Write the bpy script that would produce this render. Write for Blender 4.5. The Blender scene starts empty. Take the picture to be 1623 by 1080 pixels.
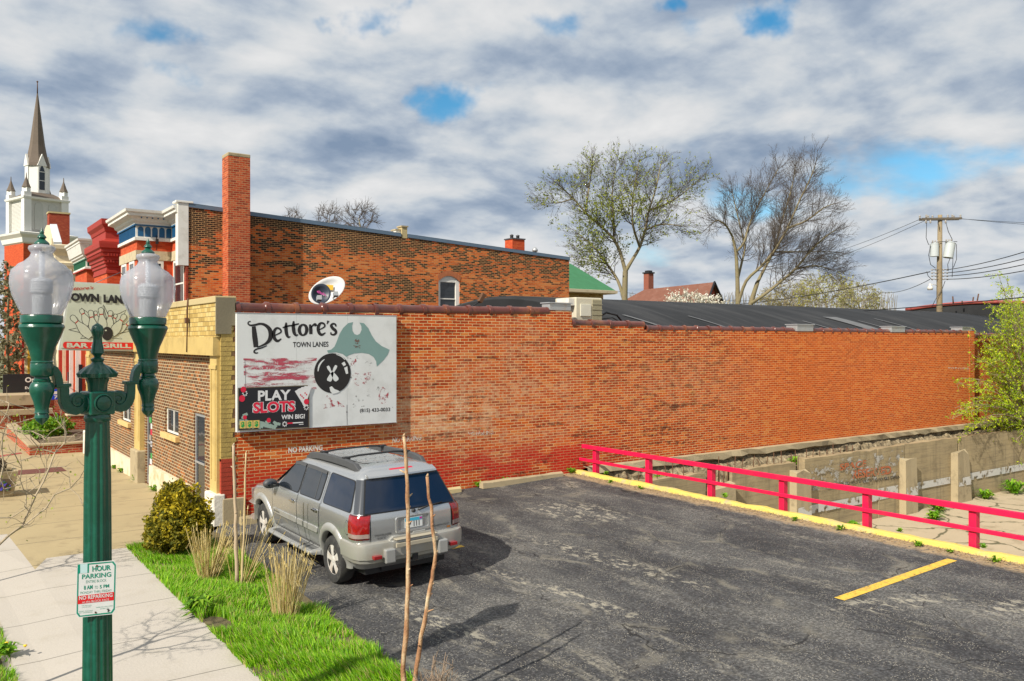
import bpy, bmesh, math, random
import numpy as np
from mathutils import Vector, Matrix
R = math.radians
random.seed(7); rng = np.random.default_rng(11)
C = bpy.context.scene.collection
scene = bpy.context.scene

# ------------------------------------------------------------------ camera
FOC, PX, PY, EYE = 1333.0, 811.5, 540.0, 3.65        # focal length in photo pixels, centre, eye height
TH = math.atan((2700 - PX) / FOC)
FX, FY, RX, RY = math.cos(TH), math.sin(TH), math.sin(TH), -math.cos(TH)
CX, CY = -4.879, -16.882
cam_d = bpy.data.cameras.new('camera'); cam = bpy.data.objects.new('camera', cam_d); C.objects.link(cam)
cam.location = (CX, CY, EYE); cam.rotation_euler = (R(90), 0, -math.atan2(FX, FY))
cam_d.sensor_width = 36; cam_d.lens = 36 * FOC / 1623; cam_d.clip_start = .05; cam_d.clip_end = 3000
scene.camera = cam

# ------------------------------------------------------------------ world, sun, exposure
SUN_EL, SUN_H = R(40), (-.957, -.29)               # where the sun stands (horizontal direction towards it)
scene.view_settings.view_transform = 'Standard'; scene.view_settings.look = 'None'
scene.view_settings.exposure = 0.42; scene.view_settings.gamma = 1
w = bpy.data.worlds.new('World'); scene.world = w; w.use_nodes = True
nt = w.node_tree; nt.nodes.clear()
def N(nt, t, **k):
    n = nt.nodes.new(t)
    for a, v in k.items():
        if a.startswith('i_'):
            key = a[2:]; key = int(key) if key.isdigit() else key.replace('_', ' ')
            if hasattr(v, 'is_output'): nt.links.new(v, n.inputs[key])
            else: n.inputs[key].default_value = v
        else: setattr(n, a, v)
    return n
def MATH(nt, op, a, b=None, clamp=False, c=None):
    n = N(nt, 'ShaderNodeMath', operation=op, use_clamp=clamp)
    for i, v in enumerate((a, b, c)):
        if v is None: continue
        if hasattr(v, 'is_output'): nt.links.new(v, n.inputs[i])
        else: n.inputs[i].default_value = v
    return n.outputs[0]
def MIX(nt, f, a, b, blend='MIX'):
    n = N(nt, 'ShaderNodeMix', data_type='RGBA', blend_type=blend)
    for i, v in ((0, f), (6, a), (7, b)):
        if hasattr(v, 'is_output'): nt.links.new(v, n.inputs[i])
        elif i == 0: n.inputs[i].default_value = v
        else: n.inputs[i].default_value = (*v[:3], 1)
    return n.outputs[2]
def RAMP(nt, f, stops, interp='LINEAR'):
    n = N(nt, 'ShaderNodeValToRGB', i_0=f); n.color_ramp.interpolation = interp
    while len(n.color_ramp.elements) < len(stops): n.color_ramp.elements.new(.5)
    for e, (p, c) in zip(n.color_ramp.elements, stops):
        e.position = p; e.color = (*c[:3], 1) if hasattr(c, '__len__') else (c, c, c, 1)
    return n.outputs[0]
def RANGE(nt, v, a, b, c=0., d=1.):
    n = N(nt, 'ShaderNodeMapRange', interpolation_type='SMOOTHSTEP', i_0=v, i_1=a, i_2=b, i_3=c, i_4=d)
    return n.outputs[0]
def NOISE(nt, vec, scale, detail=4, rough=.55, dist=0.):
    n = N(nt, 'ShaderNodeTexNoise', i_Vector=vec, i_Scale=scale, i_Detail=detail, i_Roughness=rough, i_Distortion=dist)
    return n.outputs[0]

def build_sky():
    tc = N(nt, 'ShaderNodeTexCoord').outputs['Generated']
    sky = N(nt, 'ShaderNodeTexSky', sky_type='NISHITA', sun_disc=False, sun_elevation=SUN_EL,
            sun_rotation=math.atan2(SUN_H[0], SUN_H[1]) % (2 * math.pi), air_density=1.0, dust_density=.4, ozone_density=2.5)
    hsv = N(nt, 'ShaderNodeHueSaturation', i_Saturation=1.35, i_Value=1.0, i_Color=sky.outputs[0], i_Hue=.485)
    sep = N(nt, 'ShaderNodeSeparateXYZ', i_0=tc)
    el = MATH(nt, 'ADD', MATH(nt, 'MAXIMUM', sep.outputs[2], 0.0), .24)
    u = MATH(nt, 'DIVIDE', sep.outputs[0], el); v = MATH(nt, 'DIVIDE', sep.outputs[1], el)
    lay = N(nt, 'ShaderNodeCombineXYZ', i_0=u, i_1=v, i_2=3.1).outputs[0]
    n1 = NOISE(nt, lay, 1.15, 7, .54, .35)
    off = N(nt, 'ShaderNodeVectorMath', operation='ADD', i_0=lay, i_1=(4.3, 9.1, 2.)).outputs[0]
    n2 = NOISE(nt, off, 2.7, 8, .52, .15)
    sh = N(nt, 'ShaderNodeVectorMath', operation='ADD', i_0=off, i_1=(FX * .10 + .02, FY * .10, .05)).outputs[0]
    n2b = NOISE(nt, sh, 2.7, 8, .52, .15)
    n3 = NOISE(nt, off, .75, 3, .5)
    n4 = NOISE(nt, lay, 5.5, 6, .6)
    wob = N(nt, 'ShaderNodeTexNoise', i_Vector=tc, i_Scale=7., i_Detail=5, i_Roughness=.6).outputs[1]
    wob = N(nt, 'ShaderNodeVectorMath', operation='SUBTRACT', i_0=wob, i_1=(.5, .5, .5)).outputs[0]
    wob = N(nt, 'ShaderNodeVectorMath', operation='MULTIPLY', i_0=wob, i_1=(.20, .20, .09)).outputs[0]
    tcw = N(nt, 'ShaderNodeVectorMath', operation='ADD', i_0=tc, i_1=wob).outputs[0]
    # gaps in the cloud deck: lobes round fixed directions
    dens = MATH(nt, 'MULTIPLY_ADD', n1, 1.0, c=0.0)
    gap = None
    for az, elv, rad, amt in GAPS:
        d = az if elv is None else Vector((FX + (az - PX) / FOC * RX, FY + (az - PX) / FOC * RY, (PY - elv) / FOC)).normalized()
        sub = N(nt, 'ShaderNodeVectorMath', operation='SUBTRACT', i_0=tcw, i_1=d).outputs[0]
        scl = N(nt, 'ShaderNodeVectorMath', operation='MULTIPLY', i_0=sub, i_1=(1, 1, 2.3 if elv is not None else 1)).outputs[0]
        ln = N(nt, 'ShaderNodeVectorMath', operation='LENGTH', i_0=scl).outputs['Value']
        g = RANGE(nt, ln, rad, 0.0, 0, amt)
        gap = g if gap is None else MATH(nt, 'MAXIMUM', gap, g)
    cover = MATH(nt, 'SUBTRACT', MATH(nt, 'ADD', MATH(nt, 'ADD', MATH(nt, 'MULTIPLY', n1, .62), MATH(nt, 'MULTIPLY', n2, .42)), MATH(nt, 'MULTIPLY', n4, .24)), gap)
    a = RANGE(nt, cover, .25, .56)
    # cloud brightness
    t = MATH(nt, 'ADD', MATH(nt, 'ADD', MATH(nt, 'MULTIPLY', MATH(nt, 'SUBTRACT', n2, n2b), 1.45), MATH(nt, 'MULTIPLY', n2, .35)), MATH(nt, 'ADD', MATH(nt, 'MULTIPLY', n3, .50), MATH(nt, 'MULTIPLY', n4, .24)))
    ccol = RAMP(nt, t, [(.16, (1.7, 2.3, 3.25)), (.36, (2.75, 3.3, 4.1)), (.48, (3.75, 4.2, 4.75)), (.58, (4.6, 4.9, 5.2)), (.72, (5.4, 5.5, 5.6)), (.90, (6.1, 6.1, 6.1))])
    hz = RANGE(nt, sep.outputs[2], .0, .22, .25, 0.)
    ccol = MIX(nt, hz, ccol, (4.6, 5.0, 5.5))
    col = MIX(nt, a, hsv.outputs[0], ccol)
    bg = N(nt, 'ShaderNodeBackground', i_Color=col, i_Strength=.1)
    N(nt, 'ShaderNodeOutputWorld', i_0=bg.outputs[0])
# azimuth / elevation of the gaps, given as the photo pixel they were measured at; the first, unseen, is added to turn the rear glass blue
GAPS = [(Vector((.47, -.63, .62)), None, .5, .4), (585, 26, .085, .42), (512, 36, .04, .30), (725, 168, .075, .40), (680, 158, .05, .34), (1248, 4, .075, .46), (1048, 4, .045, .36), (860, 30, .06, .27), (1100, 34, .07, .25), (270, 60, .06, .25), (300, 128, .05, .2),
        (1450, 268, .15, .34), (1370, 285, .08, .3), (1560, 250, .10, .30), (1180, 330, .09, .27), (990, 400, .10, .25), (640, 10, .05, .35)]
build_sky()
sd = bpy.data.lights.new('sun', 'SUN'); sun = bpy.data.objects.new('sun', sd); C.objects.link(sun)
sd.energy = 4.8; sd.angle = R(.6); sd.color = (1, .93, .82)
sun.rotation_euler = Vector((SUN_H[0] * math.cos(SUN_EL), SUN_H[1] * math.cos(SUN_EL), math.sin(SUN_EL))).to_track_quat('Z', 'Y').to_euler()

# ------------------------------------------------------------------ measuring helpers: a photo pixel on a known plane of the place
def ray(px, py):
    a, b = (px - PX) / FOC, -(py - PY) / FOC
    return Vector((FX + a * RX, FY + a * RY, b))
EYEV = Vector((CX, CY, EYE))
def D(px, py, d): return EYEV + ray(px, py) * d
def OX(px, py, X): r = ray(px, py); return EYEV + r * ((X - CX) / r.x)
def OY(px, py, Y): r = ray(px, py); return EYEV + r * ((Y - CY) / r.y)
def OZ(px, py, Z): r = ray(px, py); return EYEV + r * ((Z - EYE) / r.z)
def lot_z(x): return .026 * max(0., x)
def walk_z(y): return -.019 * max(0., y)
def gnd(px, py):
    z = 0.
    for _ in range(12):
        p = OZ(px, py, z); z = lot_z(p.x) + walk_z(p.y)
    return p
class Plane:
    """a flat face of the place; at(px, py) finds the point of it seen at a photo pixel"""
    def __init__(s, o, n, sc=1., ox=0., oy=0.):
        s.o = Vector(o); s.n = Vector(n).normalized(); s.sc = sc; s.ox = ox; s.oy = oy
    def at(s, x, y, off=0.):
        r = ray(s.ox + x / s.sc, s.oy + y / s.sc); o = s.o + s.n * off
        return EYEV + r * ((o - EYEV).dot(s.n) / r.dot(s.n))

# ------------------------------------------------------------------ mesh builder
class MB:
    def __init__(s): s.v = []; s.f = []; s.m = []; s.sm = []
    def add(s, vs, fs, mi=0, sm=False):
        b = len(s.v); s.v.extend([tuple(p) for p in vs])
        for f in fs: s.f.append([i + b for i in f]); s.m.append(mi); s.sm.append(sm)
        return s
    def box(s, x0, x1, y0, y1, z0, z1, mi=0):
        v = [(x, y, z) for z in (z0, z1) for y in (y0, y1) for x in (x0, x1)]
        return s.add(v, [(0, 2, 3, 1), (4, 5, 7, 6), (0, 1, 5, 4), (2, 6, 7, 3), (0, 4, 6, 2), (1, 3, 7, 5)], mi)
    def obox(s, c, ax, ay, az, mi=0):
        c, ax, ay, az = map(Vector, (c, ax, ay, az))
        v = [c + ax * i + ay * j + az * k for k in (-1, 1) for j in (-1, 1) for i in (-1, 1)]
        return s.add(v, [(0, 2, 3, 1), (4, 5, 7, 6), (0, 1, 5, 4), (2, 6, 7, 3), (0, 4, 6, 2), (1, 3, 7, 5)], mi)
    def prism(s, pts, n, t, mi=0, back=True, sm=False):
        pts = [Vector(p) for p in pts]; n = Vector(n).normalized() * t; k = len(pts)
        fs = [list(range(k, 2 * k))]
        if back: fs.append(list(range(k))[::-1])
        s.add(pts + [p + n for p in pts], fs, mi)
        b = len(s.v) - 2 * k
        for i in range(k):
            s.f.append([b + i, b + (i + 1) % k, b + k + (i + 1) % k, b + k + i]); s.m.append(mi); s.sm.append(sm)
        return s
    def tube(s, pts, rads, k=8, mi=0, cap=True, sm=True):
        pts = [Vector(p) for p in pts]
        if not hasattr(rads, '__len__'): rads = [rads] * len(pts)
        vs = []; fs = []; ref = None
        for i, p in enumerate(pts):
            d = (pts[min(i + 1, len(pts) - 1)] - pts[max(i - 1, 0)]).normalized()
            if ref is None: ref = Vector((0, 0, 1)) if abs(d.z) < .9 else Vector((1, 0, 0))
            a = d.cross(ref).normalized(); b = d.cross(a).normalized(); ref = -b if False else b.cross(d) * 0 + ref
            for j in range(k):
                t = 2 * math.pi * j / k
                vs.append(p + (a * math.cos(t) + b * math.sin(t)) * rads[i])
        for i in range(len(pts) - 1):
            for j in range(k):
                fs.append((i * k + j, i * k + (j + 1) % k, (i + 1) * k + (j + 1) % k, (i + 1) * k + j))
        s.add(vs, fs, mi, sm)
        if cap:
            b = len(s.v) - len(vs)
            s.f.append([b + j for j in range(k)][::-1]); s.f.append([b + (len(pts) - 1) * k + j for j in range(k)])
            s.m += [mi, mi]; s.sm += [False, False]
        return s
    def lathe(s, c, prof, k=28, mi=0, sm=True, rf=None, ax=None):
        c = Vector(c); vs = []; fs = []
        A, B, Z = (Vector((1, 0, 0)), Vector((0, 1, 0)), Vector((0, 0, 1))) if ax is None else ax
        for r, z in prof:
            for j in range(k):
                t = 2 * math.pi * j / k; q = r * (rf(t, z) if rf else 1)
                vs.append(c + A * (q * math.cos(t)) + B * (q * math.sin(t)) + Z * z)
        for i in range(len(prof) - 1):
            for j in range(k): fs.append((i * k + j, i * k + (j + 1) % k, (i + 1) * k + (j + 1) % k, (i + 1) * k + j))
        fs.append(list(range(k))[::-1]); fs.append([(len(prof) - 1) * k + j for j in range(k)])
        return s.add(vs, fs, mi, sm)
    def sweep(s, path, prof, mi=0, caps=True, sm=False, closed=False):
        """profile of (outward, z) carried along a plan polyline; outward is to the right of the direction of travel"""
        P = [Vector((p[0], p[1])) for p in path]; n = len(P); vs = []
        for i in range(n):
            def nrm(a, b): d = (b - a).normalized(); return Vector((d.y, -d.x))
            if closed: a, b = nrm(P[i - 1], P[i]), nrm(P[i], P[(i + 1) % n])
            else:
                a = nrm(P[i - 1], P[i]) if i > 0 else nrm(P[0], P[1])
                b = nrm(P[i], P[i + 1]) if i < n - 1 else nrm(P[n - 2], P[n - 1])
            m = (a + b); m = m / max(.2, m.dot(b) if m.length else 1)
            for o, z in prof: q = P[i] + m * o; vs.append((q.x, q.y, z))
        k = len(prof); fs = []
        for i in range(n if closed else n - 1):
            for j in range(k - 1): fs.append((i * k + j, ((i + 1) % n) * k + j, ((i + 1) % n) * k + j + 1, i * k + j + 1))
        if caps and not closed: fs += [list(range(k)), [(n - 1) * k + j for j in range(k)][::-1]]
        return s.add(vs, fs, mi, sm)
    def ribbon(s, pl, pts, off, thick=.002, mi=0):
        """brush stroke on a plane: pts are (x, y, width) in that plane's photo coordinates"""
        L, Rr = [], []
        for i, p in enumerate(pts):
            a, b = pts[max(i - 1, 0)], pts[min(i + 1, len(pts) - 1)]
            dx, dy = b[0] - a[0], b[1] - a[1]; l = math.hypot(dx, dy) or 1
            h = p[2] / 2; L.append((p[0] - dy / l * h, p[1] + dx / l * h)); Rr.append((p[0] + dy / l * h, p[1] - dx / l * h))
        vs = [pl.at(x, y, off) for x, y in L] + [pl.at(x, y, off) for x, y in Rr]; n = len(L)
        return s.add(vs, [(i, i + 1, n + i + 1, n + i) for i in range(n - 1)], mi)
    def flat(s, pl, pts, off, mi=0): return s.add([pl.at(x, y, off) for x, y in pts], [list(range(len(pts)))], mi)
    def build(s, name, mats, parent=None, bevel=0., autosm=None, **tags):
        base = wloc(parent) if parent else Vector((0, 0, 0))
        me = bpy.data.meshes.new(name)
        v = np.array(s.v, dtype=float) - np.array(base)
        me.from_pydata(v.tolist(), [], s.f)
        if not isinstance(mats, (list, tuple)): mats = [mats]
        for m_ in mats: me.materials.append(m_)
        me.polygons.foreach_set('material_index', s.m); me.polygons.foreach_set('use_smooth', s.sm); me.update()
        if autosm and hasattr(me, 'set_sharp_from_angle'): me.set_sharp_from_angle(angle=R(autosm))
        o = bpy.data.objects.new(name, me); C.objects.link(o)
        if parent: o.parent = parent
        if bevel: md = o.modifiers.new('edge', 'BEVEL'); md.width = bevel; md.segments = 2; md.limit_method = 'ANGLE'; md.angle_limit = R(40)
        for k_, t_ in tags.items(): o[k_] = t_
        return o
def wloc(o):
    p = Vector((0, 0, 0))
    while o: p = p + o.location; o = o.parent
    return p
def thing(name, label, cat, loc, group=None):
    o = bpy.data.objects.new(name, None); C.objects.link(o); o.empty_display_size = .2
    o.location = loc; o['label'] = label; o['category'] = cat
    if group: o['group'] = group
    return o
def tag(o, label, cat, group=None):
    o['label'] = label; o['category'] = cat
    if group: o['group'] = group
    return o
def structure(o): o['kind'] = 'structure'; return o
def copy_tree(o, loc=None, parent=None):
    c = o.copy(); C.objects.link(c)
    if parent: c.parent = parent
    for ch in list(o.children): copy_tree(ch, None, c)
    if loc is not None: c.location = loc
    return c

# lettering: the built-in font turned into mesh
_txt = {}
def text_geom(s, offset=0., shear=0.):
    key = (s, offset, shear)
    if key not in _txt:
        cu = bpy.data.curves.new('lettering', 'FONT'); cu.body = s; cu.offset = offset; cu.shear = shear; cu.resolution_u = 3
        ob = bpy.data.objects.new('lettering', cu); C.objects.link(ob)
        me = bpy.data.meshes.new_from_object(ob.evaluated_get(bpy.context.evaluated_depsgraph_get()))
        v = [(p.co.x, p.co.y) for p in me.vertices]; f = [list(p.vertices) for p in me.polygons]
        bpy.data.objects.remove(ob); bpy.data.curves.remove(cu); bpy.data.meshes.remove(me)
        xs, ys = [p[0] for p in v], [p[1] for p in v]
        _txt[key] = ([((x - min(xs)) / (max(xs) - min(xs)), (y - min(ys)) / (max(ys) - min(ys))) for x, y in v], f)
    return _txt[key]
def text_on(mb, s, pl, quad, off, mi=0, offset=0., shear=0., grow=0.):
    """letters fitted to a quad (top-left, top-right, bottom-right, bottom-left) given in the plane's photo coordinates"""
    v, f = text_geom(s, offset, shear); tl, tr, br, bl = quad; vs = []
    for x, y in v:
        x = x * (1 + 2 * grow) - grow; y = y * (1 + 2 * grow) - grow
        X = (bl[0] * (1 - x) + br[0] * x) * (1 - y) + (tl[0] * (1 - x) + tr[0] * x) * y
        Y = (bl[1] * (1 - x) + br[1] * x) * (1 - y) + (tl[1] * (1 - x) + tr[1] * x) * y
        vs.append(pl.at(X, Y, off))
    mb.add(vs, f, mi)
def text_3d(mb, s, o, u, v_, mi=0, offset=0., shear=0.):
    """letters filling the parallelogram o, o+u, o+v"""
    v, f = text_geom(s, offset, shear); o, u, v_ = Vector(o), Vector(u), Vector(v_)
    mb.add([o + u * x + v_ * y for x, y in v], f, mi)

# ------------------------------------------------------------------ materials
def new_mat(name):
    m = bpy.data.materials.new(name); m.use_nodes = True; t = m.node_tree; t.nodes.clear()
    b = N(t, 'ShaderNodeBsdfPrincipled'); N(t, 'ShaderNodeOutputMaterial', i_0=b.outputs[0])
    return m, t, b
def setin(t, b, **k):
    for a, v in k.items():
        a = a.replace('_', ' ')
        if hasattr(v, 'is_output'): t.links.new(v, b.inputs[a])
        else: b.inputs[a].default_value = (*v[:3], 1) if hasattr(v, '__len__') and len(v) == 3 and 'olor' in a else v
def bump(t, b, h, strength, dist=.02):
    n = N(t, 'ShaderNodeBump', i_Strength=strength, i_Distance=dist, i_Height=h); t.links.new(n.outputs[0], b.inputs['Normal'])
def geo(t): return N(t, 'ShaderNodeNewGeometry')
def paint(name, col, rough=.5, metal=0., var=.1, vs=3., bmp=0., bs=60., spec=.5, dirt=None, damt=.4, coat=0.):
    """plain paint / metal / stone with soft colour variation, optional dirt patches and fine relief"""
    m, t, b = new_mat(name); p = geo(t).outputs['Position']
    c = MIX(t, NOISE(t, p, vs, 5), [x * (1 - var) for x in col], [min(1, x * (1 + var)) for x in col])
    if dirt is not None: c = MIX(t, MATH(t, 'MULTIPLY', RANGE(t, NOISE(t, p, vs * .7, 6, .65), .48, .68), damt), c, dirt)
    setin(t, b, Base_Color=c, Roughness=rough, Metallic=metal, Specular_IOR_Level=spec, Coat_Weight=coat)
    if bmp: bump(t, b, NOISE(t, p, bs, 3), bmp)
    return m
def scaled(t, p, s): return N(t, 'ShaderNodeVectorMath', operation='MULTIPLY', i_0=p, i_1=s).outputs[0]
def brick(name, stops, mortar, bw=.22, bh=.08, ms=.0085, rough=.85, patches=(), extra=None, wob=.01, mort_var=.2, bstr=.6, shift=None):
    m, t, b = new_mat(name); g = geo(t); p = g.outputs['Position']
    sp = N(t, 'ShaderNodeSeparateXYZ', i_0=p); sn = N(t, 'ShaderNodeSeparateXYZ', i_0=g.outputs['True Normal'])
    side = MATH(t, 'GREATER_THAN', MATH(t, 'ABSOLUTE', sn.outputs[0]), .62)
    u = MATH(t, 'ADD', MATH(t, 'MULTIPLY', side, sp.outputs[1]), MATH(t, 'MULTIPLY', MATH(t, 'SUBTRACT', 1., side), sp.outputs[0]))
    w1 = MATH(t, 'MULTIPLY', MATH(t, 'SUBTRACT', NOISE(t, p, 2.2, 3), .5), wob * 2)
    w2 = MATH(t, 'MULTIPLY', MATH(t, 'SUBTRACT', NOISE(t, p, 14, 2), .5), wob)
    vec = N(t, 'ShaderNodeCombineXYZ', i_0=MATH(t, 'ADD', u, w2), i_1=MATH(t, 'ADD', MATH(t, 'ADD', sp.outputs[2], 20.), MATH(t, 'ADD', w1, w2))).outputs[0]
    bt = N(t, 'ShaderNodeTexBrick', i_Vector=vec, i_Color1=(0, 0, 0, 1), i_Color2=(1, 1, 1, 1), i_Mortar=(0, 0, 0, 1), i_Scale=1., i_Mortar_Size=ms, i_Mortar_Smooth=.25, i_Bias=0., i_Brick_Width=bw, i_Row_Height=bh)
    tint = bt.outputs[0]; fac = bt.outputs[1]
    pn = NOISE(t, scaled(t, p, (.5, .5, 1.6)), 1.0, 5, .6)
    tt = MATH(t, 'ADD', MATH(t, 'MULTIPLY', tint, .72), MATH(t, 'MULTIPLY', pn, .42), clamp=True)
    if shift: tt = MATH(t, 'SUBTRACT', tt, shift(t, p, sp), clamp=True)
    col = RAMP(t, tt, stops)
    col = MIX(t, .35, col, MIX(t, NOISE(t, p, 55, 3), (.55, .55, .55), (1.4, 1.4, 1.4)), 'MULTIPLY')
    mc = MIX(t, NOISE(t, p, 3, 4), [x * (1 - mort_var) for x in mortar], [x * (1 + mort_var) for x in mortar])
    if patches:
        for fn in patches: col, mc, fac = fn(t, p, sp, col, mc, fac)
    c = MIX(t, fac, col, mc)
    if extra: c = extra(t, p, sp, c)
    setin(t, b, Base_Color=c, Roughness=rough, Specular_IOR_Level=.25)
    h = MATH(t, 'ADD', MATH(t, 'MULTIPLY', MATH(t, 'SUBTRACT', 1., fac), 1.), MATH(t, 'MULTIPLY', NOISE(t, p, 40, 4), .6))
    bump(t, b, h, bstr, .012)
    return m
def glass(name, col=(.02, .025, .03), rough=.04, spec=.6):
    m, t, b = new_mat(name); p = geo(t).outputs['Position']
    c = MIX(t, NOISE(t, p, 1.3, 3), [x * .6 for x in col], [x * 1.5 for x in col])
    setin(t, b, Base_Color=c, Roughness=rough, Specular_IOR_Level=spec); bump(t, b, NOISE(t, p, 2.0, 2), .03, .05)
    return m

# ================================================================== materials of the place
def asphalt_mat():
    m, t, b = new_mat('asphalt'); p = geo(t).outputs['Position']
    ps = scaled(t, p, (1.0, .38, 1)); sp = N(t, 'ShaderNodeSeparateXYZ', i_0=p)
    big = NOISE(t, ps, .9, 6, .62)
    c = RAMP(t, big, [(.30, (.030, .030, .032)), (.48, (.055, .055, .056)), (.66, (.110, .107, .10))])
    fine = NOISE(t, p, 26, 4, .7)
    c = MIX(t, .75, c, RAMP(t, fine, [(.32, .25), (.5, .85), (.68, 2.4)]), 'MULTIPLY')
    vo = N(t, 'ShaderNodeTexVoronoi', i_Vector=p, i_Scale=36.)                       # pale aggregate showing
    speck = MATH(t, 'MULTIPLY', MATH(t, 'LESS_THAN', vo.outputs['Distance'], .27), RANGE(t, NOISE(t, p, 5, 3), .40, .58))
    c = MIX(t, MATH(t, 'MULTIPLY', speck, .7), c, (.36, .33, .27))
    # sandy worn streaks running with the fence
    st = RANGE(t, NOISE(t, scaled(t, p, (1.7, .42, 1)), 1.5, 8, .74, .6), .52, .70)
    st = MATH(t, 'MULTIPLY', st, RANGE(t, NOISE(t, p, 18, 3, .7), .36, .6))
    c = MIX(t, MATH(t, 'MULTIPLY', st, .75), c, (.30, .275, .22))
    # cracks
    warp = N(t, 'ShaderNodeVectorMath', operation='ADD', i_0=p, i_1=scaled(t, N(t, 'ShaderNodeTexNoise', i_Vector=p, i_Scale=1.4, i_Detail=6).outputs[1], (.9, .9, 0))).outputs[0]
    vc = N(t, 'ShaderNodeTexVoronoi', feature='DISTANCE_TO_EDGE', i_Vector=scaled(t, warp, (.55, .28, 0)), i_Scale=1.)
    halo = MATH(t, 'MULTIPLY', RANGE(t, vc.outputs[0], .05, .0), RANGE(t, NOISE(t, p, 1.3, 4), .48, .64))
    c = MIX(t, MATH(t, 'MULTIPLY', halo, .55), c, (.23, .21, .165))
    line = MATH(t, 'MULTIPLY', RANGE(t, vc.outputs[0], .006, .002), RANGE(t, NOISE(t, p, 1.1, 4), .48, .56))
    c = MIX(t, MATH(t, 'MULTIPLY', line, .7), c, (.008, .008, .008))
    # sand washed along the grass edge and under the kerb
    ed = MATH(t, 'MULTIPLY', RANGE(t, MATH(t, 'ADD', sp.outputs[0], MATH(t, 'MULTIPLY', NOISE(t, p, 3, 5, .65), .5)), 8.62, 8.85), RANGE(t, NOISE(t, p, 14, 4), .30, .5))
    c = MIX(t, MATH(t, 'MULTIPLY', ed, .95), c, (.34, .25, .145))
    def spot(x0, y0, sx, sy, rot=0.):
        dx, dy = MATH(t, 'SUBTRACT', sp.outputs[0], x0), MATH(t, 'SUBTRACT', sp.outputs[1], y0); cr, sr = math.cos(rot), math.sin(rot)
        a_ = MATH(t, 'DIVIDE', MATH(t, 'ADD', MATH(t, 'MULTIPLY', dx, cr), MATH(t, 'MULTIPLY', dy, sr)), sx); b_ = MATH(t, 'DIVIDE', MATH(t, 'SUBTRACT', MATH(t, 'MULTIPLY', dy, cr), MATH(t, 'MULTIPLY', dx, sr)), sy)
        return RANGE(t, MATH(t, 'ADD', MATH(t, 'MULTIPLY', a_, a_), MATH(t, 'MULTIPLY', b_, b_)), 1.2, .1)
    fl_ = RANGE(t, NOISE(t, p, 7., 6, .7), .44, .58); fl2 = RANGE(t, NOISE(t, scaled(t, p, (1, .5, 1)), 9., 5, .7), .52, .60)
    for q in ((6.9, -12.0, .5, 1.5, .5), (5.6, -10.6, 1.0, .35, -.3), (6.1, -3.6, .9, 1.5, .2), (4.2, -6.6, .30, 2.6, .05), (2.6, -7.6, .22, 2.2, .08), (7.6, -1.2, .7, .5, 0), (.6, -7.3, .25, 1.4, .1)):
        c = MIX(t, MATH(t, 'MULTIPLY', MATH(t, 'MULTIPLY', spot(*q), fl2), .8), c, (.36, .33, .26))
    for q in ((3.4, -9.4, .9, 1.4, .3), (7.4, -7.6, 1.2, 1.8, .1), (1.2, -4.8, .8, 1.2, 0), (4.9, -1.6, 1.0, .9, 0)):
        c = MIX(t, MATH(t, 'MULTIPLY', MATH(t, 'MULTIPLY', spot(*q), fl_), .35), c, (.022, .022, .023))
    setin(t, b, Base_Color=c, Roughness=.86, Specular_IOR_Level=.3)
    h = MATH(t, 'ADD', MATH(t, 'MULTIPLY', NOISE(t, p, 60, 3, .7), .8), MATH(t, 'MULTIPLY', line, -1.2))
    bump(t, b, h, .55, .012)
    return m
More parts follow.
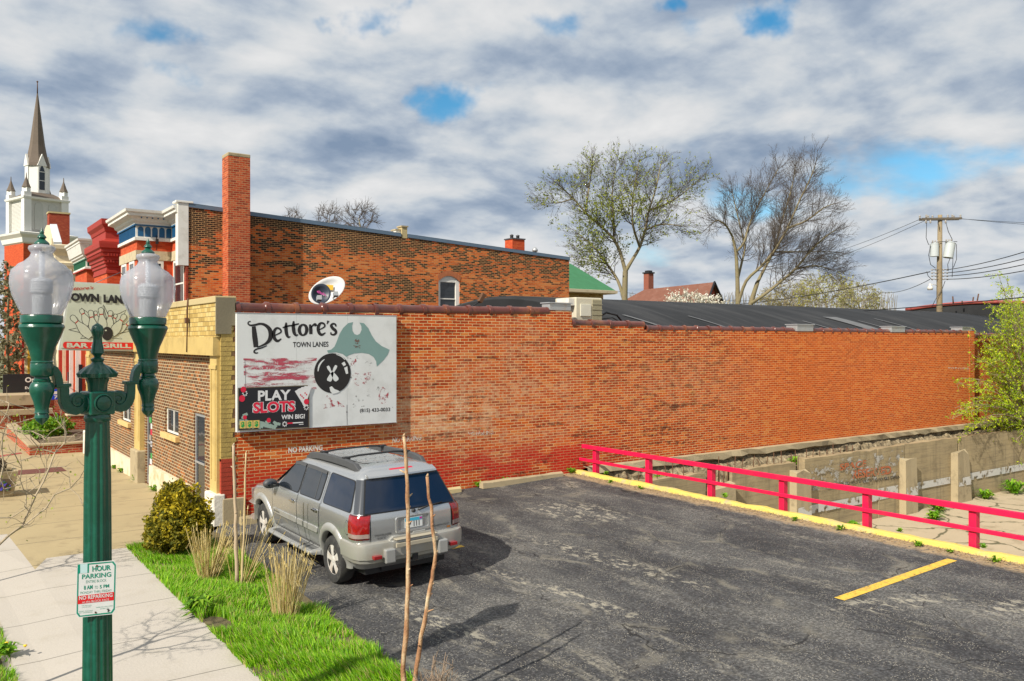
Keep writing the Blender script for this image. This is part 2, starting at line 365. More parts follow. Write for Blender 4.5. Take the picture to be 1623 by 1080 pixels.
def concrete(name, col, joint=None, stain=(.35, .28, .18), stamt=.25, cracks=False, bs=30, rough=.85, var=.10, board=False, jw=.010, joint_x=None):
    m, t, b = new_mat(name); p = geo(t).outputs['Position']; sp = N(t, 'ShaderNodeSeparateXYZ', i_0=p)
    c = MIX(t, NOISE(t, p, .9, 6, .6), [x * (1 - var) for x in col], [min(1, x * (1 + var)) for x in col])
    c = MIX(t, MATH(t, 'MULTIPLY', RANGE(t, NOISE(t, p, 1.7, 7, .68), .5, .72), stamt), c, stain)
    c = MIX(t, .3, c, MIX(t, NOISE(t, p, 60, 3, .7), (.7, .7, .7), (1.25, 1.25, 1.25)), 'MULTIPLY')
    h = NOISE(t, p, bs, 4)
    def jt(axis, period, ph):
        q = MATH(t, 'ADD', sp.outputs[axis], MATH(t, 'MULTIPLY', MATH(t, 'SUBTRACT', NOISE(t, p, 1.5, 3), .5), .03))
        fr = MATH(t, 'FRACT', MATH(t, 'DIVIDE', MATH(t, 'ADD', q, ph), period))
        return MATH(t, 'LESS_THAN', MATH(t, 'MULTIPLY', MATH(t, 'ABSOLUTE', MATH(t, 'SUBTRACT', fr, .5)), period), jw)
    for ax, j in ((1, joint), (0, joint_x)):
        if j:
            k = jt(ax, *j); c = MIX(t, MATH(t, 'MULTIPLY', k, .62), c, (.05, .045, .035)); h = MATH(t, 'SUBTRACT', h, k)
    if cracks:
        warp = N(t, 'ShaderNodeVectorMath', operation='ADD', i_0=p, i_1=scaled(t, N(t, 'ShaderNodeTexNoise', i_Vector=p, i_Scale=.8, i_Detail=6).outputs[1], (1.6, 1.6, 0))).outputs[0]
        vc = N(t, 'ShaderNodeTexVoronoi', feature='DISTANCE_TO_EDGE', i_Vector=warp, i_Scale=.42)
        k = RANGE(t, vc.outputs[0], .022, .006); c = MIX(t, MATH(t, 'MULTIPLY', k, .8), c, (.05, .055, .02)); h = MATH(t, 'SUBTRACT', h, k)
    if board:
        fr = MATH(t, 'FRACT', MATH(t, 'DIVIDE', MATH(t, 'ADD', sp.outputs[2], 20.), .19))
        k = MATH(t, 'LESS_THAN', fr, .07); c = MIX(t, MATH(t, 'MULTIPLY', k, MATH(t, 'MULTIPLY', NOISE(t, p, 2.5, 3), .55)), c, (.09, .07, .045))
        c = MIX(t, MATH(t, 'MULTIPLY', RANGE(t, NOISE(t, scaled(t, p, (.6, .6, 6)), 2.2, 5), .45, .7), .4), c, (.16, .13, .085))
        run = RANGE(t, NOISE(t, scaled(t, p, (3.5, 3.5, .25)), 1.6, 4), .52, .72)
        c = MIX(t, MATH(t, 'MULTIPLY', run, .35), c, (.12, .10, .07)); h = MATH(t, 'SUBTRACT', h, k)
    setin(t, b, Base_Color=c, Roughness=rough, Specular_IOR_Level=.3); bump(t, b, h, .35, .012)
    return m
ASPHALT = asphalt_mat()
WALK = concrete('sidewalk_concrete', (.44, .40, .345), joint=(1.52, .55), stain=(.33, .29, .22), stamt=.32, var=.07)
TAN = concrete('tan_concrete', (.37, .295, .165), joint=(1.85, .35), stain=(.20, .15, .085), stamt=.6, var=.16, jw=.016)
OLDC = concrete('old_concrete_wall', (.34, .27, .155), board=True, stain=(.17, .13, .075), stamt=.6, var=.25)
PITC = concrete('yard_concrete', (.43, .35, .235), cracks=True, stain=(.22, .175, .10), stamt=.65)
BLOCKC = concrete('rough_concrete', (.38, .31, .19), stain=(.16, .13, .08), stamt=.7, var=.2, bs=22)
GREYC = concrete('grey_concrete', (.19, .165, .11), stain=(.10, .085, .06), stamt=.5, var=.2, bs=30)
CAPC = concrete('cap_concrete', (.47, .38, .20), stain=(.2, .16, .08), stamt=.35)
def rubble_mat():
    m, t, b = new_mat('rubble_stone'); p = geo(t).outputs['Position']
    n = NOISE(t, p, 5, 8, .7); c = RAMP(t, n, [(.32, (.055, .042, .024)), (.5, (.26, .20, .115)), (.68, (.47, .39, .25))])
    setin(t, b, Base_Color=c, Roughness=.95); bump(t, b, NOISE(t, p, 11, 6, .7), 1.0, .06); return m
RUBBLE = rubble_mat()
SOIL = paint('soil', (.10, .075, .045), .95, var=.4, vs=8, bmp=.6, bs=40)
TURF = paint('turf_soil', (.12, .095, .045), .95, var=.4, vs=6, bmp=.6, bs=60, dirt=(.10, .07, .03))
GROUNDM = paint('far_ground', (.13, .14, .06), .95, var=.35, vs=.05, dirt=(.2, .17, .11))
KERBY = paint('yellow_kerb_paint', (.66, .52, .11), .7, var=.15, vs=4, bmp=.4, bs=40, dirt=(.42, .37, .25), damt=.85)
LINEY = paint('yellow_line_paint', (.72, .45, .055), .75, var=.2, vs=14, bmp=.4, bs=80, dirt=(.26, .19, .08), damt=.6)
def _wear():
    t = LINEY.node_tree; b = [n for n in t.nodes if n.type == 'BSDF_PRINCIPLED'][0]; p = geo(t).outputs['Position']; setin(t, b, Alpha=RANGE(t, NOISE(t, p, 16, 6, .72), .635, .60))
_wear()
RAILR = paint('pink_red_paint', (.64, .003, .055), .5, var=.14, vs=5, bmp=.12, bs=24, dirt=(.42, .02, .045), damt=.5)
GREEN = paint('dark_green_paint', (.003, .072, .042), .28, var=.25, vs=14, bmp=.12, bs=45, spec=.55, coat=.3, dirt=(.012, .13, .09), damt=.35)
WHITEP = paint('white_paint', (.72, .70, .64), .55, var=.06, vs=4, dirt=(.42, .38, .30), damt=.35)
CREAMP = paint('cream_paint', (.70, .60, .40), .6, var=.08, vs=4, dirt=(.40, .32, .19), damt=.4)
STONE = paint('pale_stone', (.50, .42, .27), .8, var=.15, vs=6, bmp=.4, bs=30, dirt=(.26, .21, .13), damt=.4)
BLUEP = paint('blue_paint', (.008, .095, .22), .5, var=.15)
DKBLUE = paint('dark_blue_paint', (.006, .035, .10), .5, var=.15)
GREENP = paint('green_trim_paint', (.02, .14, .07), .5)
REDP = paint('red_trim_paint', (.40, .03, .016), .6, var=.15)
BLACKM = paint('black_metal', (.012, .012, .013), .45, var=.3)
DARKMETAL = paint('grey_metal', (.12, .12, .125), .45, metal=.5)
GALV = paint('galvanised_metal', (.46, .47, .47), .4, metal=.55, var=.15, vs=6, dirt=(.45, .3, .16), damt=.35)
ALU = paint('aluminium', (.52, .53, .54), .35, metal=.6, var=.06)
RUST = paint('rusty_iron', (.10, .045, .02), .85, var=.4, vs=14)
GLASS = glass('window_glass')
INK = paint('black_sign_paint', (.014, .012, .012), .55, var=.3, vs=8)
FLASH = paint('blue_grey_flashing', (.13, .19, .26), .5, metal=.3, var=.15, vs=2)
def roof_mat():
    m, t, b = new_mat('roof_membrane'); p = geo(t).outputs['Position']; sp = N(t, 'ShaderNodeSeparateXYZ', i_0=p)
    c = RAMP(t, NOISE(t, scaled(t, p, (1, .35, .35)), .8, 6, .62), [(.3, (.014, .015, .016)), (.5, (.024, .025, .027)), (.7, (.042, .042, .043))])
    fr = MATH(t, 'FRACT', MATH(t, 'DIVIDE', MATH(t, 'ADD', sp.outputs[0], MATH(t, 'MULTIPLY', NOISE(t, p, .5, 2), .3)), 2.05))
    k = MATH(t, 'LESS_THAN', fr, .03); c = MIX(t, MATH(t, 'MULTIPLY', k, .3), c, (.012, .012, .013))
    st = RANGE(t, NOISE(t, scaled(t, p, (2.2, .12, .12)), 1.2, 5, .6), .56, .72); c = MIX(t, MATH(t, 'MULTIPLY', st, .25), c, (.12, .12, .118))
    setin(t, b, Base_Color=c, Roughness=.8, Specular_IOR_Level=.25); bump(t, b, MATH(t, 'SUBTRACT', NOISE(t, p, 3.5, 4), MATH(t, 'MULTIPLY', k, .3)), .3, .02); return m
ROOFM = roof_mat()
TILE = paint('glazed_clay_tile', (.12, .034, .024), .28, var=.5, vs=2.2, bmp=.15, bs=20, spec=.6, dirt=(.33, .12, .035), damt=.5)
RED, ORANGE, DARKB = (.50, .066, .016), (.62, .135, .028), (.15, .024, .010)

def gauss(t, sp, u0, v0, su, sv, axis=0):
    a = MATH(t, 'DIVIDE', MATH(t, 'SUBTRACT', sp.outputs[axis], u0), su); c_ = MATH(t, 'DIVIDE', MATH(t, 'SUBTRACT', sp.outputs[2], v0), sv)
    r = MATH(t, 'ADD', MATH(t, 'MULTIPLY', a, a), MATH(t, 'MULTIPLY', c_, c_)); return RANGE(t, r, 1.3, .0)
def wall_patches(t, p, sp, col, mc, fac):
    # pale smeared mortar and whitewash in the middle of the wall
    g = MATH(t, 'MAXIMUM', gauss(t, sp, 6.3, 2.0, 3.6, 1.6), MATH(t, 'MULTIPLY', gauss(t, sp, 7.2, 3.1, 1.1, 1.6), .8))
    g = MATH(t, 'MAXIMUM', g, MATH(t, 'MULTIPLY', gauss(t, sp, 13., 2.4, 4., 1.0), .45))
    n = NOISE(t, scaled(t, p, (1, 1, 1.7)), 1.3, 7, .68)
    pale = MATH(t, 'MULTIPLY', g, RANGE(t, n, .38, .60))
    n2 = RANGE(t, NOISE(t, p, 9, 4, .6), .36, .60)
    col = MIX(t, MATH(t, 'MULTIPLY', pale, MATH(t, 'ADD', .04, MATH(t, 'MULTIPLY', n2, .66))), col, (.66, .36, .19))
    mc = MIX(t, MATH(t, 'MULTIPLY', pale, .5), mc, (.62, .46, .27))
    cream = MATH(t, 'MULTIPLY', gauss(t, sp, 5.0, 1.95, 1.7, .55), RANGE(t, NOISE(t, scaled(t, p, (1, 1, 2.2)), 2.6, 6, .7), .42, .60))
    col = MIX(t, MATH(t, 'MULTIPLY', cream, .62), col, (.74, .50, .28)); mc = MIX(t, cream, mc, (.84, .68, .44))
    mott = MATH(t, 'MULTIPLY', gauss(t, sp, 13.0, 2.6, 3.0, 1.9), RANGE(t, NOISE(t, scaled(t, p, (.7, 1, 2.2)), 2.4, 7, .66), .50, .62))
    col = MIX(t, MATH(t, 'MULTIPLY', mott, .62), col, (.10, .028, .010)); mc = MIX(t, MATH(t, 'MULTIPLY', mott, .5), mc, (.30, .17, .08))
    drip = MATH(t, 'MULTIPLY', RANGE(t, sp.outputs[2], 3.2, 4.3), RANGE(t, NOISE(t, scaled(t, p, (3.2, 1, .22)), 1.5, 5, .65), .54, .68))
    col = MIX(t, MATH(t, 'MULTIPLY', drip, .5), col, (.14, .035, .012)); mc = MIX(t, MATH(t, 'MULTIPLY', drip, .45), mc, (.28, .15, .07))
    # red paint left low on the wall
    r = MATH(t, 'MULTIPLY', RANGE(t, sp.outputs[2], 1.30, .75), MATH(t, 'MULTIPLY', RANGE(t, sp.outputs[0], 11.5, 9.), RANGE(t, NOISE(t, scaled(t, p, (.6, 1, 1.5)), 1.6, 5, .6), .36, .52)))
    col = MIX(t, MATH(t, 'MULTIPLY', r, .9), col, (.50, .018, .009)); mc = MIX(t, MATH(t, 'MULTIPLY', r, .62), mc, (.38, .05, .02))
    # sooty, eroded courses
    s = MATH(t, 'MULTIPLY', RANGE(t, NOISE(t, scaled(t, p, (.30, 1, 3.2)), 1.5, 7, .64), .53, .63), RANGE(t, NOISE(t, p, 7, 3), .40, .58))
    fadex = RANGE(t, sp.outputs[0], 21., 12., .12, 1.)
    s = MATH(t, 'MULTIPLY', s, fadex)
    col = MIX(t, MATH(t, 'MULTIPLY', s, .75), col, (.055, .014, .008)); mc = MIX(t, MATH(t, 'MULTIPLY', s, .7), mc, (.07, .035, .02))
    # repointed, smoother far half
    far = MATH(t, 'MULTIPLY', RANGE(t, sp.outputs[0], 13., 19.), .66)
    mc = MIX(t, MATH(t, 'MULTIPLY', far, .9), mc, (.66, .25, .055)); col = MIX(t, MATH(t, 'MULTIPLY', far, .5), col, (.62, .125, .010))
    ln = MATH(t, 'MULTIPLY', RANGE(t, NOISE(t, scaled(t, p, (.25, 1, 9.)), 1.4, 5, .6), .58, .68), RANGE(t, sp.outputs[0], 12., 16.)); mc = MIX(t, ln, mc, (.66, .40, .20))
    return col, mc, fac
SIDEB = brick('old_red_brick', [(.03, (.16, .028, .008)), (.18, (.34, .044, .008)), (.5, (.51, .070, .009)), (.8, (.62, .11, .013)), (.98, (.66, .22, .05))], (.76, .54, .26), patches=(wall_patches,), bw=.222, bh=.0685, ms=.0068, wob=.013, bstr=.8, mort_var=.38)
def soot_bands(t, p, sp, col, mc, fac):
    s = RANGE(t, NOISE(t, scaled(t, p, (.22, .22, .9)), 1.3, 5, .55), .46, .62)
    s2 = MATH(t, 'MULTIPLY', s, RANGE(t, NOISE(t, scaled(t, p, (4, 4, 12.)), 1., 2), .40, .55))
    s2 = MATH(t, 'MULTIPLY', s2, RANGE(t, sp.outputs[2], 6.2, 6.9, .5, 1.))
    col = MIX(t, MATH(t, 'MULTIPLY', s2, .85), col, (.042, .026, .017)); mc = MIX(t, MATH(t, 'MULTIPLY', s, .25), mc, (.26, .20, .12))
    return col, mc, fac
def soot_shift(t, p, sp):
    n = RANGE(t, NOISE(t, scaled(t, p, (.16, .16, .95)), 1.2, 5, .55), .43, .60)
    top = MATH(t, 'MULTIPLY', RANGE(t, MATH(t, 'ADD', sp.outputs[2], MATH(t, 'MULTIPLY', n, .5)), 7.0, 7.5), RANGE(t, sp.outputs[0], 15., 11., .15, 1.))
    return MATH(t, 'ADD', MATH(t, 'MULTIPLY', n, .40), MATH(t, 'MULTIPLY', top, .30))
NEIGHB = brick('neighbour_brick', [(.02, (.030, .016, .010)), (.24, (.085, .030, .014)), (.36, (.46, .076, .016)), (.6, (.63, .135, .022)), (.9, (.66, .22, .06))], (.47, .27, .115), patches=(), shift=soot_shift, bw=.225, bh=.077, ms=.0092)
CHIMB = brick('chimney_brick', [(.05, (.17, .03, .017)), (.3, (.32, .048, .019)), (.6, (.44, .066, .021)), (.95, (.54, .13, .05))], (.46, .27, .13), bw=.23, bh=.085, ms=.008)
FACB = brick('brown_face_brick', [(.05, (.065, .030, .014)), (.4, (.125, .054, .024)), (.75, (.19, .078, .028)), (.97, (.36, .12, .03))], (.47, .40, .25), bw=.205, bh=.073, ms=.009, wob=.003, mort_var=.15)
YELB = brick('yellow_face_brick', [(.05, (.30, .20, .055)), (.5, (.50, .35, .11)), (.95, (.60, .46, .19))], (.15, .11, .05), bw=.21, bh=.095, ms=.006, wob=.004)
YELPAINT = paint('yellow_painted_stone', (.53, .385, .135), .6, var=.14, vs=3, bmp=.2, bs=18, dirt=(.30, .20, .06), damt=.5)
ORB = brick('orange_red_brick', [(.1, (.42, .05, .017)), (.6, (.52, .075, .022)), (.95, (.56, .11, .035))], (.44, .10, .04), bw=.21, bh=.075, ms=.006, wob=.003, bstr=.4)
DRB = brick('dark_red_brick', [(.1, (.22, .028, .016)), (.6, (.30, .04, .02)), (.95, (.36, .07, .03))], (.30, .10, .055), bw=.21, bh=.075, ms=.006, wob=.003)
WALLB = brick('garden_wall_brick', [(.1, (.24, .035, .02)), (.6, (.38, .055, .022)), (.95, (.45, .10, .04))], (.40, .27, .16), bw=.22, bh=.08)

# ================================================================== ground, lots, pavements
def slab(name, mat, poly, zf, depth=.6, n=None):
    mb = MB(); k = len(poly); top = [(x, y, zf(x, y)) for x, y in poly]; bot = [(x, y, zf(x, y) - depth) for x, y in poly]
    fs = [list(range(k)), list(range(k, 2 * k))[::-1]] + [(i, k + i, k + (i + 1) % k, (i + 1) % k) for i in range(k)]
    mb.add(top + bot, fs); return structure(mb.build(name, mat))
g = MB(); g.add([(-1500, -1500, -2.32), (1500, -1500, -2.32), (1500, 1500, -2.32), (-1500, 1500, -2.32)], [(0, 1, 2, 3)]); structure(g.build('ground', GROUNDM))
lot = MB(); xs = [-.62, 0, 2, 4, 6, 8, 9.02]
lot.add([(x, y, lot_z(x)) for y in (-60, .02) for x in xs], [(i, i + 1, len(xs) + i + 1, len(xs) + i) for i in range(len(xs) - 1)])
k = len(lot.v); lot.add([(9.02, -60, .2345), (9.02, .02, .2345), (9.02, .02, -2.3), (9.02, -60, -2.3)], [(0, 1, 2, 3)])
structure(lot.build('parking_lot', ASPHALT))
slab('sidewalk', WALK, [(-4.0, -60), (-1.86, -60), (-1.86, -.85), (-3.12, -.85), (-3.36, -1.55), (-3.5, 1.75), (-4.0, 1.75)], lambda x, y: walk_z(y), 2.2)
slab('pavement', TAN, [(-1.86, -.85), (-1.5, -.72), (-.28, -.45), (.02, -.02), (.02, 45), (-4.0, 45), (-4.0, 1.75), (-3.5, 1.75), (-3.36, -1.55), (-3.12, -.85)], lambda x, y: walk_z(y), 2.2)
slab('verge_soil', TURF, [(-5.5, -60), (-4.0, -60), (-4.0, 45), (-5.5, 45)], lambda x, y: walk_z(y) - .03, 2.1)
slab('kerb_strip', WALK, [(-5.7, -60), (-5.5, -60), (-5.5, 45), (-5.7, 45)], lambda x, y: walk_z(y) - .01, 2.1)
slab('road', ASPHALT, [(-16, -60), (-5.7, -60), (-5.7, 60), (-16, 60)], lambda x, y: walk_z(y) - .15, 2.0)
GRASS_R = [(-60, -.62), (-9.5, -.62), (-8.5, -.55), (-7.3, -.50), (-5.5, -.44), (-4.2, -.40), (-3.3, -.42), (-2.2, -.45), (-1.2, -.40), (-.75, -.30)]
slab('grass_bed', TURF, [(-1.86, -60)] + [(x + .06, y) for y, x in GRASS_R] + [(-.3, -.5), (-1.5, -.75), (-1.86, -.88)], lambda x, y: .012, 1.5)
slab('lower_yard', PITC, [(9.05, -60), (60, -60), (60, -1.2), (9.05, -1.2)], lambda x, y: -2.2, .1)
# yellow kerb under the railing, uneven along its top
kb = MB(); ys = np.arange(-24, .01, .25); ys[-1] = -.05
prev = None
for i, y in enumerate(ys):
    j = rng.normal(0, .012, 3); z = .235
    row = [(8.885 + j[0], y, z - .05), (8.90 + j[0], y, z + .06 + j[1]), (8.95 + j[2], y, z + .075 + j[1]), (9.07, y, z + .07 + j[1]), (9.10, y, z - .5)]
    kb.add(row, [])
    if i: b0 = len(kb.v) - 10; [kb.f.append([b0 + q, b0 + q + 1, b0 + q + 6, b0 + q + 5]) or kb.m.append(0) or kb.sm.append(False) for q in range(4)]
structure(kb.build('kerb', KERBY))
def stripe(a, b, wd):
    mb = MB(); a, b = Vector(a), Vector(b); d = (b - a).normalized(); q = Vector((-d.y, d.x)) * wd / 2
    P = [a - q, b - q, b + q, a + q]; mb.add([(p.x, p.y, lot_z(p.x) + .005) for p in P], [(0, 1, 2, 3)]); return structure(mb.build('road_marking', LINEY))
stripe((5.33, -10.12), (8.34, -10.10), .16); stripe((1.35, -4.42), (2.86, -4.43), .14); stripe((5.33, -13.2), (8.34, -13.2), .16)

# ================================================================== the bowling alley
alley = thing('brick_building', 'long low red brick bowling hall with black arched roof and yellow brick front', 'building', (0, 0, 0))
mb = MB()
def wall_sec(x0, x1, za, zb, z0):
    mb.add([(x0, 0, z0), (x1, 0, z0), (x1, 0, zb), (x0, 0, za), (x0, .35, z0), (x1, .35, z0), (x1, .35, zb), (x0, .35, za)],
           [(0, 1, 2, 3), (5, 4, 7, 6), (3, 2, 6, 7), (1, 5, 6, 2), (4, 0, 3, 7)])
wall_sec(.27, 8.2, 4.25, 4.34, -.3); wall_sec(8.2, 8.93, 4.40, 4.40, -.3); wall_sec(8.93, 9.3, 4.05, 4.05, -.3); wall_sec(9.3, 11.5, 4.05, 4.03, .30); wall_sec(11.5, 29.35, 3.945, 3.93, .30)
mb.box(29.35, 29.75, -.012, .35, .3, 4.03)
mb.box(29.75, 40, .32, .6, .3, 3.80)
mb.box(.27, 40, 15.9, 16.2, -2.3, 3.9); mb.box(39.7, 40, .6, 15.9, -2.3, 3.8)
mb.build('side_wall', SIDEB, alley)
ft = MB(); prev = None
for i, x in enumerate(np.arange(9.3, 38.1, .4)):
    j = rng.normal(0, .02, 4); row = [(x, -.02, .362), (x, -.20 + j[0], .35 + j[1] * .5), (x, -.22 + j[2], .19 + j[3]), (x, -.02, .12)]
    ft.add(row, [])
    if i: b0 = len(ft.v) - 8; [ft.f.append([b0 + q, b0 + q + 1, b0 + q + 5, b0 + q + 4]) or ft.m.append(0) or ft.sm.append(False) for q in range(3)]
ft.build('footing', BLOCKC, alley)
# rough stone foundation, broken away below the footing
from mathutils import noise as MN
rb = MB(); nx, nz = 330, 16
for k in range(nz):
    for i in range(nx):
        x = 9.15 + i * .09; z = .24 - k * .07 - .004 * k * k; q = Vector((x, k * .16, 0))
        n_ = MN.noise(q * 1.6) * .10 + MN.noise(q * 4.1) * .09 + MN.noise(q * 9.0) * .05
        cav = -.22 * max(0, MN.noise(Vector((x * .25, 3, 0))) + .25) if k in (1, 2) else 0
        rb.add([(x + MN.noise(q * 7) * .04, -.10 - .05 * k - n_ - cav, z + MN.noise(q * 6 + Vector((9, 9, 9))) * .06)], [])
for k in range(nz - 1):
    for i in range(nx - 1): rb.f.append([k * nx + i, (k + 1) * nx + i, (k + 1) * nx + i + 1, k * nx + i + 1]); rb.m.append(0); rb.sm.append(False)
rb.build('stone_foundation', RUBBLE, alley)
# clay tile coping: half-round tiles with a collar at every joint
def coping(x0, za, x1, zb, r, step):
    cb = MB(); n = max(1, round((x1 - x0) / step)); pts, rad = [], []
    for i in range(n):
        a = x0 + (x1 - x0) * i / n; b_ = x0 + (x1 - x0) * (i + 1) / n
        for q, rr in ((0, 1.16), (.14, 1.16), (.16, .98), (.9, .94), (1, .94)):
            x = a + (b_ - a) * q; pts.append((x, .10, za + (zb - za) * (x - x0) / (x1 - x0) + rng.normal(0, .004))); rad.append(r * rr)
    cb.tube(pts, rad, 14, 0, True, True)
    return cb
for a in ((.30, 4.29, 8.2, 4.38, .125, .62), (8.95, 4.09, 11.55, 4.07, .115, .6), (11.62, 3.975, 18.2, 3.965, .105, .5), (19.2, 3.965, 23.7, 3.96, .105, .5), (24.7, 3.96, 29.3, 3.955, .105, .5), (29.8, 3.84, 39.5, 3.84, .11, .5)):
    coping(*a).build('coping', TILE, alley, autosm=50)
# barrel roof
rf = MB(); nseg = 20
def roof_z(y): return 3.62 + 1.62 * (1 - ((y - 8.1) / 7.85) ** 2)
xs_r = [11.9, 12.2] + [13 + i * 1.5 for i in range(19)]
for x in xs_r:
    for i in range(nseg + 1):
        y = .28 + 15.6 * i / nseg; rf.add([(x, y, roof_z(y) - (0 if x > 12 else .12))], [])
for a in range(len(xs_r) - 1):
    for i in range(nseg): b0 = a * (nseg + 1) + i; rf.f.append([b0, b0 + nseg + 1, b0 + nseg + 2, b0 + 1]); rf.m.append(0); rf.sm.append(True)
rf.f.append(list(range(nseg + 1))); rf.m.append(0); rf.sm.append(False)
rf.f.append([(len(xs_r) - 1) * (nseg + 1) + i for i in range(nseg + 1)][::-1]); rf.m.append(0); rf.sm.append(False)
rf.build('roof', ROOFM, alley)
PATCHM = paint('pale_roof_patch', (.12, .12, .12), .55, var=.35, vs=4)
for x, y, l, wd in ((24.6, .9, 1.3, .9), (22.3, 1.0, .8, .12), (26.2, .9, 1.0, .1), (28, 1, 1.2, .12), (13.6, 1.1, .9, .15), (16.6, 1.0, 1.0, .10)):
    rp = MB()
    for q in range(5):
        y0, y1 = y + l * q / 5 * 1.6, y + l * (q + 1) / 5 * 1.6
        rp.add([(x - q * .12, y0, roof_z(y0) + .03), (x + wd - q * .12, y0, roof_z(y0) + .03), (x + wd - (q + 1) * .12, y1, roof_z(y1) + .03), (x - (q + 1) * .12, y1, roof_z(y1) + .03)], [(0, 1, 2, 3)])
    rp.build('roof_patch', PATCHM, alley)
fr = MB(); fr.box(.27, 12.1, .35, 15.9, 3.6, 3.82); fr.build('front_roof', ROOFM, alley)

# the street front, facing -X
def holed_wall(mb, X, y0, y1, z0, z1, holes, depth, mi=0, rmi=None):
    ys = sorted({y0, y1, *[h[0] for h in holes], *[h[1] for h in holes]}); zs = sorted({z0, z1, *[h[2] for h in holes], *[h[3] for h in holes]})
    for a, b_ in zip(ys, ys[1:]):
        for c_, d_ in zip(zs, zs[1:]):
            if any(h[0] <= a and b_ <= h[1] and h[2] <= c_ and d_ <= h[3] for h in holes): continue
            mb.add([(X, a, c_), (X, b_, c_), (X, b_, d_), (X, a, d_)], [(0, 1, 2, 3)], mi)
    for a, b_, c_, d_ in holes:
        V = [(X, a, c_), (X, b_, c_), (X, b_, d_), (X, a, d_)]; W = [(X + depth, y, z) for _, y, z in V]
        mb.add(V + W, [(0, 1, 5, 4), (1, 2, 6, 5), (2, 3, 7, 6), (3, 0, 4, 7)], mi if rmi is None else rmi)
fw = MB(); FX0 = 0.06
WINS = [(3.55, 4.85, 1.42, 2.02), (8.95, 10.25, 1.30, 1.95)]; DOORS = [(1.36, 2.22, -.05, 2.08), (6.25, 6.95, -.12, 2.05)]
holed_wall(fw, FX0, .55, 15.9, -.4, 3.4, WINS + DOORS + [(13.2, 14.2, -.3, 2.0)], .16)
fw.build('front_wall', FACB, alley)
bk = MB(); bk.box(.30, .40, .4, 15.9, -.4, 3.5); bk.build('front_backing', BLACKM, alley)
# yellow brick parapet with its soldier course, cap and concrete end
pp = MB(); pp.box(-.09, .26, .02, 15.9, 3.72, 4.40); pp.build('parapet', YELB, alley)
bd = MB(); y = .06
while y < 15.9:
    bd.box(-.135, .2, y, min(15.9, y + .098), 3.35, 3.725 + rng.uniform(-.003, .003)); y += .102
bd.build('soldier_course', YELPAINT, alley)
cp = MB(); y = -.02
for y1 in (3.0, 6.1, 9.2, 12.3, 15.9): cp.box(-.12, .30, y, y1, 4.40, 4.53); y = y1 + .02
cp.build('parapet_cap', CAPC, alley, bevel=.012)
en = MB(); en.add([(-.10, -.03, 3.78), (.20, -.03, 3.78), (.20, -.03, 3.95), (.272, -.03, 3.95), (.272, -.03, 4.50), (-.10, -.03, 4.50)] + [(-.10, .02, 3.78), (.20, .02, 3.78), (.20, .02, 3.95), (.272, .02, 3.95), (.272, .02, 4.50), (-.10, .02, 4.50)],
       [(0, 1, 2, 3, 4, 5)] + [(i, 6 + i, 6 + (i + 1) % 6, (i + 1) % 6) for i in range(6)])
en.build('parapet_end', GREYC, alley)
# corner: toothed yellow brick turned onto the side wall, red painted below
qn = MB(); z = 1.25; i = 0
while z < 3.78:
    wd = (.23, .27, .20, .27, .22)[i % 5] if i % 4 else .30
    qn.box(0.0, wd, -.012, .2, z + .004, z + .091); z += .095; i += 1
qn.build('corner_quoins', paint('ochre_brick', (.38, .27, .075), .8, var=.22, vs=7, bmp=.4, bs=30, dirt=(.2, .13, .04)), alley)
qb = MB(); qb.box(.012, .27, -.004, .3, 1.2, 3.78); qb.box(.012, .27, -.008, .3, .0, 1.2); qb.build('corner_mortar', paint('corner_dark_joint', (.16, .09, .04), .9), alley)
ql = MB(); z = .5; i = 0
while z < 1.24:
    ql.box(0.0, .27 if i % 2 else .22, -.02, .2, z + .004, z + .086); z += .09; i += 1
ql.build('corner_red_brick', paint('red_painted_brick', (.36, .04, .016), .8, var=.2, vs=7, bmp=.4), alley)
# pilasters
def pilaster(y0, y1, zb, base_m, zbase):
    a = MB(); a.box(-.06, .06, y0, y1, zbase, 3.35); a.box(-.075, -.055, y0 + .07, y0 + .13, zbase + .25, 3.1); a.box(-.075, -.055, y1 - .13, y1 - .07, zbase + .25, 3.1)
    a.box(-.085, -.05, y0 - .0, y1, 3.08, 3.16)
    a.build('pilaster', YELPAINT, alley)
    b_ = MB(); b_.box(-.16, .08, y0 - .12, y1 + .04, zb - .3, zbase); b_.build('pilaster_base', base_m, alley, bevel=.03)
WCHIP = paint('chipped_white_paint', (.70, .66, .57), .7, var=.08, vs=5, bmp=.5, bs=12, dirt=(.42, .36, .27), damt=.5)
pilaster(.08, .55, 0, WCHIP, .62); pilaster(7.15, 7.85, -.1, BLOCKC, .72); pilaster(15.2, 15.9, -.3, WCHIP, .5)
bs_ = MB(); bs_.box(.02, .46, -.05, .12, -.2, .52); bs_.build('corner_footing', BLOCKC, alley, bevel=.02)
pl_ = MB(); pl_.box(-.03, .07, 2.5, 6.2, -.4, .44); pl_.box(-.03, .07, 7.98, 13.1, -.5, .30); pl_.box(-.03, .07, .62, 1.3, -.2, .2); pl_.build('plinth', paint('plinth_paint', (.66, .58, .42), .75, var=.1, bmp=.4, bs=14, dirt=(.48, .27, .09), damt=.6), alley)
